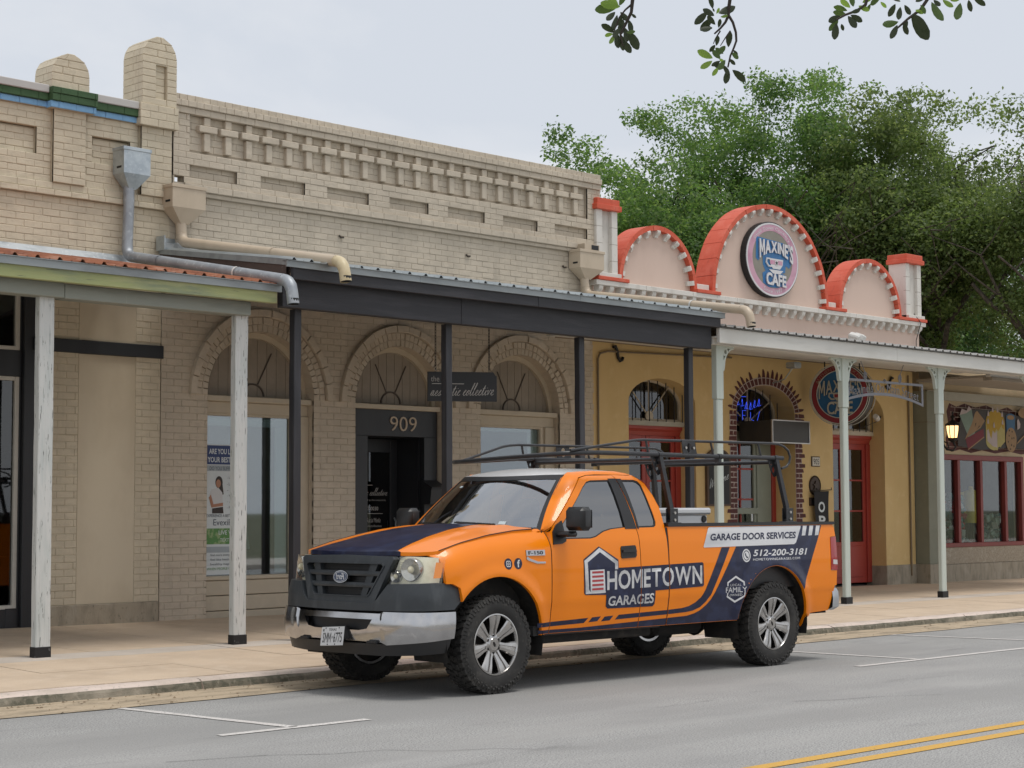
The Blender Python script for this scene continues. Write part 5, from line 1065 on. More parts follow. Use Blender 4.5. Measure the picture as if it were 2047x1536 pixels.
# ------------------------------------------------------------------ awnings
def post(parent, name, x, ztop, w, d, m, foot=True, chamfer=None):
    zb = zs(x, 14.7)-.004; o = MB()
    y0 = 14.65; n = 6; V = []
    lean = R_.uniform(-.012, .012)
    if not chamfer:
        V = []; F = []; c = .007; n = 14
        for i in range(n+1):
            z = zb+.05+(ztop-zb-.05)*i/n; jx, jy = lean*(i/n-.5)+R_.uniform(-.0022, .0022), R_.uniform(-.0015, .0015)
            for (u, v) in ((-w/2+c, 0), (w/2-c, 0), (w/2, c), (w/2, d-c), (w/2-c, d), (-w/2+c, d), (-w/2, d-c), (-w/2, c)): V.append((x+u+jx+R_.uniform(-.0015, .0015), y0+v+jy, z))
        F = [(i*8+j, i*8+(j+1) % 8, (i+1)*8+(j+1) % 8, (i+1)*8+j) for i in range(n) for j in range(8)]; o.add(V, F); o.add(V[-8:], [tuple(range(8))])
    elif chamfer:
        o.bbox(x-w/2+.008, x+w/2-.008, y0+.008, y0+d-.008, zb+.02, chamfer, .012); o.bbox(x-w/2, x+w/2, y0, y0+d, chamfer, ztop, .006)
    else: o.bbox(x-w/2, x+w/2, y0, y0+d, zb+.05, ztop, .008)
    p = o.build(name, m, parent)
    if foot:
        o = MB(); o.bbox(x-w/2-.006, x+w/2+.006, y0-.006, y0+d+.006, zb, zb+.10, .004); o.build('post_base', mat('black_post_base', (.012, .012, .013), .6, layers=[((.2, .2, .2), 30, (1, 1, 1), .66, .7, .6, 3)]), p)
    return p
def corrugated(parent, x0a, x0b, x1, ya, za, yb, zb, m, pitch=.23, name='roof_sheet'):
    """ribbed sheet from the eaves (ya, za) up to the wall (yb, zb); left edge runs x0a -> x0b; laid as separate sheets"""
    n = int((x1-x0a)/pitch); per = 4; i = 0
    while i < n:
        o = MB(); V = []; cols = []
        j1 = min(n, i+per)
        for j in range(i, j1):
            xr = x0a+j*pitch; cols += [(xr, 0), (xr+.02, .028), (xr+.04, .028), (xr+.06, 0), (xr+.14, .0), (xr+.15, .008), (xr+.165, 0)]
        cols.append((x0a+j1*pitch+.012, .003))
        jit = R_.uniform(-.012, .012)
        for (xx, h) in cols:
            sh_ = (x0b-x0a)*(1-(xx-x0a)/(x1-x0a)); V += [(xx, ya+jit, za+h), (xx+sh_, yb, zb+h)]
        k = len(cols); o.add(V, [(2*a, 2*a+2, 2*a+3, 2*a+1) for a in range(k-1)])
        V2 = [(p[0], p[1], p[2]-.008) for p in V]; o.add(V2, [(2*a+1, 2*a+3, 2*a+2, 2*a) for a in range(k-1)]); o.add([q for a in range(k) for q in (V[2*a], V2[2*a])], [(2*a, 2*a+1, 2*a+3, 2*a+2) for a in range(k-1)])
        o.build(name, m, parent); i = j1
LIME = mat('peeling_lime_paint', (.34, .375, .17), .7, layers=[((.22, .26, .17), 3, (.35, 1, 2), .46, .62, .85, 6), ((.42, .43, .22), 8, (.3, 1, 3), .5, .66, .7, 5), ((.10, .11, .08), 13, (.3, 1, 3), .64, .72, .8, 6)], bumps=[(24, (.3, 1, 4), .3, .008)])
SAGEB = mat('weathered_sage_beam', (.28, .30, .265), .7, layers=[((.20, .215, .19), 4, (.3, 1, 2), .46, .64, .8, 5), ((.44, .46, .42), 30, (5, 1, .3), .70, .75, .6, 5)], bumps=[(24, (.3, 1, 4), .3, .008)])
WHPOST = mat('peeling_white_post', (.60, .615, .60), .65, layers=[((.49, .53, .52), 3, (3, 3, .5), .46, .64, .8, 5), ((.08, .085, .08), 14, (5, 5, .5), .63, .66, .9, 7), ((.42, .45, .44), 11, (5, 5, .25), .58, .68, .7, 5)], bumps=[(16, (4, 4, .35), .5, .012)])
RUST = mat('rusted_roof_sheet', (.34, .13, .065), .8, layers=[((.20, .075, .045), 5, (1, .5, 1), .46, .62, .8, 5), ((.48, .27, .19), 8, (1, .4, 1), .54, .68, .7, 5)])
ROOFGALV = mat('galvanised_roof_sheet', (.44, .48, .49), .42, metal=.55, layers=[((.34, .38, .40), 4, (1, .4, 1), .46, .64, .8, 5)])
ROOFPALE = mat('pale_roof_sheet', (.45, .44, .42), .5, metal=.2, var=.1)
EDGE = mat('dull_metal_edge', (.30, .33, .34), .45, metal=.4, layers=[((.22, .24, .25), 5, (.3, 1, 1), .45, .63, .8, 5)])
BROWNB = mat('stained_brown_board', (.085, .055, .045), .8, layers=[((.20, .17, .15), 17, (.4, .4, 1.5), .64, .70, .9, 4), ((.05, .033, .028), 4, (1, .3, 1), .45, .63, .8, 5)])
# left awning
a1 = thing('awning', 'weathered lime and sage porch awning with rusted roof and peeling white posts', 'awning', (9, 14.7, .15))
o = MB(); o.bbox(3.5, 7.6, 14.44, 14.50, 3.60, 3.74, .006); o.bbox(7.605, 11.36, 14.44, 14.50, 3.60, 3.74, .006); o.build('fascia_board', LIME, a1)
o = MB(); o.box(3.5, 11.40, 14.415, 14.44, 3.715, 3.79); o.box(3.5, 11.40, 14.40, 14.56, 3.785, 3.792); o.build('metal_edge', EDGE, a1)
o = MB(); o.bbox(3.5, 8.98, 14.58, 14.76, 3.475, 3.615, .006); o.bbox(8.985, 11.14, 14.585, 14.765, 3.47, 3.61, .006); o.build('beam', SAGEB, a1)
corrugated(a1, 3.5, 3.5, 11.36, 14.40, 3.80, 17.56, 4.34, RUST)
o = MB(); o.add([(3.5, 14.5, 3.74), (11.36, 14.5, 3.74), (11.36, 17.56, 4.26), (3.5, 17.56, 4.26)], [(0, 3, 2, 1)]); o.build('soffit', SAGEB, a1)
o = MB()
for xa, xb in ((3.5, 7.0), (7.004, 9.6), (9.604, 11.9)): o.add([(xa, 17.53, 4.335), (xb, 17.53, 4.335), (xb, 17.585, 4.44), (xa, 17.585, 4.44), (xa, 17.40, 4.325), (xb, 17.40, 4.325)], [(0, 1, 2, 3), (4, 5, 1, 0)])
o.build('wall_flashing', FLASH, a1)
for x_ in (6.55, 8.845, 11.075): post(a1, 'post', x_, 3.475, .155, .085, WHPOST)
# black awning
a2 = thing('awning', 'black painted timber porch awning with thin galvanised roof edge', 'awning', (15, 14.7, .15))
o = MB(); o.bbox(11.55, 15.2, 14.42, 14.47, 3.865, 4.0, .005); o.bbox(15.204, 18.66, 14.42, 14.47, 3.865, 4.0, .005); o.build('fascia_board', BLACKWOOD, a2)
o = MB(); o.bbox(11.50, 14.05, 14.53, 14.62, 3.585, 3.90, .006); o.bbox(14.054, 18.60, 14.53, 14.62, 3.585, 3.90, .006); o.bbox(11.6, 18.62, 14.66, 14.75, 3.60, 3.9, .006); o.build('beam', BLACKWOOD, a2)
o = MB()
for xa, xb in ((11.45, 13.3), (13.303, 15.9), (15.903, 18.72)): o.box(xa, xb, 14.395, 14.42, 3.985, 4.055)
o.box(11.45, 18.72, 14.38, 14.5, 4.05, 4.056); o.build('metal_edge', EDGE, a2)
corrugated(a2, 11.50, 12.09, 18.72, 14.38, 4.062, 17.57, 4.56, ROOFGALV)
o = MB(); o.add([(11.56, 14.5, 3.98), (18.62, 14.5, 3.98), (18.62, 17.56, 4.46), (12.1, 17.56, 4.46)], [(0, 3, 2, 1)]); o.build('soffit', BLACKWOOD, a2)
o = MB(); o.add([(11.52, 14.5, 3.86), (11.52, 14.5, 4.02), (12.08, 17.56, 4.50), (12.08, 17.56, 4.30), (11.57, 14.5, 3.86), (11.57, 14.5, 4.02), (12.13, 17.56, 4.50), (12.13, 17.56, 4.30)], [(0, 1, 2, 3), (4, 7, 6, 5), (0, 3, 7, 4)]); o.build('rake_board', BROWNB, a2)
o = MB(); o.add([(11.49, 14.40, 4.0), (11.49, 14.40, 4.06), (12.06, 17.56, 4.56), (12.06, 17.56, 4.50)], [(0, 1, 2, 3)]); o.build('rake_edge', EDGE, a2)
o = MB()
for xa, xb in ((12.09, 14.4), (14.404, 16.9), (16.904, 19.66)): o.add([(xa, 17.50, 4.555), (xb, 17.50, 4.555), (xb, 17.59, 4.665), (xa, 17.59, 4.665), (xa, 17.35, 4.545), (xb, 17.35, 4.545)], [(0, 1, 2, 3), (4, 5, 1, 0)])
o.build('wall_flashing', FLASH, a2)
o = MB(); o.add([(18.70, 14.42, 4.05), (19.64, 17.57, 4.55), (18.70, 17.57, 4.55), (18.70, 14.42, 3.98), (19.64, 17.57, 4.40), (18.70, 17.57, 4.40)], [(0, 1, 2), (3, 5, 4), (0, 3, 4, 1)]); o.build('roof_infill', ROOFGALV, a2)  # triangle added to close the corner where light leaked onto the arch
o = MB(); o.box(12.03, 12.04, 17.40, 17.57, 4.53, 4.70); o.box(12.04, 12.30, 17.575, 17.585, 4.55, 4.70); o.build('end_flashing', GALV, a2)
for x_ in (11.80, 13.98, 16.21, 18.32): post(a2, 'post', x_, 3.59, .095, .09, BLACKPOST, False)
# cafe awning
a3 = thing('awning', 'white cafe porch awning on sage posts with pierced corner brackets', 'awning', (23, 14.7, .15)); WHITEW = mat('white_painted_board', (.64, .635, .60), .55, layers=[((.52, .51, .47), 4, (.3, 1, 2), .5, .68, .6, 5)], bumps=[(24, (.3, 1, 4), .15, .006)])
o = MB()
for xa, xb in ((18.66, 22.9), (22.903, 26.6), (26.603, 31)): o.bbox(xa, xb, 14.44, 14.50, 3.665, 3.865, .006)
o.build('fascia_board', WHITEW, a3)
o = MB(); o.box(18.66, 31, 14.40, 14.55, 3.868, 3.876); o.build('metal_edge', mat('dark_roof_edge', (.12, .12, .12), .5), a3)
corrugated(a3, 18.68, 19.68, 31, 14.39, 3.885, 17.57, 4.20, ROOFPALE, .2)
o = MB(); ns = 7
for i in range(ns):
    ya, yb = 14.50+i*3.06/ns, 14.50+(i+1)*3.06/ns-.006; za, zb = 3.74+(ya-14.5)*.088, 3.74+(yb-14.5)*.088
    o = MB(); o.box(18.66, 28.4, ya, yb, za, za+.02); o.build('soffit_board', WHITEW, a3)
o = MB(); o.box(18.66, 31, 14.56, 14.76, 3.66, 3.74); o.build('beam', WHITEW, a3)
o = MB(); o.tube([(18.8, 17.5, 3.97), (28.3, 17.5, 3.97)], .014, 6); o.build('conduit', mat('brown_conduit', (.20, .15, .09), .6), a3)
o = MB(); o.bbox(23.80, 23.98, 16.9, 17.1, 3.76, 3.86, .02); o.tube([(23.9, 17.0, 3.8), (23.92, 17.2, 3.6), (23.93, 17.45, 3.55)], .012, 5); o.build('junction_box', GALV, a3)
for x_ in (18.93, 21.86, 24.46, 27.35):
    p = post(a3, 'post', x_, 3.665, .15, .088, SAGE, chamfer=2.95)
    for s in ((-1, 1) if x_ > 19 else (1,)):
        ol = [(0, 0), (.26, 0), (.26, -.03)]+[(.26-.20*math.sin(rad(t)), -.27+.235*math.cos(rad(t))-.0) for t in (18, 36, 54, 72, 88)]+[(.045, -.33), (0, -.33)]
        hole = [(.075+.028*math.cos(i*math.pi/5), -.075+.028*math.sin(i*math.pi/5)) for i in range(10)]; tri = [(.115, -.03), (.175, -.03), (.13, -.075)]; tri2 = [(.03, -.12), (.075, -.135), (.03, -.19)]
        f_ = lambda u, v, d: (x_+s*(.074+u), 14.672-d, 3.662+v)
        o = MB(); o.panel(ol, [hole, tri, tri2], f_, None, None, .045, back=True); o.build('bracket', SAGE, a3)
# ------------------------------------------------------------------ downspouts
def downspout(label, xh, w, zt, zm, zb, path, r, m_head, m_pipe, elbow_end, seams=(), m_end=None, drop=None):
    t = thing('downspout', label, 'downspout', (xh, 17.5, 4.3)); yb, yf = 17.585, 17.36
    o = MB(); tw = .055
    P = [(-w/2, yb, zt), (w/2, yb, zt), (w/2, yf, zt), (-w/2, yf, zt), (-w/2, yb, zm), (w/2, yb, zm), (w/2, yf, zm), (-w/2, yf, zm), (-tw, yb-.03, zb), (tw, yb-.03, zb), (tw, yb-.14, zb), (-tw, yb-.14, zb)]
    o.add([(xh+a, b, c) for a, b, c in P], [(3, 2, 6, 7), (0, 3, 7, 4), (2, 1, 5, 6), (0, 4, 5, 1), (7, 6, 10, 11), (4, 7, 11, 8), (6, 5, 9, 10), (5, 4, 8, 9)])
    o.bbox(xh-w/2-.012, xh+w/2+.012, yf-.012, yf+.006, zt-.03, zt+.01, .003); o.bbox(xh-w/2-.012, xh-w/2+.005, yf, yb, zt-.03, zt+.01, .003); o.bbox(xh+w/2-.005, xh+w/2+.012, yf, yb, zt-.03, zt+.01, .003); o.box(xh-w/2-.004, xh-w/2+.001, yf+.05, yf+.14, zm+.06, zm+.085, 1); o.build('leader_head', [m_head, IRON], t)
    pts = [Vector(p) for p in path]; out = [pts[0]]
    for i in range(1, len(pts)-1):
        a, b = (pts[i-1]-pts[i]).normalized(), (pts[i+1]-pts[i]).normalized(); rr = .13
        for k in range(7):
            q = k/6; p0, p1, p2 = pts[i]+a*rr, pts[i], pts[i]+b*rr; out.append(p0*(1-q)**2+p1*2*q*(1-q)+p2*q*q)
    out.append(pts[-1]); rs = [r]*len(out)
    for i in range(len(out)):
        for j in range(1, len(pts)-1):
            if (out[i]-pts[j]).length < .128 and i % 2: rs[i] = r*1.05
    cut = len(out)-8; o = MB(); o.tube(out[:cut+1], rs[:cut+1], 14, caps=False); o.build('pipe', m_pipe, t, smooth=50)
    o = MB(); o.tube(out[cut:], rs[cut:], 14, caps=False); o.lathe([(r*.92, 0), (r*.92, .06)], 12, Matrix.Translation(out[-1]), 1); o.build('end_elbow', [m_end or m_pipe, IRON], t, smooth=50)
    a, b = pts[-3] if False else pts[-3], pts[-2]
    for s in seams:
        c = a.lerp(b, s); d = (b-a).normalized(); o = MB(); o.tube([c-d*.016, c+d*.016], r*1.1, 14, caps=False); o.tube([c+Vector((0, 0, -r*.8)), c+Vector((0, 0, -r*1.0-.05))], .012, 4); o.build('pipe_strap', WP if s > .6 else m_pipe, t, smooth=50)
downspout('galvanised leader head and grey downspout over the rusted awning roof', 11.62, .36, 5.655, 5.36, 5.20, [(11.60, 17.50, 5.21), (11.60, 17.49, 5.12), (11.58, 17.49, 4.42), (11.36, 14.22, 3.81), (11.36, 14.18, 3.57)], .062, GALV, GALV_D, 1, (.22, .70))
downspout('tan leader head and cream downspout over the left end of the black awning', 12.345, .47, 5.31, 5.05, 4.87, [(12.33, 17.50, 4.88), (12.33, 17.49, 4.82), (12.33, 17.49, 4.66), (12.00, 14.16, 4.06), (12.00, 14.12, 3.85)], .062, TANMETAL, TANMETAL, 1, (.60,), CREAMPIPE)
downspout('tan leader head and tan downspout at the joint with the cafe', 19.44, .52, 5.26, 5.00, 4.85, [(19.42, 17.50, 4.86), (19.42, 17.49, 4.80), (19.44, 17.49, 4.63), (18.92, 14.16, 4.09), (18.92, 14.12, 3.87)], .062, TANMETAL, TANMETAL, 1, (.68,))
o = MB(); t = thing('wall_pipe_stub', 'short tan box outlet on top of the leader head beside the cafe', 'outlet', (19.5, 17.5, 5.3)); o.box(19.30, 19.62, 17.38, 17.58, 5.27, 5.36); o.build('outlet_box', TANMETAL, t); o = MB(); o.box(19.45, 19.60, 17.375, 17.38, 5.285, 5.35); o.build('outlet_mouth', IRON, t)
for hx, hz in ((14.88, 5.02), (17.15, 5.00), (19.10, 5.03)):
    o = MB(); o.tube([(hx-.05, YF-.012, hz), (hx-.03, YF-.02, hz-.025), (hx+.02, YF-.02, hz-.02)], .014, 5); o.build('old_bolt', mat('rust_bolt', (.06, .045, .035), .8), bm_)
# ------------------------------------------------------------------ pickup truck (local axes: x rearwards, y towards the kerb, z up)
ORANGE = mat('orange_vinyl_wrap', (.90, .235, .0), .32, coat=.3, spec=.3, layers=[((.84, .21, .0), 1.5, (1, 1, 1), .45, .65, .5, 4)])
NAVY = mat('navy_vinyl_wrap', (.009, .012, .042), .3, coat=.2, spec=.35, layers=[((.022, .032, .085), 9, (1, 1, 1), .5, .62, .6, 5)])
ROOFW = mat('white_roof_paint', (.70, .70, .70), .25, coat=.5)
GREYPL = mat('charcoal_textured_plastic', (.036, .042, .048), .5, layers=[((.075, .083, .09), 5, (2, 2, .35), .52, .68, .6, 6), ((.022, .026, .03), 3, (1, 1, 1), .45, .6, .6, 4)], bumps=[(300, (1, 1, 1), .1, .002)])
BLKPL = mat('black_trim_plastic', (.014, .014, .015), .42, bumps=[(300, (1, 1, 1), .08, .002)])
RUBBER = mat('tyre_rubber', (.022, .021, .02), .8, layers=[((.05, .047, .042), 6, (1, 1, 1), .46, .66, .7, 5), ((.085, .078, .068), 30, (1, 1, 1), .58, .7, .5, 5)], bumps=[(80, (1, 1, 1), .2, .003)])
CHROME = mat('chrome', (.52, .52, .53), .15, metal=1, rough_var=.08, layers=[((.36, .36, .37), 4, (1, 1, 1), .45, .65, .6, 5)])
RIMM = mat('polished_wheel', (.50, .49, .48), .2, metal=1, layers=[((.36, .35, .34), 9, (1, 1, 1), .45, .65, .7, 5)])
DARK = mat('underbody_black', (.012, .011, .010), .85, layers=[((.04, .033, .026), 7, (1, 1, 1), .5, .68, .8, 5)])
LAMPBASE = mat('hazy_headlight_reflector', (.93, .91, .78), .4, metal=0, layers=[((.74, .71, .56), 14, (1, 1, 1), .45, .65, .6, 4)])
LAMPLENS = glass('hazy_headlight_lens', (.98, .97, .91), .02, .15)
AMBER = mat('amber_lens', (.90, .30, .06), .25, coat=.5); REDLENS = mat('red_tail_lens', (.34, .006, .012), .2, coat=.8)
SILV = mat('silver_graphic', (.56, .56, .57), .3, metal=.35, coat=.4, layers=[((.72, .72, .73), 3.2, (1, 1, 2.2), .42, .6, .9, 2), ((.36, .36, .37), 4.1, (1, 1, 2.0), .54, .66, .8, 2)])
WGRAPH = mat('white_graphic', (.68, .68, .69), .3, coat=.4, layers=[((.46, .47, .49), 2.2, (.6, 1, 3), .5, .66, .7, 2)]); REDG = mat('red_graphic', (.42, .045, .05), .35)
TINT = glass('tinted_side_glass', (.08, .085, .09), .19); SCREEN = glass('windscreen_glass', (.52, .58, .57), .32); ALUMW = mat('white_aluminium_box', (.66, .67, .68), .35, metal=.15, layers=[((.52, .53, .54), 3, (1, 1, .5), .5, .66, .6, 4)])
RACK = mat('black_rack_tube', (.022, .023, .026), .35, layers=[((.05, .05, .055), 18, (1, 1, 1), .55, .7, .6, 4)]); BOLT = mat('bolt_steel', (.5, .48, .45), .35, metal=.8); ALU = mat('dull_bumper_chrome', (.5, .52, .54), .3, metal=.85, layers=[((.36, .37, .39), 6, (1, 1, .6), .45, .65, .6, 5)])
tk = thing('pickup_truck', 'orange and navy lettered pickup truck with black ladder rack parked at the kerb', 'pickup truck', (10.462, 11.323, 0), -.0228)
def lerp_t(tab, x):
    if x <= tab[0][0]: return tab[0][1]
    for (a, b), (c, d) in zip(tab, tab[1:]):
        if x <= c:
            t = (x-a)/(c-a); return b+(d-b)*t
    return tab[-1][1]
def smooth_tab(tab, lo, hi, n=160, kk=13):
    xs = np.linspace(lo, hi, n); ys = np.array([lerp_t(tab, x) for x in xs]); k = np.hanning(kk); k /= k.sum()
    yp = np.pad(ys, kk//2, mode='edge'); ys = np.convolve(yp, k, 'valid'); return lambda x: float(np.interp(x, xs, ys))
ZT = smooth_tab([(-.9, 1.07), (-.75, 1.112), (-.6, 1.15), (-.3, 1.228), (0, 1.285), (.3, 1.32), (.7, 1.338)], -.95, .75)
PB = smooth_tab([(.30, .86), (.40, .905), (.46, .93), (.55, .952), (.66, .968), (.685, .970), (.70, .978), (.85, .983), (1.0, .983), (1.12, .976), (1.22, .964), (1.31, .940), (1.45, .905), (1.60, .85), (1.70, .805), (1.76, .772), (1.79, .735), (1.82, .675), (1.845, .60), (1.86, .5)], .28, 1.88, 320, 7)
PBED = smooth_tab([(.30, .86), (.40, .905), (.46, .93), (.55, .952), (.66, .968), (.685, .970), (.70, .978), (.85, .983), (1.0, .983), (1.2, .974), (1.33, .960), (1.4, .955)], .28, 1.45, 240, 7)
AC = [(0.02, .42), (3.69, .42)]; AR_ = .53
def yhalf(s, z):
    if s > 2.148: y = PBED(z)
    elif s < .66:
        y = PBED(z); zt = ZT(s); k = (z-(zt-.23))/.23
        if k > 0: y -= .115*min(k, 1.15)**2.4
    else: y = PB(z)
    if s < -.35: y -= .30*((-.35-s)/.45)**2.6
    for (cs, cz) in AC:
        d = math.hypot(s-cs, z-cz)
        if z > .44: y += .020*math.exp(-((d-AR_-.02)/.055)**2)
        if .2 < z < .46: y += 0
    return y
def side(sg):
    return lambda s, z, d=0: (s, sg*(yhalf(s, z)+d), z)
DS = side(-1); PS_ = side(1)
GAPS = [(1.766, 1.775), (2.143, 2.158), (.643, .652)]
def conform(mb, vs, fs, fn, d, du=.035, dv=.03, m=0, gaps=True):
    bm = bmesh.new(); V = [bm.verts.new((u, v, 0)) for u, v in vs]
    for f in fs:
        try: bm.faces.new([V[i] for i in f])
        except ValueError: pass
    bmesh.ops.triangulate(bm, faces=[f for f in bm.faces if len(f.verts) > 3], ngon_method='EAR_CLIP')
    us = [p[0] for p in vs]; ws = [p[1] for p in vs]
    def cut(c, ax):
        bmesh.ops.bisect_plane(bm, geom=bm.verts[:]+bm.edges[:]+bm.faces[:], dist=1e-6, plane_co=(c, 0, 0) if ax == 0 else (0, c, 0), plane_no=(1, 0, 0) if ax == 0 else (0, 1, 0))
    for i in range(math.floor(min(us)/du)+1, math.ceil(max(us)/du)): cut(i*du, 0)
    for i in range(math.floor(min(ws)/dv)+1, math.ceil(max(ws)/dv)): cut(i*dv, 1)
    if gaps:
        for a, b in GAPS:
            if min(us) < b and max(us) > a:
                cut(a, 0); cut(b, 0)
                bmesh.ops.delete(bm, geom=[f for f in bm.faces if a < f.calc_center_median().x < b], context='FACES')
    bm.verts.index_update(); mb.add([fn(v.co.x, v.co.y, d) for v in bm.verts], [tuple(v.index for v in f.verts) for f in bm.faces], m); bm.free()
def shape(mb, poly, d, holes=(), m=0, fn=None):
    vs, fs, _ = fill2d(poly, holes); conform(mb, vs, fs, fn or DS, d, m=m)
def decal_text(mb, s, quad, d, fn=None, **kw):
    vs, fs = fit_text(s, quad, **kw); conform(mb, vs, fs, fn or DS, d)
YSC = .945
def B(mb, name, m, smooth=40, parent=None, **kw):
    mb.v = [(x, y*YSC, z) for x, y, z in mb.v]
    return mb.build(name, m, parent or tk, smooth=smooth, local=True, **kw)
# --- body sides
archF = lambda a0, a1, n=22, r=AR_: arc(AC[0][0], AC[0][1], r, r, a0, a1, n); archR = lambda a0, a1, n=26, r=AR_: arc(AC[1][0], AC[1][1], r, r, a0, a1, n)
fender = [(-.60, 1.125), (-.548, 1.108), (-.528, .905), (-.47, .905), (-.40, .87)]+archF(140, 3)+[(.60, .455), (.643, .455), (.643, 1.30), (.60, ZT(.60)-.002)]+[(s, ZT(s)-.002) for s in np.linspace(.5, -.55, 16)]
door_o = [(.652, .455), (1.766, .455), (1.766, 1.27), (1.66, 1.797), (1.32, 1.790), (1.20, 1.765), (.705, 1.345), (.655, 1.30)]
win1 = [(.795, 1.275), (.80, 1.345), (1.20, 1.69), (1.27, 1.735), (1.33, 1.748), (1.572, 1.755), (1.625, 1.335), (1.43, 1.32), (1.33, 1.30), (1.22, 1.255), (1.15, 1.243), (.83, 1.243)]
quart_o = [(1.775, .455), (2.143, .455), (2.143, 1.33), (2.125, 1.50), (2.085, 1.62), (2.02, 1.725), (1.93, 1.795), (1.668, 1.80), (1.775, 1.27)]
win2 = [(1.715, 1.757), (1.90, 1.757), (1.945, 1.745), (1.972, 1.715), (2.035, 1.38), (2.025, 1.345), (2.00, 1.333), (1.768, 1.33)]
bed = [(2.158, .455), (3.155, .455)]+archR(175, -8)[0:]+[(4.30, .475), (4.60, .49), (4.655, .70), (4.665, .735), (4.695, .735), (4.70, .88), (4.60, .885), (4.605, 1.215), (4.695, 1.22), (4.685, 1.30), (4.66, 1.336), (2.158, 1.336)]
RAILS = []
def bpanel(mb, poly, holes, fn, thick):
    vs, fs, bd = fill2d(poly, holes); conform(mb, vs, fs, fn, 0, gaps=False)
    for lp in [poly]+holes:
        k = len(lp)
        for i in range(k):
            a, b = lp[i], lp[(i+1) % k]; n = max(1, int(math.hypot(b[0]-a[0], b[1]-a[1])/.04)); q = [(a[0]+(b[0]-a[0])*j/n, a[1]+(b[1]-a[1])*j/n) for j in range(n+1)]
            mb.add([fn(u, v, 0) for u, v in q]+[fn(u, v, -thick) for u, v in q], [(j, j+1, j+n+2, j+n+1) for j in range(n)])
for sg, fn in ((-1, DS), (1, PS_)):
    o = MB(); bpanel(o, fender, [], fn, .03); B(o, 'front_fender', ORANGE, 35)
    o = MB(); bpanel(o, door_o, [win1], fn, .025); dr = B(o, 'door', ORANGE, 35)
    if sg < 0: truck_door = dr
    o = MB(); bpanel(o, quart_o, [win2], fn, .025); qd = B(o, 'rear_access_door', ORANGE, 35)
    o = MB(); bpanel(o, bed, [], fn, .03); bd_ = B(o, 'bed_side', ORANGE, 35)
    ins = lambda P, k, c: [(c[0]+(u-c[0])*k, c[1]+(v-c[1])*k) for u, v in P]
    c1, c2 = (1.23, 1.48), (1.86, 1.54)
    o = MB(); o.panel(win1, [ins(win1, .955, c1)], lambda s, z, d: fn(s, z, d-.004), .1, .08, .012); B(o, 'window_seal', BLKPL, 35, dr)
    o = MB(); o.panel(ins(win1, .965, c1), [], lambda s, z, d: fn(s, z, d-.010), .1, .08); B(o, 'side_window', TINT, 180, dr)
    o = MB(); o.panel(win2, [ins(win2, .93, c2)], lambda s, z, d: fn(s, z, d-.004), .1, .08, .012); B(o, 'window_seal', BLKPL, 35, qd)
    o = MB(); o.panel(ins(win2, .95, c2), [], lambda s, z, d: fn(s, z, d-.010), .1, .08); B(o, 'quarter_window', TINT, 180, qd)
    o = MB(); o.panel([(1.612, 1.322), (1.764, 1.322), (1.662, 1.768), (1.562, 1.766)], [], lambda s, z, d: fn(s, z, d+.004), .06, .06, .006); o.panel([(1.778, 1.318), (1.795, 1.322), (1.735, 1.766), (1.672, 1.766)], [], lambda s, z, d: fn(s, z, d+.004), .06, .06, .006); B(o, 'pillar_trim', BLKPL, 35, dr)
    # A pillar and roof rail
    RAILS.append((sg, fn))
    o = MB(); o.panel([(2.158, 1.336), (4.68, 1.336), (4.70, 1.352), (4.69, 1.366), (2.158, 1.366)], [], lambda s, z, d: fn(s, z, d+.010), .3, None, .10); V = [(2.158, sg*.87, 1.366), (4.69, sg*.87, 1.366), (4.69, sg*.968, 1.366), (2.158, sg*.968, 1.366)]; o.add(V, [(0, 1, 2, 3)]); B(o, 'bed_rail_cap', BLKPL, 30)
    # inner arches
    for (cs, cz) in AC:
        o = MB(); pts = arc(cs, cz, AR_+.012, AR_+.012, 195, -15, 22)
        o.add([(u, sg*.955, v) for u, v in pts]+[(u, sg*.52, v) for u, v in pts], [(i, i+1, i+24, i+23) for i in range(22)]); o.add([(u, sg*.53, v) for u, v in pts], [tuple(range(23))]); B(o, 'wheel_well', DARK, None)
    # tail light
    tl = [(4.606, 1.21), (4.598, .89), (4.71, .885), (4.70, 1.217)]
    o = MB(); o.panel(tl, [], lambda s, z, d: fn(s, z, d+.006-.12*max(0, s-4.66)**1.0), .03, .08, .05); o.add([(4.705, sg*(.975), .89), (4.705, sg*.80, .89), (4.705, sg*.80, 1.21), (4.70, sg*.972, 1.21)], [(0, 1, 2, 3)]); t_l = B(o, 'tail_light', REDLENS, 30)
    o = MB(); o.panel([(4.63, .99), (4.63, .945), (4.708, .94), (4.707, .985)], [], lambda s, z, d: fn(s, z, d+.009-.12*max(0, s-4.66)), None, None, .004); B(o, 'reverse_lens', mat('clear_lens', (.6, .55, .55), .2, coat=.6), None, t_l)
    # rear bumper
    o = MB(); P = [(4.63, .972), (4.74, .965), (4.80, .90), (4.82, .72), (4.82, 0)]
    V = []
    for z, ds, dy in ((.49, -.05, -.03), (.52, 0, 0), (.60, .005, .004), (.67, 0, 0), (.705, -.02, -.01)): V += [(a+ds, sg*(b+dy), z) for a, b in P]
    o.add(V, [(j*5+i, j*5+i+1, (j+1)*5+i+1, (j+1)*5+i) for j in range(4) for i in range(4)]); o.add([V[20+i] for i in range(5)]+[(4.62, 0, .705)], [(0, 1, 2, 3, 4, 5)]); B(o, 'rear_bumper', ALU, 35)
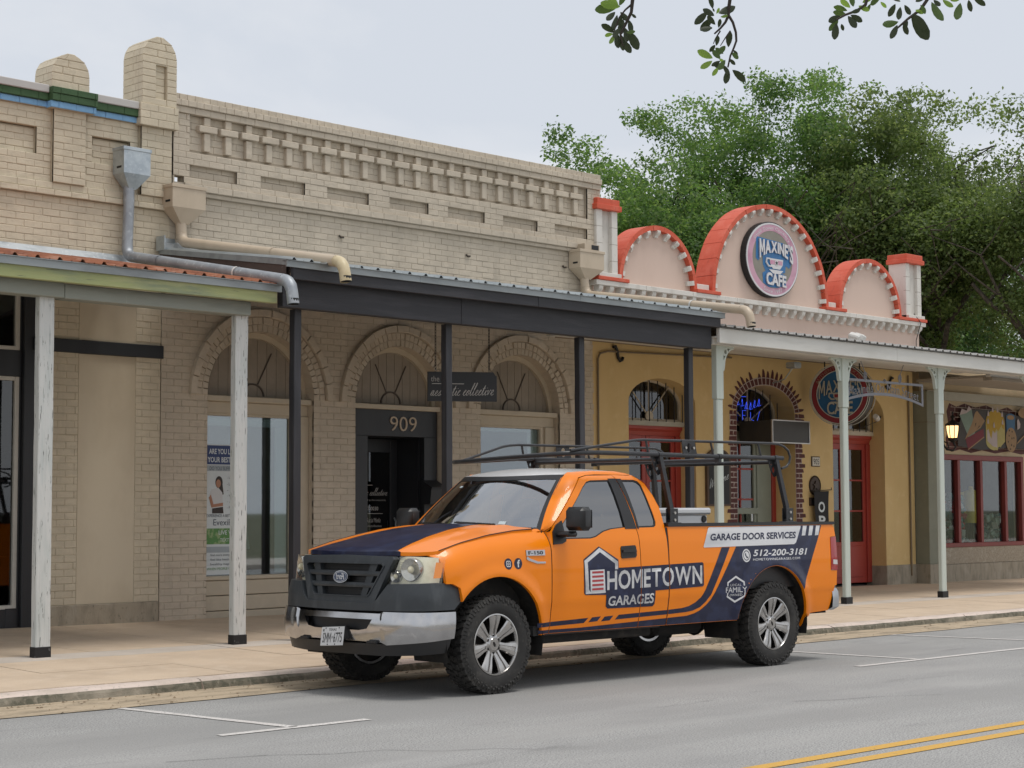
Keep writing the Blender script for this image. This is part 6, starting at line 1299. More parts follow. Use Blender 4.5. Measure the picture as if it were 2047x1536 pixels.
# --- hood, roof, glass
def hz(s, y):
    q = min(1, abs(y)/.868); c = .072-.026*min(1, max(0, (s+.8)/1.3)); rid = .010*math.exp(-((abs(y)-.56)/.07)**2)*min(1, max(0, (s+.85)/.3))
    return ZT(s)+c*(1-q**2.3)+rid-(.05*((-.72-s)/.15)**2 if s < -.72 else 0)
def hfront(y): return -.80+.075*(abs(y)/.62)**2.2
hood = [(hfront(y), y) for y in np.linspace(-.62, .62, 17)]+[(-.66, .74), (-.58, .835), (-.54, .862), (.52, .868), (.57, .80)]+[(.40+.16*(y/.8)**2, y) for y in np.linspace(.7, -.7, 11)]+[(.57, -.80), (.52, -.868), (-.54, -.862), (-.58, -.835), (-.66, -.74)]
o = MB(); o.panel(hood, [], lambda s, y, d: (s, y, hz(s, y)+d), .06, .06, .03); hd = B(o, 'hood', ORANGE, 40)
nb_ = [(hfront(-.615)-.002, -.615), (-.72, -.565), (-.5, -.50), (-.1, -.41), (.2, -.35), (.40, -.31), (.395, .31), (.2, .35), (-.1, .41), (-.5, .50), (-.72, .565), (hfront(.615)-.002, .615)]
nb_ = nb_[:6]+[(.40+.16*(y/.8)**2-.004, y) for y in np.linspace(-.28, .28, 7)]+nb_[7:]+[(hfront(y)-.002, y) for y in np.linspace(.58, -.58, 13)]
o = MB(); o.panel(nb_, [], lambda s, y, d: (s, y, hz(s, y)+d+.003), .06, .06, .036); B(o, 'navy_hood_panel', NAVY, 180, hd)
for sg in (-1, 1):
    o = MB(); o.tube([(s, sg*.8695, ZT(s)+.0015) for s in np.linspace(-.535, .53, 24)], .0042, 5); B(o, 'hood_shut_line', IRON, None)  # black tube paints in the shade of the seam between hood and fender
o = MB()
for a, b in GAPS:
    z1 = {0: 1.80, 1: 1.33, 2: 1.30}[GAPS.index((a, b))]; k = 18; sl_ = lambda z: (-.107*max(0, (z-1.27)/.53)) if a > 1.7 and a < 2 else 0
    V = [DS(s+sl_(z), z, -.004) for z in np.linspace(.46, z1, k+1) for s in (a-.004, b+.004)]; o.add(V, [(2*i, 2*i+1, 2*i+3, 2*i+2) for i in range(k)])
B(o, 'shut_line', IRON, None)  # black strips set in the panel gaps to paint their shade
def rz(s, y):
    z = 1.868-.035*(y/.64)**2
    if s < 1.35: z -= .085*((1.35-s)/.42)**2
    if s > 1.75: z -= .05*((s-1.75)/.2)**2
    return z
roof = [(.945+.15*(y/.66)**2, y) for y in np.linspace(-.655, .655, 13)]+[(1.92, .645), (1.95, .5), (1.95, -.5), (1.92, -.645)]
o = MB(); o.panel(roof, [], lambda s, y, d: (s, y, rz(s, y)+d), .08, .08, .03); B(o, 'roof', ROOFW, 40)
def ws(y, v, d=0):
    hb, ht = .885, .672; yy = y*(hb+(ht-hb)*v)
    s = (.375+.245*y*y)*(1-v)+(.925+.17*y*y)*v-.035*math.sin(math.pi*v); z = (1.325-.02*y*y)*(1-v)+(rz(.96+.15*y*y, yy)-.012)*v
    return (s-d*.63, yy, z+d*.77)
for sg, fn in RAILS:
    sec = []
    def add_sec(ou, iv):
        a, b = Vector(fn(ou[0], ou[1], .001)), Vector(iv); c = (a+b)/2; n = Vector((0, sg*.5, 1)).normalized(); sec.append([a, a.lerp(b, .3)+n*.012, a.lerp(b, .65)+n*.014, b+n*.004, b-Vector((0, 0, .02))])
    add_sec((.56, 1.308), ws(sg*.985, -.04)); add_sec((.655, 1.31), ws(sg*.985, .03))
    for i in range(9): t_ = i/8; add_sec((.70+.495*t_, 1.354+.418*t_), ws(sg*.985, .10+.86*t_))
    add_sec((1.32, 1.795), (1.16, sg*.65, rz(1.16, .65)))
    for s_ in (1.45, 1.6, 1.75, 1.88): add_sec((s_, 1.802), (s_, sg*.648, rz(s_, .648)))
    add_sec((1.95, 1.788), (1.93, sg*.64, rz(1.93, .64)-.01)); add_sec((2.03, 1.73), (1.99, sg*.62, 1.76)); add_sec((2.125, 1.52), (2.07, sg*.78, 1.60)); add_sec((2.143, 1.34), (2.13, sg*.90, 1.34))
    o = MB(); o.add([p for q in sec for p in q], [(i*5+j, i*5+j+1, (i+1)*5+j+1, (i+1)*5+j) for i in range(len(sec)-1) for j in range(4)]); B(o, 'roof_rail', ORANGE, 50)
o = MB(); o.panel(rect(-.965, .03, .965, .985), [], ws, .16, .12); scr = B(o, 'windscreen', SCREEN, 180)
o = MB(); o.panel(rect(-1.0, -.02, 1.0, 1.01), [[(u, v) for u, v in [(-.945, .07), (.945, .07), (.945, .93), (-.945, .93)]]], lambda u, v, d: ws(u, v, d+.003), .16, .12, .01); B(o, 'windscreen_surround', BLKPL, 40, scr)
o = MB(); o.add([ws(y, v, .004) for y, v in ((.62, .80), (.70, .80), (.70, .83), (.62, .83))], [(0, 1, 2, 3)]); o.add([ws(y, v, .004) for y, v in ((-.62, .105), (-.54, .105), (-.54, .16), (-.62, .16))], [(0, 1, 2, 3)]); B(o, 'windscreen_sticker', mat('sticker_white', (.5, .58, .6), .5), None, scr)
for y0, y1 in ((-.62, .02), (.10, .70)):
    o = MB(); o.tube([ws(y0/1.0, .0, .02), ws((y0+y1)/2, .06, .02), ws(y1, .10, .02)], .007, 6); o.tube([ws(y0+.1, .08, .016), ws(y1-.02, .11, .016)], .009, 6); B(o, 'wiper', BLKPL, None)
o = MB(); o.panel([(.40+.16*(y/.8)**2-.015, y) for y in np.linspace(-.82, .82, 11)]+[(.43+.19*(y/.8)**2, y) for y in np.linspace(.82, -.82, 11)], [], lambda s, y, d: (s, y, min(1.325, hz(min(s, .55), y)-.008)+d), None, .2, .04); B(o, 'cowl', BLKPL, None)
# cab back, interior
o = MB(); o.add([(2.13, -.93, 1.33), (2.13, .93, 1.33), (2.08, .80, 1.62), (1.95, .66, 1.80), (1.95, -.66, 1.80), (2.08, -.80, 1.62), (2.14, -.94, .5), (2.14, .94, .5)], [(0, 1, 2, 5), (5, 2, 3, 4), (6, 7, 1, 0)]); B(o, 'cab_back', ORANGE, None)
CAB = mat('grey_cab_trim', (.05, .05, .05), .8, var=.2); SEATM = mat('grey_cloth_seat', (.09, .09, .09), .9)
o = MB(); o.box(.5, 2.1, -.9, .9, .44, .52); o.box(.35, .62, -.78, .78, .9, 1.27); o.bbox(.62, .85, -.75, .75, .95, 1.27, .06); o.add([(2.09, -.9, .5), (2.09, .9, .5), (2.09, .86, 1.33), (2.09, -.86, 1.33)], [(0, 1, 2, 3)]); B(o, 'dashboard', CAB, None)
for y in (-.42, .42):
    o = MB(); o.bbox(1.18, 1.7, y-.26, y+.26, .7, .92, .06); o.bbox(1.60, 1.78, y-.25, y+.25, .85, 1.42, .06); o.bbox(1.64, 1.75, y-.13, y+.13, 1.42, 1.60, .04); B(o, 'seat', SEATM, 40)
o = MB(); o.tube([(.98+.06*math.sin(a), -.42+.19*math.cos(a), 1.16+.18*math.sin(a)) for a in np.linspace(0, 2*math.pi, 20)[:-1]], .016, 6, closed=True); o.tube([(.75, -.42, 1.1), (.98, -.42, 1.16)], .03, 6); o.tube([(.98, -.60, 1.16), (.98, -.24, 1.16)], .014, 6); B(o, 'steering_wheel', BLKPL, 60)
o = MB(); o.bbox(1.02, 1.05, -.12, .12, 1.63, 1.69, .012); B(o, 'rear_view_mirror', BLKPL, None)
# --- front wrap surfaces
def wrap(pts):
    P = [Vector(p) for p in pts]; full = [Vector((p.x, -p.y)) for p in P]+[p for p in reversed(P[:-1])] if abs(P[-1].y) < 1e-6 else None
    full = [Vector((p.x, -abs(p.y))) for p in P]+[Vector((p.x, abs(p.y))) for p in reversed(P[:-1])]
    # smooth by Catmull-Rom
    C = []
    for i in range(len(full)-1):
        p0, p1, p2, p3 = full[max(i-1, 0)], full[i], full[i+1], full[min(i+2, len(full)-1)]
        for k in range(8):
            t = k/8; C.append(.5*((2*p1)+(p2-p0)*t+(2*p0-5*p1+4*p2-p3)*t*t+(3*p1-p0-3*p2+p3)*t**3))
    C.append(full[-1]); L_ = [0]
    for a, b in zip(C, C[1:]): L_.append(L_[-1]+(b-a).length)
    mid = L_[-1]/2; us = np.array(L_)-mid; xs = np.array([c.x for c in C]); ys = np.array([c.y for c in C])
    def at(u):
        u = max(us[0], min(us[-1], u)); x, y = float(np.interp(u, us, xs)), float(np.interp(u, us, ys)); e = .02
        tx, ty = float(np.interp(u+e, us, xs)-np.interp(u-e, us, xs)), float(np.interp(u+e, us, ys)-np.interp(u-e, us, ys)); n = math.hypot(tx, ty) or 1
        return x, y, -ty/n, tx/n
    uy = lambda y: float(np.interp(y, ys, us)); 
    us_s = lambda s: float(np.interp(s, xs[:len(xs)//2+1][::-1], us[:len(us)//2+1][::-1]))
    return at, uy, us_s
FWp = [(-.40, .975), (-.55, .952), (-.65, .905), (-.72, .84), (-.765, .75), (-.79, .62), (-.81, .45), (-.822, .25), (-.826, 0)]
fw, fuy, fus = wrap(FWp)
def FW(u, z, d=0):
    x, y, nx, ny = fw(u); return (x+nx*d+(z-.9)*.13, y+ny*d, z)
BWp = [(-.30, .988), (-.445, .986), (-.60, .978), (-.72, .945), (-.80, .87), (-.855, .75), (-.885, .60), (-.905, .40), (-.913, .2), (-.916, 0)]
bw, buy, bus = wrap(BWp)
def BW(u, z, d=0):
    x, y, nx, ny = bw(u); return (x+nx*d, y+ny*d, z)
# backing behind the front
o = MB(); o.panel(rect(fuy(-.93), .45, fuy(.93), 1.09), [], lambda u, v, d: FW(u, v, d-.10), .12, .2); o.box(-.66, .45, -.78, .78, .40, 1.06); B(o, 'engine_bay', DARK, None)
# headlights
for sg in (-1, 1):
    uo = fus(-.555); P = [(uo, 1.112), (uo+.015, .908), (fuy(-.515), .893), (fuy(-.60), 1.108), (fuy(-.66), 1.125), (fuy(-.80), 1.122)]
    if sg > 0: P = [(-u, v) for u, v in P]
    o = MB(); o.panel(P, [], lambda u, v, d: FW(u, v, d-.055), .05, .06); hl = B(o, 'headlight', LAMPBASE, 40)
    o = MB(); o.panel(P, [], lambda u, v, d: FW(u, v, d+.004), .05, .06, .05); B(o, 'lens', LAMPLENS, 40, hl)
    o = MB(); um = fuy(-.755) if sg < 0 else -fuy(-.755)
    for uu, zz, r in ((um, 1.02, .088), ((fuy(-.60) if sg < 0 else -fuy(-.60)), .965, .047)):
        c = Vector(FW(uu, zz, -.05)); x, y, nx, ny = fw(uu); M_ = Matrix.Translation(c) @ Vector((nx, ny, 0)).to_track_quat('Z', 'Y').to_matrix().to_4x4()
        o.lathe([(.0001, .012), (r*.3, .016), (r*.55, .02), (r*.8, .034), (r, .042), (r*1.06, .036), (r*1.06, -.02)], 20, M_)
    B(o, 'reflector_bowl', CHROME, 60, hl)
    o = MB(); 
    for uu, zz, r in ((um, 1.02, .03), ((fuy(-.60) if sg < 0 else -fuy(-.60)), .965, .02)):
        c = Vector(FW(uu, zz, -.02)); o.lathe([(max(.0001, r*math.sin(math.pi*i/6)), -r*math.cos(math.pi*i/6)) for i in range(7)], 10, Matrix.Translation(c))
    B(o, 'bulb', mat('pale_bulb_glass', (.7, .65, .5), .2), 60, hl)
    Q = [(uo+.02, 1.075), (uo+.028, .955), (uo+.09, .952), (uo+.08, 1.078)]
    if sg > 0: Q = [(-u, v) for u, v in Q]
    o = MB(); o.panel(Q, [], lambda u, v, d: FW(u, v, d+.0075), .03, .05, .006); B(o, 'turn_signal', AMBER, 40, hl)
    o = MB()
    for i in range(4): z = 1.085-i*.018; a, b = (fuy(-.625), fuy(-.70)); a, b = (a, b) if sg < 0 else (-a, -b); o.tube([FW(a, z, -.03), FW(b, z, -.03)], .004, 4)
    B(o, 'reflector_rib', LAMPBASE, None, hl)
# grille
go = [(-.615, 1.10), (-.595, 1.122), (0, 1.132), (.595, 1.122), (.615, 1.10), (.45, .765), (.42, .75), (-.42, .75), (-.45, .765)]; go = [(fuy(y), z) for y, z in go]
gi = [(fuy(y), z) for y, z in [(-.515, 1.045), (-.49, 1.062), (.49, 1.062), (.515, 1.045), (.375, .825), (.35, .808), (-.35, .808), (-.375, .825)]]
o = MB(); o.panel(go, [gi], lambda u, v, d: FW(u, v, d+.045-.018*min(1, max(0, (v-1.06)/.07))**2), .12, .08, .06); gr_ = B(o, 'grille', GREYPL, 35)
o = MB(); k = .97; o.panel([(u*1.03, .934+(v-.934)*1.06) for u, v in gi], [gi], lambda u, v, d: FW(u, v, d+.053), .12, .08, .01); B(o, 'grille_lip', GREYPL, 35, gr_)
o = MB()
for z in (.985, .893): o.panel([(fuy(-.50), z-.019), (fuy(.50), z-.019), (fuy(.50), z+.019), (fuy(-.50), z+.019)], [], lambda u, v, d: FW(u, v, d+.036+.006*math.cos((v-z)/.019*1.5)), .12, .0095, .06)
for sg in (-1, 1): o.panel([(sg*fuy(.345), 1.066), (sg*fuy(.435), 1.066), (sg*fuy(.325), .802), (sg*fuy(.255), .802)], [], lambda u, v, d: FW(u, v, d+.03), None, .07, .06)
B(o, 'grille_bar', GREYPL, 35, gr_)
o = MB(); o.panel(gi, [], lambda u, v, d: FW(u, v, d-.03), .15, .1); B(o, 'grille_backing', IRON, None, gr_)
o = MB(); hs_ = .0125
for iz in range(13):
    for iy in range(46):
        y = -.5+iy*hs_*1.76+(hs_*.88 if iz % 2 else 0); z = .812+iz*hs_*1.62
        if abs(y) > .39+(z-.80)*.55 or y > .52: continue
        ring = [FW(fuy(y)+hs_*math.sin(a), z+hs_*math.cos(a), -.004) for a in [k*math.pi/3 for k in range(6)]]; rin = [FW(fuy(y)+hs_*.72*math.sin(a), z+hs_*.72*math.cos(a), -.004) for a in [k*math.pi/3 for k in range(6)]]
        o.add(ring+rin, [(k, (k+1) % 6, (k+1) % 6+6, k+6) for k in range(6)])
B(o, 'honeycomb', BLKPL, None, gr_, kind='stuff')
def oval(t_, m, rx, rz, d, th=.004, name='oval', z0=.955, par=None):
    o = MB(); o.prism(arc(0, z0, rx, rz, 0, 360, 28)[:-1], lambda u, v, dd: FW(u, v, dd+d), th, -.02); return B(o, name, m, None, par or gr_)
em = oval(0, CHROME, .098, .050, .052, .004, 'emblem_rim'); EB = mat('emblem_blue', (.012, .028, .075), .25, coat=.6)
o = MB(); o.prism(arc(0, .955, .089, .043, 0, 360, 28)[:-1], lambda u, v, dd: FW(u, v, dd+.055), .004, 0); B(o, 'emblem_field', EB, None, gr_)
o = MB(); ov = arc(0, .955, .084, .038, 0, 360, 28)[:-1]; o.panel(ov, [[(u*.965, .955+(v-.955)*.93) for u, v in ov]], lambda u, v, d: FW(u, v, d+.0595), None, None, 0)
vs, fs = fit_text('Ford', [(-.058, .932), (.058, .932), (.062, .982), (-.054, .982)], bold=.03, shear=.3, space=.9); o.add([FW(u, v, .0597) for u, v in vs], fs); B(o, 'emblem_script', SILV, None, gr_)
# bumper cover, chrome bumper, valance, plate
ub = bus(-.455); ue = bus(-.345); cov = [(ue-.0, .80), (ub, .70), (-.2, .69), (.2, .69), (-ub, .70), (-ue, .80), (-ue, .85), (-ub, .905), (-ub-.12, .915), (buy(.60), .905), (buy(.50), .79), (buy(.45), .755), (buy(-.45), .755), (buy(-.50), .79), (buy(-.60), .905), (ub+.12, .915), (ub, .905), (ue, .85)]
o = MB(); o.panel(cov, [], lambda u, v, d: BW(u, v, d-.012-.35*max(0, v-.80)**1.3-.05*(v-.69)), .08, .05, .10); cv = B(o, 'bumper_cover', GREYPL, 40)
o = MB(); o.panel([(fuy(-.5), .70), (fuy(.5), .70), (fuy(.46), .80), (fuy(-.46), .80)], [], lambda u, v, d: FW(u, v, d-.01), .2, None); B(o, 'cover_shadow_gap', IRON, None)
ch = [(ub+.0, .685), (buy(-.58), .688), (buy(-.54), .672), (buy(.54), .672), (buy(.58), .688), (-ub, .685), (-ub-.02, .475), (buy(.62), .425), (buy(.55), .445), (buy(.30), .448), (buy(-.30), .448), (buy(-.55), .445), (buy(-.62), .425), (ub+.02, .475)]
oph = [(buy(-.46), .625), (buy(.46), .625), (buy(.40), .55), (buy(.30), .535), (buy(-.30), .535), (buy(-.40), .55)]
bul = lambda v: .018*(1-((v-.57)/.13)**2)
o = MB(); o.panel(ch, [oph], lambda u, v, d: BW(u, v, d+bul(v)+(.0 if abs(u) > buy(.56) else -.012)), .06, .03, .05); cb_ = B(o, 'chrome_bumper', CHROME, 40)
o = MB(); o.panel([(u*1.05, v) for u, v in oph], [], lambda u, v, d: BW(u, v, d-.06), .2, None); B(o, 'bumper_intake', IRON, None, cb_)
va = [(ub+.02, .47), (buy(-.62), .43), (buy(.62), .43), (-ub-.02, .47), (-ub-.06, .36), (buy(.5), .335), (buy(-.5), .335), (ub+.06, .36)]
o = MB(); o.panel(va, [], lambda u, v, d: BW(u, v, d-.03-.25*max(0, .42-v)), .1, .05, .12); B(o, 'valance', BLKPL, 40)
o = MB()
Mp = Matrix.Translation((-.955, .0, .475)) @ Matrix.Rotation(-.06, 4, 'X') @ Matrix.Rotation(.18, 4, 'Y')
fp = lambda u, v, d=0: tuple(Mp @ Vector((-d, -u*-1, v)))
fp = lambda u, v, d=0: tuple(Mp @ Vector((-d, u, v)))
o.bbox(-.006, .004, -.152, .152, -.076, .076, .003, 0, Mp); pl_ = B(o, 'licence_plate', mat('plate_white', (.62, .62, .62), .4, var=.1), None)
o = MB(); 
# u runs from the kerb side to the driver side as seen from the front
fpt = lambda u, v, d=0: fp(-u, v, d+.0065)
def ptext(s, quad, **kw):
    vs, fs = fit_text(s, quad, **kw); o.add([fpt(u, v) for u, v in vs], fs)
ptext('SMM', rect(-.125, -.052, -.012, .030), bold=.01); ptext('6775', rect(.022, -.052, .138, .030), bold=.01); ptext('TEXAS', rect(-.05, .043, .055, .063), bold=.02)
o.add([fpt(-.12+(.016 if i % 2 == 0 else .007)*math.sin(math.pi*i/5), .05+(.016 if i % 2 == 0 else .007)*math.cos(math.pi*i/5)) for i in range(10)], [tuple(range(10))]); o.add([fpt(.005+.006*math.cos(i), -.01+.012*math.sin(i)) for i in range(6)], [tuple(range(6))])
for u, v in ((-.09, .066), (.09, .066), (-.05, -.066), (.05, -.066)): o.lathe([(.0001, .002), (.006, .002), (.006, 0)], 8, Mp @ Matrix.Translation((-.007, -u, v)) @ Matrix.Rotation(rad(-90), 4, 'Y'))
B(o, 'plate_characters', BLKPL, None, pl_)
o = MB(); o.box(.004, .05, -.16, .16, -.02, .085, 0, Mp); o.box(.01, .2, -.1, .1, -.03, .05, 0, Mp); B(o, 'plate_bracket', BLKPL, None)
# tow hook slots
for sg in (-1, 1):
    o = MB(); u0 = buy(.46)*sg; o.panel([(u0-.06, .437), (u0+.06, .437), (u0+.05, .455), (u0-.05, .455)], [], lambda u, v, d: BW(u, v, d+.012), None, None, .03); B(o, 'tow_slot', IRON, None)
# --- wheels
def wheel(cs, sg, label=None):
    w = MB(); c = Vector((cs, sg*.835, .40)); M_ = Matrix.Translation(c) @ Matrix.Rotation(rad(90)*(1 if sg < 0 else -1), 4, 'X')     # local z points outwards
    W = .133
    w.lathe([(.247, -.11), (.255, -.125), (.30, -W), (.345, -W), (.378, -.12), (.386, -.085), (.388, 0), (.386, .085), (.378, .12), (.345, W), (.30, W+.002), (.262, .126), (.250, .115), (.245, .105)], 56, M_)
    ty = B(w, 'wheel', RUBBER, 35)
    w = MB(); nb = 38
    for i in range(nb):
        a = 2*math.pi*i/nb; da = 2*math.pi/nb
        for k, (z0, z1, a0, a1, r0, r1) in enumerate(((-.122, -.072, .0, .62, .380, .400), (-.066, -.024, .3, .9, .385, .4015), (-.018, .018, .05, .66, .386, .402), (.024, .066, .35, .95, .385, .4015), (.072, .122, .05, .67, .380, .400))):
            A0, A1 = a+da*a0, a+da*a1; q = []
            sk = .04*(1 if z0 < 0 else -1)
            for rr in (r0-.006, r1):
                for (aa, zz) in ((A0, z0), (A1, z0+.0), (A1+sk*.5, z1), (A0+sk*.5, z1)): q.append(M_ @ Vector((rr*math.cos(aa), rr*math.sin(aa), zz)))
            w.add(q, [(4, 5, 6, 7), (0, 1, 5, 4), (1, 2, 6, 5), (2, 3, 7, 6), (3, 0, 4, 7)])
        for zz, sgn in ((.118, 1), (-.118, -1)):
            for h, (ra, rb) in enumerate(((.392, .346), (.392, .362))):
                A0, A1 = a+da*(.08+.5*h), a+da*(.44+.5*h); q = []
                for (rr, ww) in ((ra, zz), (rb, zz+sgn*.021)):
                    for aa in (A0, A1): q.append(M_ @ Vector((rr*math.cos(aa), rr*math.sin(aa), ww)))
                    for aa in (A0, A1): q.append(M_ @ Vector(((rr-.02)*math.cos(aa), (rr-.02)*math.sin(aa), ww-sgn*.012)))
                w.add(q, [(0, 1, 5, 4), (0, 4, 6, 2), (1, 3, 7, 5), (4, 5, 7, 6)])
    B(w, 'tread', RUBBER, None, ty, kind='stuff')
    w = MB(); w.lathe([(.252, .112), (.250, .122), (.240, .124), (.232, .112), (.226, .06), (.222, -.11), (.245, -.115)], 48, M_); B(w, 'rim', RIMM, 40, ty)
    w = MB(); w.lathe([(.0001, .02), (.15, .02), (.15, .0), (.222, -.01)], 24, M_); w.lathe([(.0001, -.08), (.23, -.08)], 24, M_); B(w, 'brake_disc', DARK, None, ty)
    w = MB(); ns = 7
    for i in range(ns):
        a = 2*math.pi*i/ns+math.pi/2; R2 = M_ @ Matrix.Rotation(a, 4, 'Z')
        for k in range(3):
            pass
        st = [(.045, .036, .080), (.085, .036, .088), (.12, .038, .096), (.17, .050, .110), (.215, .062, .117), (.238, .068, .118)]
        V = []
        for (r, hw_, z) in st:
            V += [(r, -hw_, z-.012), (r, -hw_*.82, z), (r, -hw_*.30, z+.002), (r, -hw_*.22, z-.010), (r, hw_*.22, z-.010), (r, hw_*.30, z+.002), (r, hw_*.82, z), (r, hw_, z-.012), (r, hw_*.9, z-.05), (r, -hw_*.9, z-.05)]
        nn = 10; V = [R2 @ Vector(p) for p in V]
        w.add(V, [(j*nn+q, j*nn+(q+1) % nn, (j+1)*nn+(q+1) % nn, (j+1)*nn+q) for j in range(len(st)-1) for q in range(nn)])
    B(w, 'spokes', RIMM, 30, ty)
    w = MB(); w.lathe([(.0001, .098), (.05, .098), (.056, .090), (.085, .082), (.09, .05)], 24, M_); B(w, 'hub', RIMM, 40, ty)
    w = MB()
    for i in range(6):
        a = math.pi/3*i+math.pi/6; w.lathe([(.012, .080), (.013, .088), (.0001, .0885)], 10, M_ @ Matrix.Translation((.066*math.cos(a), .066*math.sin(a), .0)))
        w.lathe([(.0145, .0815), (.0145, .084)], 10, M_ @ Matrix.Translation((.066*math.cos(a), .066*math.sin(a), .0)))
    for p in [arc(0, 0, .024, .013, 0, 360, 14)[:-1]]: w.add([M_ @ Matrix.Rotation(rad(90), 4, 'Z') @ Matrix.Rotation(.5, 4, 'Z') @ Vector((u, v, .0985)) for u, v in p], [tuple(range(len(p)))])
    B(w, 'lug_nuts', DARK, None, ty, kind='stuff')
for cs in (.02, 3.70):
    for sg in (-1, 1): wheel(cs, sg)
# --- mirrors, handles, badges
for sg in (-1, 1):
    o = MB(); fn = DS if sg < 0 else PS_; o.panel([(.675, 1.20), (.69, 1.305), (.745, 1.365), (.82, 1.40), (.835, 1.245), (.83, 1.225), (.78, 1.205)], [], lambda s, z, d: fn(s, z, d+.014), .06, .06, .02); sail = B(o, 'mirror_base', BLKPL, 40)
    y0, y1 = sorted((sg*1.035, sg*1.275)); o = MB(); o.bbox(.735, .875, y0, y1, 1.315, 1.515, .035); mh = B(o, 'mirror_head', BLKPL, 50, sail); o = MB(); o.add([(.876, y0+.025, 1.34), (.876, y1-.025, 1.34), (.876, y1-.025, 1.49), (.876, y0+.025, 1.49)], [(0, 1, 2, 3)]); B(o, 'mirror_glass', CHROME, None, sail)
    o = MB(); ya, yb = sorted((sg*.93, sg*1.12)); o.bbox(.72, .84, ya, yb, 1.262, 1.312, .018); B(o, 'mirror_arm', BLKPL, 50, sail)
o = MB(); o.panel([(1.525, 1.065), (1.70, 1.07), (1.715, 1.09), (1.712, 1.165), (1.70, 1.178), (1.525, 1.172), (1.512, 1.155), (1.512, 1.08)], [], lambda s, z, d: DS(s, z, d+.008), .06, .05, .012); dh = B(o, 'door_handle', BLKPL, 40, truck_door)
o = MB(); o.panel(rect(1.535, 1.085, 1.69, 1.115), [], lambda s, z, d: DS(s, z, d+.009), None, None, .0); o.panel(rect(1.55, 1.145, 1.66, 1.165), [], lambda s, z, d: DS(s, z, d+.009), None, None, .0); B(o, 'handle_recess', IRON, None, truck_door)
o = MB(); o.panel([(1.525, 1.118), (1.705, 1.12), (1.70, 1.142), (1.53, 1.14)], [], lambda s, z, d: DS(s, z, d+.022), .05, None, .012); B(o, 'handle_grip', BLKPL, 40, truck_door)
o = MB(); o.panel(rect(.345, 1.112, .565, 1.158), [], lambda s, z, d: DS(s, z, d+.008), .05, None, .01); o.panel([(.345, 1.085), (.37, 1.072), (.47, 1.045), (.57, 1.045), (.57, 1.06), (.48, 1.062), (.385, 1.09), (.355, 1.108)], [], lambda s, z, d: DS(s, z, d+.006), .05, None, .01); bdg = B(o, 'fender_badge', CHROME, 40)
o = MB(); decal_text(o, 'F-150', rect(.37, 1.12, .54, 1.15), .0095, bold=.02); B(o, 'badge_text', BLKPL, None)
# --- vinyl graphics on the driver side
def G(name, m, poly, d, holes=()):
    o = MB(); shape(o, poly, d, holes); return B(o, name, m, 180)
nv = [(1.0, .458), (1.02, .487), (2.153, .520), (2.42, .528), (2.52, .545), (2.60, .57), (2.68, .615), (2.745, .665), (2.80, .735), (3.11, 1.139), (3.19, 1.331), (4.478, 1.331), (4.30, 1.03), (4.148, .735)]+[p for p in archR(33, 172, 26, AR_+.003)]+[(3.156, .458)]
G('navy_swoosh', NAVY, nv, .0015)
G('navy_sill', NAVY, [(.52, .458), (.51, .487), (1.02, .487), (1.0, .458)], .0015); G('navy_stripe', NAVY, [(.502, .512), (.492, .548), (1.115, .567), (1.065, .525)], .0015)
for k in (0, 1): G('navy_dash', NAVY, [(1.122+k*.158, .529), (1.232+k*.158, .533), (1.272+k*.158, .573), (1.162+k*.158, .569)], .0015)
bo = [(1.50, .577), (2.128, .592), (2.34, .601), (2.44, .615), (2.53, .648), (2.60, .69), (2.655, .753), (2.90, 1.139)]; bi = [(3.02, 1.139), (2.744, .715), (2.68, .65), (2.60, .60), (2.50, .572), (2.40, .562), (2.145, .553), (1.455, .537)]
G('navy_band', NAVY, bi[::-1]+bo[::-1], .0015)
G('logo_backing', NAVY, [(1.034, 1.067), (1.235, 1.175), (1.475, 1.056), (1.475, .985), (2.610, 1.008), (2.628, .995), (2.632, .80), (2.615, .788), (1.962, .772), (1.959, .654), (1.934, .633), (1.345, .637), (1.321, .657), (1.314, .757), (1.055, .764), (1.038, .78)], .003)
G('silver_house', SILV, [(1.042, 1.056), (1.239, 1.163), (1.467, 1.041), (1.466, .974), (1.427, .973), (1.427, 1.024), (1.242, 1.126), (1.082, 1.040), (1.096, .81), (1.111, .790), (1.306, .789), (1.306, .774), (1.055, .772)], .0045)
G('white_garage_door', WGRAPH, [(1.111, .973), (1.290, .977), (1.303, .789), (1.117, .786)], .0045)
o = MB()
for i in range(5): z = .80+i*.036; shape(o, [(1.135, z), (1.278, z+.002), (1.276, z+.020), (1.134, z+.018)], .006)
B(o, 'red_door_slats', REDG, 180)
o = MB(); decal_text(o, 'HOMETOWN', [(1.325, .795), (2.605, .812), (2.605, .982), (1.325, .962)], .0045, bold=.022, space=1.0); decal_text(o, 'GARAGES', [(1.345, .658), (1.943, .662), (1.943, .752), (1.345, .742)], .0045, bold=.022); B(o, 'silver_lettering', SILV, 180)
G('silver_banner', WGRAPH, [(2.722, 1.318), (2.742, 1.326), (4.132, 1.328), (4.136, 1.318), (4.037, 1.165), (4.007, 1.151), (2.645, 1.141), (2.637, 1.15)], .0035)
for k in range(3): G('silver_slash', WGRAPH, [(4.173+k*.107, 1.328), (4.236+k*.107, 1.328), (4.196+k*.107, 1.234), (4.138+k*.107, 1.232)], .0035)
o = MB(); decal_text(o, 'GARAGE DOOR SERVICES', [(2.735, 1.202), (4.035, 1.207), (4.05, 1.272), (2.75, 1.266)], .005, bold=.032); B(o, 'banner_lettering', NAVY, 180)
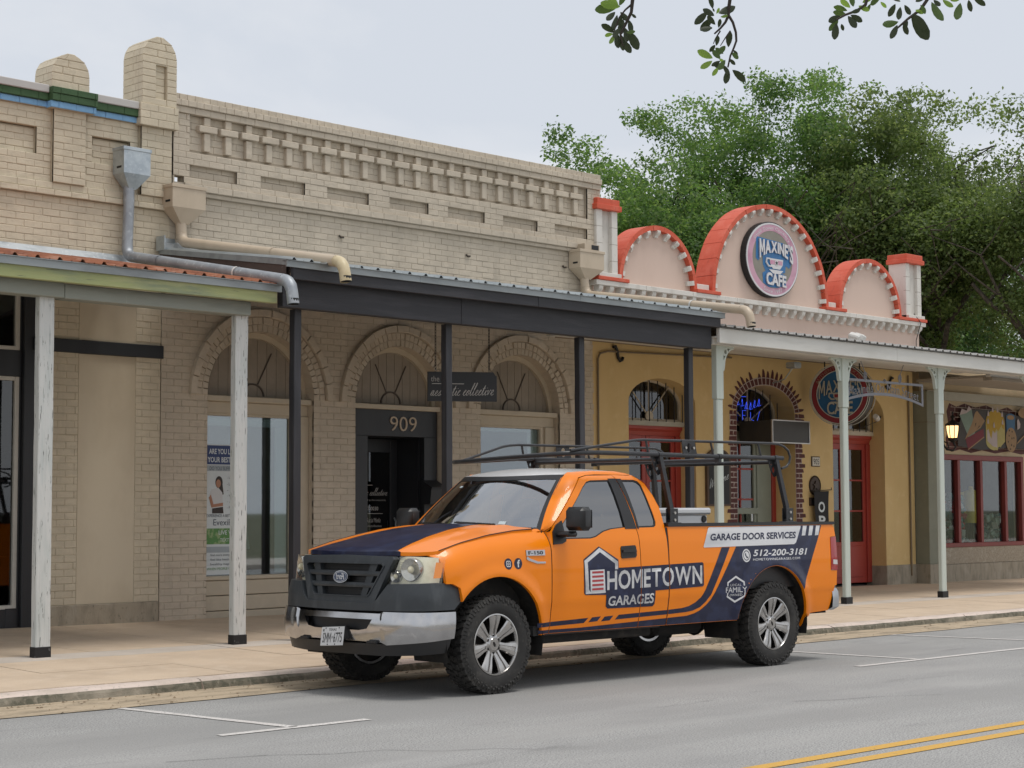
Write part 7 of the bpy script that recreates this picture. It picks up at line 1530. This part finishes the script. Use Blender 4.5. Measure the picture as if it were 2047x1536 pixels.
o = MB(); decal_text(o, '512-200-3181', [(3.362, 1.047), (4.200, 1.046), (4.215, 1.11), (3.372, 1.108)], .0035, bold=.02, shear=.12); decal_text(o, 'HOMETOWNGARAGES.COM', [(3.358, 1.005), (4.09, 1.005), (4.09, 1.027), (3.358, 1.027)], .0035, bold=.005, space=1.25)
c = (3.26, 1.056); vs, fs, _ = fill2d(arc(c[0], c[1], .062, .062, 0, 360, 28)[:-1], [arc(c[0], c[1], .048, .048, 0, 360, 24)[:-1]]); conform(o, vs, fs, DS, .0035)
vs, fs, _ = fill2d(arc(c[0], c[1], .040, .040, 0, 360, 20)[:-1], [[(c[0]-.022, c[1]+.02), (c[0]-.008, c[1]+.024), (c[0]-.004, c[1]+.006), (c[0]+.008, c[1]-.01), (c[0]+.024, c[1]-.012), (c[0]+.022, c[1]-.026), (c[0]+.004, c[1]-.026), (c[0]-.02, c[1])]]); conform(o, vs, fs, DS, .0035)
hx = 3.095; H = [(hx, .872), (hx+.125, .815), (hx+.125, .777), (hx+.108, .777), (hx+.108, .805), (hx, .852), (hx-.108, .805), (hx-.108, .777), (hx-.125, .777), (hx-.125, .815)]; vs, fs, _ = fill2d(H); conform(o, vs, fs, DS, .0035)
H2 = [(u, 1.492-v) for u, v in H]; vs, fs, _ = fill2d(H2); conform(o, vs, fs, DS, .0035)
decal_text(o, 'LOCAL', rect(hx-.078, .776, hx+.078, .797), .0035, bold=.005, space=1.2); decal_text(o, 'FAMILY', rect(hx-.145, .717, hx+.145, .766), .0035, bold=0); decal_text(o, 'OWNED', rect(hx-.085, .682, hx+.085, .704), .0035, bold=.01, space=1.15); B(o, 'white_lettering', WGRAPH, 180)
for cx_, kind_ in ((.135, 0), (.25, 1)):
    o = MB(); shape(o, arc(cx_, 1.05, .046, .046, 0, 360, 24)[:-1], .002); B(o, 'social_badge', NAVY, 180); o = MB()
    if kind_: decal_text(o, 'f', rect(cx_-.014, 1.02, cx_+.018, 1.082), .004, bold=.03)
    else:
        q = [(cx_+a, 1.05+b) for a, b in [(-.025, -.017), (-.017, -.025), (.017, -.025), (.025, -.017), (.025, .017), (.017, .025), (-.017, .025), (-.025, .017)]]
        shape(o, q, .004, [[(cx_+(u-cx_)*.76, 1.05+(v-1.05)*.76) for u, v in q]]); ci = arc(cx_, 1.05, .012, .012, 0, 360, 14)[:-1]; shape(o, ci, .004, [[(cx_+(u-cx_)*.55, 1.05+(v-1.05)*.55) for u, v in ci]])
    B(o, 'badge_symbol', WGRAPH, 180)
# --- bed, tool box, rack, underbody
o = MB(); o.box(2.16, 4.68, -.90, .90, .74, .80); o.box(2.16, 2.20, -.9, .9, .8, 1.34)
for sg in (-1, 1): o.box(2.16, 4.66, sg*.88-.02, sg*.88+.02, .8, 1.335)
B(o, 'bed_liner', BLKPL, None); o = MB(); o.bbox(4.66, 4.70, -.80, .80, .72, 1.34, .015); B(o, 'tailgate', ORANGE, 30)
o = MB(); o.bbox(2.27, 3.02, -.70, .70, .95, 1.44, .012); tb = B(o, 'tool_box', ALUMW, 30); o = MB(); o.bbox(2.25, 3.05, -.73, .73, 1.442, 1.505, .018); B(o, 'lid', ALUMW, 30, tb)
o = MB(); o.lathe([(.0001, .012), (.03, .012), (.034, 0)], 14, Matrix.Translation((2.96, -.702, 1.40)) @ Matrix.Rotation(rad(90), 4, 'X')); B(o, 'latch', BLKPL, None, tb)
RY0, RY1 = -.88, .80; tubes = []
o = MB(); o.tube([(3.97, RY0, 1.985), (2.6, RY0, 1.985), (1.35, RY0, 1.988), (1.08, RY0+.01, 1.982), (.95, RY0+.05, 1.975), (.885, RY0+.14, 1.968), (.88, RY0+.30, 1.964), (.93, 0, 1.95), (.98, .5, 1.937), (1.0, RY1-.14, 1.933), (1.04, RY1-.05, 1.934), (1.13, RY1, 1.938), (1.45, RY1, 1.955), (1.9, RY1, 1.982), (3.97, RY1, 1.985)], .0215, 10); rk = B(o, 'ladder_rack', RACK, 60)
for y in (RY0, RY1):
    o = MB(); o.tube([(.98 if y < 0 else 1.2, y, 2.0 if y < 0 else 1.955), (1.70, y, 2.092), (1.80, y, 2.107), (1.92, y, 2.115), (3.78, y, 2.125), (3.90, y, 2.122), (3.99, y, 2.10), (4.06, y, 2.06), (4.09, y, 2.0), (4.075, y, 1.945), (4.03, y, 1.905), (3.95, y, 1.885)], .0125, 8); B(o, 'guard_rail', RACK, 60, rk)
    for s0, s1 in ((1.99, 1.96), (2.91, 2.87), (3.63, 3.585)): o = MB(); o.tube([(s0, y, 1.99), (s1, y, 2.118)], .0115, 6); B(o, 'strut', RACK, 60, rk)
    o = MB(); ol = [(2.44, 2.125), (2.62, 2.125), (2.66, 1.99), (2.46, 1.99)]; o.panel(ol, [arc(2.545, 2.055, .034, .045, 0, 360, 16)[:-1]], lambda u, v, d: (u, y-.015-d if y < 0 else y+.015+d, v), None, None, .008, back=True); B(o, 'gusset_plate', RACK, None, rk)
    o = MB()
    for s in (2.49, 2.60): o.lathe([(.0001, .008), (.013, .008), (.014, 0)], 6, Matrix.Translation((s, y-.022, 2.055)) @ Matrix.Rotation(rad(90), 4, 'X'))
    B(o, 'bolt', BOLT, None, rk)
    for sb_, st_ in ((2.285, 2.145), (4.01, 3.86)):
        o = MB(); d = Vector((st_-sb_, 0, .60)); yy = -.905 if y < 0 else .86
        p = [(sb_, yy, 1.40), (sb_-.03, yy, 1.52), (st_, y, 1.975)]
        w_ = .026
        V = []
        for (s, q, z), r in zip(p, (w_, w_, w_*.9)): V += [(s-r, q-.02, z), (s+r, q-.02, z), (s+r, q+.02, z), (s-r, q+.02, z)]
        o.add(V, [(j*4+i, j*4+(i+1) % 4, (j+1)*4+(i+1) % 4, (j+1)*4+i) for j in range(2) for i in range(4)]); B(o, 'leg', RACK, 30, rk)
        o = MB(); o.bbox(sb_-.06, sb_+.05, yy-.03, yy-.022, 1.36, 1.50, .003); o.bbox(sb_-.06, sb_+.05, yy+.022, yy+.03, 1.36, 1.50, .003); o.bbox(sb_-.09, sb_+.08, yy-.045, yy+.045, 1.358, 1.372, .003); B(o, 'foot', RACK, None, rk)
        o = MB()
        for z in (1.395, 1.46): o.lathe([(.0001, .01), (.014, .01), (.015, 0)], 6, Matrix.Translation((sb_, yy-.03, z)) @ Matrix.Rotation(rad(90), 4, 'X'))
        B(o, 'bolt', BOLT, None, rk)
        o = MB(); gp = [(st_-.10, 1.975), (st_+.02, 1.975), (st_+.05, 1.82), (st_-.0, 1.80), (st_-.05, 1.86)]; o.panel(gp, [arc(st_-.01, 1.87, .02, .03, 0, 360, 10)[:-1], arc(st_-.045, 1.93, .014, .018, 0, 360, 10)[:-1]], lambda u, v, d: (u, y+.03+d, v), None, None, .008, back=True); B(o, 'gusset_plate', RACK, None, rk)
for s, z in ((2.145, 1.945), (3.0, 1.95), (3.86, 1.945)):
    o = MB(); o.tube([(s, RY0+.02, z), (s, RY1-.02, z)], .019, 8); B(o, 'crossbar', RACK, 60, rk)
    for y in (RY0, RY1): o = MB(); o.tube([(s-.025, y, 1.985), (s+.025, y, 1.985)], .027, 10); o.bbox(s-.02, s+.02, y-.012, y+.05, 1.925, 1.985, .004); B(o, 'clamp', RACK, None, rk)
o = MB()
for y in (-.42, .42): o.bbox(-.75, 4.62, y-.04, y+.04, .42, .56, .01)
o.box(.45, 4.66, -.86, .86, .46, .50); o.tube([(3.70, -.75, .40), (3.70, .75, .40)], .05, 10); o.tube([(.02, -.75, .40), (.02, .75, .40)], .04, 8); o.lathe([(.0001, -.12), (.10, -.10), (.15, 0), (.10, .12), (.0001, .14)], 14, Matrix.Translation((3.70, .1, .39)) @ Matrix.Rotation(rad(90), 4, 'Y')); o.bbox(2.35, 3.05, -.62, -.1, .33, .50, .05); o.bbox(.75, 1.5, -.3, .3, .33, .5, .05); o.bbox(.55, 2.1, -.80, -.70, .36, .46, .02); o.bbox(-.6, .3, -.4, .4, .32, .5, .06); o.tube([(1.3, .35, .38), (3.2, .4, .36), (3.9, .5, .42), (4.6, .55, .42)], .035, 8); B(o, 'underbody', DARK, None)
# ------------------------------------------------------------------ trees behind the roofs
def leaf_mat(name, c1, c2, c3):
    m = bpy.data.materials.new(name); m.use_nodes = True; t = m.node_tree; t.nodes.clear(); L = t.links.new
    o = N(t, 'ShaderNodeOutputMaterial'); geo = N(t, 'ShaderNodeNewGeometry')
    nz = N(t, 'ShaderNodeTexNoise'); nz.inputs['Scale'].default_value = .8; nz.inputs['Detail'].default_value = 3; L(geo.outputs['Position'], nz.inputs['Vector'])
    r1 = N(t, 'ShaderNodeMapRange'); r1.inputs['From Min'].default_value = .38; r1.inputs['From Max'].default_value = .64; L(nz.outputs['Fac'], r1.inputs['Value'])
    m1 = N(t, 'ShaderNodeMixRGB'); L(r1.outputs[0], m1.inputs[0]); m1.inputs[1].default_value = (*c1, 1); m1.inputs[2].default_value = (*c2, 1)
    r2 = N(t, 'ShaderNodeMapRange'); r2.inputs['From Min'].default_value = .55; r2.inputs['From Max'].default_value = 1; L(geo.outputs['Random Per Island'], r2.inputs['Value'])
    m2 = N(t, 'ShaderNodeMixRGB'); L(r2.outputs[0], m2.inputs[0]); L(m1.outputs[0], m2.inputs[1]); m2.inputs[2].default_value = (*c3, 1)
    p = N(t, 'ShaderNodeBsdfPrincipled'); p.inputs['Roughness'].default_value = .5; p.inputs['Specular IOR Level'].default_value = .4; L(m2.outputs[0], p.inputs['Base Color'])
    tr = N(t, 'ShaderNodeBsdfTranslucent'); hs = N(t, 'ShaderNodeHueSaturation'); hs.inputs['Value'].default_value = 2.1; hs.inputs['Saturation'].default_value = 1.15; hs.inputs['Hue'].default_value = .485; L(m2.outputs[0], hs.inputs['Color']); L(hs.outputs[0], tr.inputs[0])
    ms = N(t, 'ShaderNodeMixShader'); ms.inputs[0].default_value = .48; L(p.outputs[0], ms.inputs[1]); L(tr.outputs[0], ms.inputs[2]); L(ms.outputs[0], o.inputs[0]); return m
LEAF_A = leaf_mat('live_oak_leaf', (.066, .13, .042), (.115, .205, .062), (.18, .26, .09))
LEAF_B = leaf_mat('olive_oak_leaf', (.082, .125, .044), (.135, .195, .066), (.19, .24, .095))
LEAF_C = leaf_mat('dark_oak_leaf', (.05, .10, .04), (.088, .16, .052), (.13, .2, .066))
BARK = mat('oak_bark', (.085, .07, .055), .95, layers=[((.035, .03, .025), 6, (2, 2, .4), .45, .6, .9, 5), ((.16, .14, .115), 9, (2, 2, .5), .56, .68, .7, 5)], bumps=[(9, (2, 2, .4), .8, .05)])
NPR = np.random.default_rng(5)
def oak(label, base, h, rx, ry, crown0, mats, seed, nl, leafL=.105, nlimb=7, gap=.0, lean=(0, 0), group='oak trees behind the shops'):
    q = random.Random(seed); rng = np.random.default_rng(seed); bx, by = base
    t = thing('oak_tree', label, 'tree', (bx, by, 0), 0, group); wood = MB(); tips = []
    def limb(p, d, L_, r, depth):
        pts = [p]; rs = [r]; n = 5 if depth < 2 else 4; dd = d.normalized()
        for i in range(n):
            dd = (dd+Vector((q.uniform(-.22, .22), q.uniform(-.22, .22), q.uniform(-.10, .20)))).normalized(); pts.append(pts[-1]+dd*L_/n); rs.append(r*(1-.55*(i+1)/n))
        wood.tube(pts, rs, 7 if depth < 2 else 5, caps=False)
        if depth >= 3: tips.append(pts[-1]); tips.append(pts[-2]); return
        k = (3, 3, 3)[depth] if depth else nlimb
        for j in range(k):
            i = q.randint(2, n) if depth else n-(j % 2); a = q.uniform(0, 2*math.pi); side_ = Vector((math.cos(a), math.sin(a), 0)); up = q.uniform(.15, .9)
            if depth == 0: a = 2*math.pi*j/k+q.uniform(-.3, .3); side_ = Vector((math.cos(a)*rx/max(rx, ry), math.sin(a)*ry/max(rx, ry), 0)); up = q.uniform(.35, 1.15)
            nd = (dd*.45+side_+Vector((0, 0, up))).normalized(); limb(pts[i], nd, L_*q.uniform(.62, .85) if depth else (h-crown0)*.42, rs[i]*.72, depth+1)
    limb(Vector((bx, by, -.1)), Vector((lean[0], lean[1], 1)), crown0, .30*h/12, 0)
    # clumps: branch tips pulled into the crown's envelope, plus an uneven shell
    cz = (crown0*.75+h)/2; rzz = (h-crown0*.75)/2; cl = []
    for p in tips:
        v = Vector(((p.x-bx-lean[0]*h)/rx, (p.y-by-lean[1]*h)/ry, (p.z-cz)/rzz)); l = v.length
        if l > 1: v = v/l*q.uniform(.75, 1.0)
        cl.append((bx+lean[0]*h+v.x*rx, by+lean[1]*h+v.y*ry, cz+v.z*rzz, q.uniform(.45, .85)))
    ns = int(120*(rx*rzz)/9)
    for i in range(ns):
        v = Vector((q.gauss(0, 1), q.gauss(0, 1), q.gauss(0, 1))).normalized(); lump = .84+.14*math.sin(3*v.x+seed)+.11*math.sin(5*v.y+2*seed)+.10*math.sin(6.3*v.z+seed*1.7+2*v.x)
        f = lump*q.uniform(.72, 1.06)
        if q.random() < gap: continue
        cl.append((bx+lean[0]*h+v.x*rx*f, by+lean[1]*h+v.y*ry*f, cz+v.z*rzz*f, q.uniform(.22, .62)))
    for p in tips[::2]: wood.tube([p, Vector(cl[q.randrange(len(cl))][:3])*.35+p*.65], [.018, .006], 4, caps=False)
    wood.build('trunk', BARK, t, smooth=60)
    cl = np.array(cl); w = cl[:, 3]**2; w /= w.sum(); idx = rng.choice(len(cl), nl, p=w); C = cl[idx]
    d = rng.normal(size=(nl, 3)); d /= np.linalg.norm(d, axis=1)[:, None]; rr = C[:, 3:4]*rng.random((nl, 1))**.33; P = C[:, :3]+d*rr*np.array([1.15, 1.15, .72])
    # sprigs: leaves bunch together
    sp = rng.integers(0, nl, nl//5); k = np.arange(nl); bunch = rng.random(nl) < .72; tgt = P[sp[k % len(sp)]]; P[bunch] = tgt[bunch]+rng.normal(size=(bunch.sum(), 3))*.085
    nn = d*.8+np.array([0, 0, .55])+rng.normal(size=(nl, 3))*.45; nn /= np.linalg.norm(nn, axis=1)[:, None]
    ax = np.cross(nn, rng.normal(size=(nl, 3))); ax /= np.linalg.norm(ax, axis=1)[:, None]+1e-9; sd_ = np.cross(nn, ax)
    L_ = leafL*rng.uniform(.6, 1.25, (nl, 1)); W_ = L_*rng.uniform(.22, .34, (nl, 1))
    V = np.stack([P-ax*L_*.5, P+sd_*W_+nn*L_*.06, P+ax*L_*.5, P-sd_*W_+nn*L_*.06], 1).reshape(-1, 3)-np.array([bx, by, 0])
    me = bpy.data.meshes.new('crown'); me.vertices.add(nl*4); me.vertices.foreach_set('co', V.astype(np.float32).ravel()); me.loops.add(nl*4); me.loops.foreach_set('vertex_index', np.arange(nl*4, dtype=np.int32)); me.polygons.add(nl); me.polygons.foreach_set('loop_start', np.arange(0, nl*4, 4, dtype=np.int32)); me.update(calc_edges=True); me.materials.append(mats)
    o = bpy.data.objects.new('crown', me); COL.objects.link(o); o.parent = t; return t
def at(px, dist):       # ground point under a view ray, dist metres along the view axis
    r = _v+_r*((px-1023.5)/3600); r = Vector((r.x, r.y, 0)); return (r*dist)[:2]
oak('broad mid green live oak rising behind the left end of the cafe gables', at(1265, 41), 10.3, 2.5, 2.6, 3.6, LEAF_A, 3, 120000)
oak('rounded green live oak between the left cafe gable and the tallest oak', at(1415, 43), 11.4, 2.3, 2.4, 4.0, LEAF_A, 9, 105000)
oak('tallest dark green live oak behind the middle cafe gable', at(1560, 44), 12.7, 2.5, 2.6, 4.2, LEAF_A, 14, 130000)
oak('tall green oak just left of the olive oak behind the cafe', at(1690, 45), 12.9, 1.9, 2.3, 4.2, LEAF_A, 19, 85000)
oak('olive green oak with a forked dark trunk behind the right cafe pillar', at(1815, 42), 12.0, 2.5, 2.6, 4.9, LEAF_B, 23, 120000, gap=.1)
oak('thin crowned oak cut by the right edge of the picture', at(2085, 40), 11.5, 1.75, 2.2, 4.8, LEAF_B, 31, 56000, gap=.2)
oak('low dark oak filling the gap below the left and middle crowns', at(1370, 48), 10.2, 4.4, 2.6, 3.2, LEAF_C, 42, 110000)
oak('dark oak standing behind the right cafe pillar and porch roof', at(1905, 52), 11.2, 4.0, 2.6, 3.8, LEAF_C, 57, 105000)  # filler crown in the darker leaf colour
oak('small pale oak whose tip shows over the taupe parapet', at(1015, 46), 9.85, .9, 1.1, 6.6, LEAF_A, 61, 9000)
oak('bright low oak seen between the trunks at the right edge', at(2010, 66), 10.5, 4.5, 3.0, 2.4, LEAF_B, 77, 60000)
oak('broad low oak far behind the middle of the cafe roof', at(1640, 60), 12.0, 6.0, 3.0, 2.6, LEAF_C, 83, 120000)
# ------------------------------------------------------------------ live oak branch over the pavement where the camera stands
ob = thing('oak_branch', 'near live oak branch with drooping leafy twigs across the top of the view', 'branch', (5.5, 4.5, 3.9))
def leaf_mesh(m):
    prof = [(0, 0), (.12, .09), (.32, .18), (.56, .22), (.78, .19), (.94, .09), (1, 0)]; o = MB(); V = []
    for x, w in prof: V += [(x, -w, .10*w+.05*math.sin(x*3)), (x, 0, -.02+.05*math.sin(x*3)), (x, w, .10*w+.05*math.sin(x*3))]
    o.add(V, [(3*i, 3*i+3, 3*i+4, 3*i+1) for i in range(6)]+[(3*i+1, 3*i+4, 3*i+5, 3*i+2) for i in range(6)]); k = o.build('leaf', m, ob, smooth=180, local=True); me = k.data; bpy.data.objects.remove(k); return me
def near_leaf(name, c, tl, f):
    m = bpy.data.materials.new(name); m.use_nodes = True; t = m.node_tree; t.nodes.clear(); L = t.links.new; o = N(t, 'ShaderNodeOutputMaterial'); p = N(t, 'ShaderNodeBsdfPrincipled'); p.inputs['Base Color'].default_value = (*c, 1); p.inputs['Roughness'].default_value = .45; tr = N(t, 'ShaderNodeBsdfTranslucent'); tr.inputs[0].default_value = (*tl, 1); ms = N(t, 'ShaderNodeMixShader'); ms.inputs[0].default_value = f; L(p.outputs[0], ms.inputs[1]); L(tr.outputs[0], ms.inputs[2]); L(ms.outputs[0], o.inputs[0]); return m
LM = [leaf_mesh(near_leaf('dark_oak_leaf_near', (.030, .042, .018), (.05, .075, .018), .22)), leaf_mesh(near_leaf('green_oak_leaf_near', (.06, .10, .03), (.12, .2, .035), .4)), leaf_mesh(near_leaf('young_oak_leaf_near', (.15, .24, .05), (.32, .5, .08), .55))]
TW = mat('oak_twig', (.045, .035, .028), .9)
def ray3(px, py, dist): return CAM+(_v+_r*((px-1023.5)/3600)-_u*((py-768)/3600))*dist
obr = Vector(ob.location); ql = random.Random(4)
def twig(pts, r0, r1, dist):
    P = [ray3(x, y, dist+dd) for x, y, dd in pts]; o = MB(); o.tube(P, [r0+(r1-r0)*i/(len(P)-1) for i in range(len(P))], 6); o.build('twig', TW, ob, smooth=60); return P
def put_leaf(p, tip, kind, size=None, roll=None):
    d = (tip-p); L_ = size or d.length; x = d.normalized(); vd = (p-CAM).normalized(); y = vd.cross(x)
    if y.length < .1: y = Vector((0, 0, 1)).cross(x)
    y.normalize(); z = x.cross(y); a = roll if roll is not None else ql.gauss(0, .3); y, z = y*math.cos(a)+z*math.sin(a), z*math.cos(a)-y*math.sin(a)
    o = bpy.data.objects.new('leaf', LM[kind]); COL.objects.link(o); o.parent = ob; P = p-obr
    o.matrix_local = Matrix(((x.x*L_, y.x*L_, z.x*L_, P.x), (x.y*L_, y.y*L_, z.y*L_, P.y), (x.z*L_, y.z*L_, z.z*L_, P.z), (0, 0, 0, 1)))
D1 = 6.2
def LV(lst, dist):
    for x0, y0, x1, y1, k in lst:
        dd = ql.uniform(-.08, .08); put_leaf(ray3(x0, y0, dist+dd), ray3(x1, y1, dist+dd+ql.uniform(-.02, .02)), k)
# main limb out of frame above, then the three drooping twigs
o = MB(); o.tube([ray3(900, -420, 5.2), ray3(1300, -330, 5.8), ray3(1700, -280, 6.3), ray3(2150, -330, 6.8)], [.05, .04, .03, .02], 8); o.build('limb', TW, ob, smooth=60)
twig([(1330, -325, -.3), (1290, -150, -.15), (1268, -30, 0), (1264, 5, 0), (1262, 25, 0), (1250, 50, 0), (1240, 70, 0), (1245, 92, 0)], .010, .003, D1); twig([(1264, 8, 0), (1250, 20, 0), (1238, 35, 0), (1225, 70, 0)], .004, .002, D1)
LV([(1233, 16, 1189, 20, 1), (1240, 14, 1200, 6, 2), (1236, 10, 1214, -6, 2), (1238, 12, 1250, -14, 1), (1230, 24, 1212, 41, 0), (1234, 30, 1222, 63, 0), (1240, 24, 1256, 42, 0), (1244, 30, 1232, 52, 0), (1228, 66, 1202, 49, 0), (1226, 68, 1209, 72, 2), (1227, 70, 1219, 88, 2), (1234, 66, 1236, 97, 0), (1240, 68, 1246, 102, 0), (1244, 78, 1232, 95, 0), (1256, 62, 1276, 100, 0), (1250, 56, 1254, 84, 0), (1252, 66, 1270, 63, 1), (1257, 40, 1262, 66, 0), (1246, 38, 1240, 70, 0), (1236, 44, 1248, 64, 0), (1262, 28, 1272, 36, 0), (1241, 80, 1262, 106, 0), (1238, 56, 1226, 76, 0)], D1)
twig([(1560, -290, .1), (1500, -150, .05), (1462, -20, 0), (1457, 15, 0), (1456, 32, 0), (1450, 45, 0), (1440, 57, 0), (1428, 68, 0)], .009, .003, D1); twig([(1457, 32, 0), (1465, 45, 0), (1471, 65, 0), (1472, 82, 0), (1467, 96, 0), (1460, 112, 0), (1455, 135, 0)], .005, .003, D1); twig([(1440, 62, 0), (1430, 78, 0), (1426, 88, 0)], .003, .0015, D1); twig([(1460, 62, 0), (1450, 76, 0), (1440, 92, 0)], .003, .0015, D1)
LV([(1425, 18, 1418, -6, 0), (1424, 16, 1428, 24, 0), (1428, 32, 1405, 18, 0), (1414, 24, 1388, 49, 0), (1424, 36, 1400, 62, 0), (1436, 27, 1470, 13, 0), (1432, 28, 1438, 16, 2), (1440, 34, 1455, 31, 2), (1424, 55, 1400, 60, 0), (1430, 50, 1414, 32, 0), (1436, 56, 1440, 38, 0), (1424, 58, 1412, 52, 0), (1432, 92, 1436, 72, 0), (1456, 95, 1460, 63, 0), (1430, 90, 1418, 104, 0), (1425, 117, 1394, 101, 2), (1430, 112, 1450, 92, 1), (1424, 122, 1400, 137, 2), (1440, 118, 1424, 100, 1), (1440, 122, 1422, 132, 0), (1450, 120, 1436, 140, 1), (1436, 135, 1424, 152, 2), (1456, 138, 1450, 168, 0), (1464, 140, 1490, 164, 0), (1452, 136, 1426, 130, 0), (1462, 105, 1476, 118, 1), (1466, 100, 1474, 112, 0), (1446, 108, 1430, 96, 1), (1450, 128, 1438, 118, 2), (1458, 118, 1470, 130, 0), (1444, 130, 1456, 150, 0)], D1)
twig([(1900, -300, .3), (1780, -160, .1), (1740, -30, 0), (1730, 10, 0), (1712, 22, 0), (1690, 30, 0), (1672, 40, 0)], .008, .003, 6.0); twig([(1960, -310, .4), (1900, -150, .2), (1880, -40, 0), (1840, 20, 0), (1815, 38, 0), (1790, 60, 0)], .009, .003, 6.0); twig([(1960, -310, .4), (1960, -120, .2), (1930, -30, 0), (1900, 0, 0)], .008, .003, 6.0)
LV([(1692, 30, 1665, 24, 1), (1680, 32, 1656, 44, 0), (1676, 40, 1657, 62, 1), (1672, 46, 1668, 80, 0), (1682, 48, 1686, 62, 0), (1695, 32, 1712, 56, 0), (1700, 30, 1724, 44, 0), (1694, 22, 1666, 14, 1), (1700, 16, 1680, 0, 2), (1706, 14, 1700, -10, 1), (1716, 12, 1738, 22, 2), (1724, 6, 1745, -8, 2), (1740, 8, 1732, 24, 1), (1760, 4, 1772, 16, 2), (1790, 8, 1776, 34, 0), (1800, 14, 1796, 40, 0), (1808, 10, 1820, 30, 0), (1796, 44, 1764, 50, 1), (1794, 50, 1780, 78, 0), (1806, 46, 1815, 70, 0), (1822, 30, 1856, 80, 0), (1824, 28, 1852, 60, 0), (1830, 20, 1846, 28, 2), (1840, 10, 1850, 28, 1), (1862, 4, 1886, 42, 1), (1866, 0, 1880, 12, 0), (1884, 0, 1906, 14, 2), (1920, 6, 1912, 40, 1), (1936, 0, 1942, 24, 0), (1946, -4, 1970, 12, 0), (1900, 2, 1920, -4, 2), (1800, 4, 1780, -12, 0), (1830, 4, 1850, -10, 0), (1760, -4, 1740, 10, 1), (1815, 42, 1806, 60, 0), (1700, 26, 1720, 20, 0)], 6.0)

# ------------------------------------------------------------------ pavement across the street, under the viewer
sw = MB(); sw.box(-60, 220, -7.3, -2.2, -.02, .12); sw.build('pavement', CONC_PALE, kind='structure')
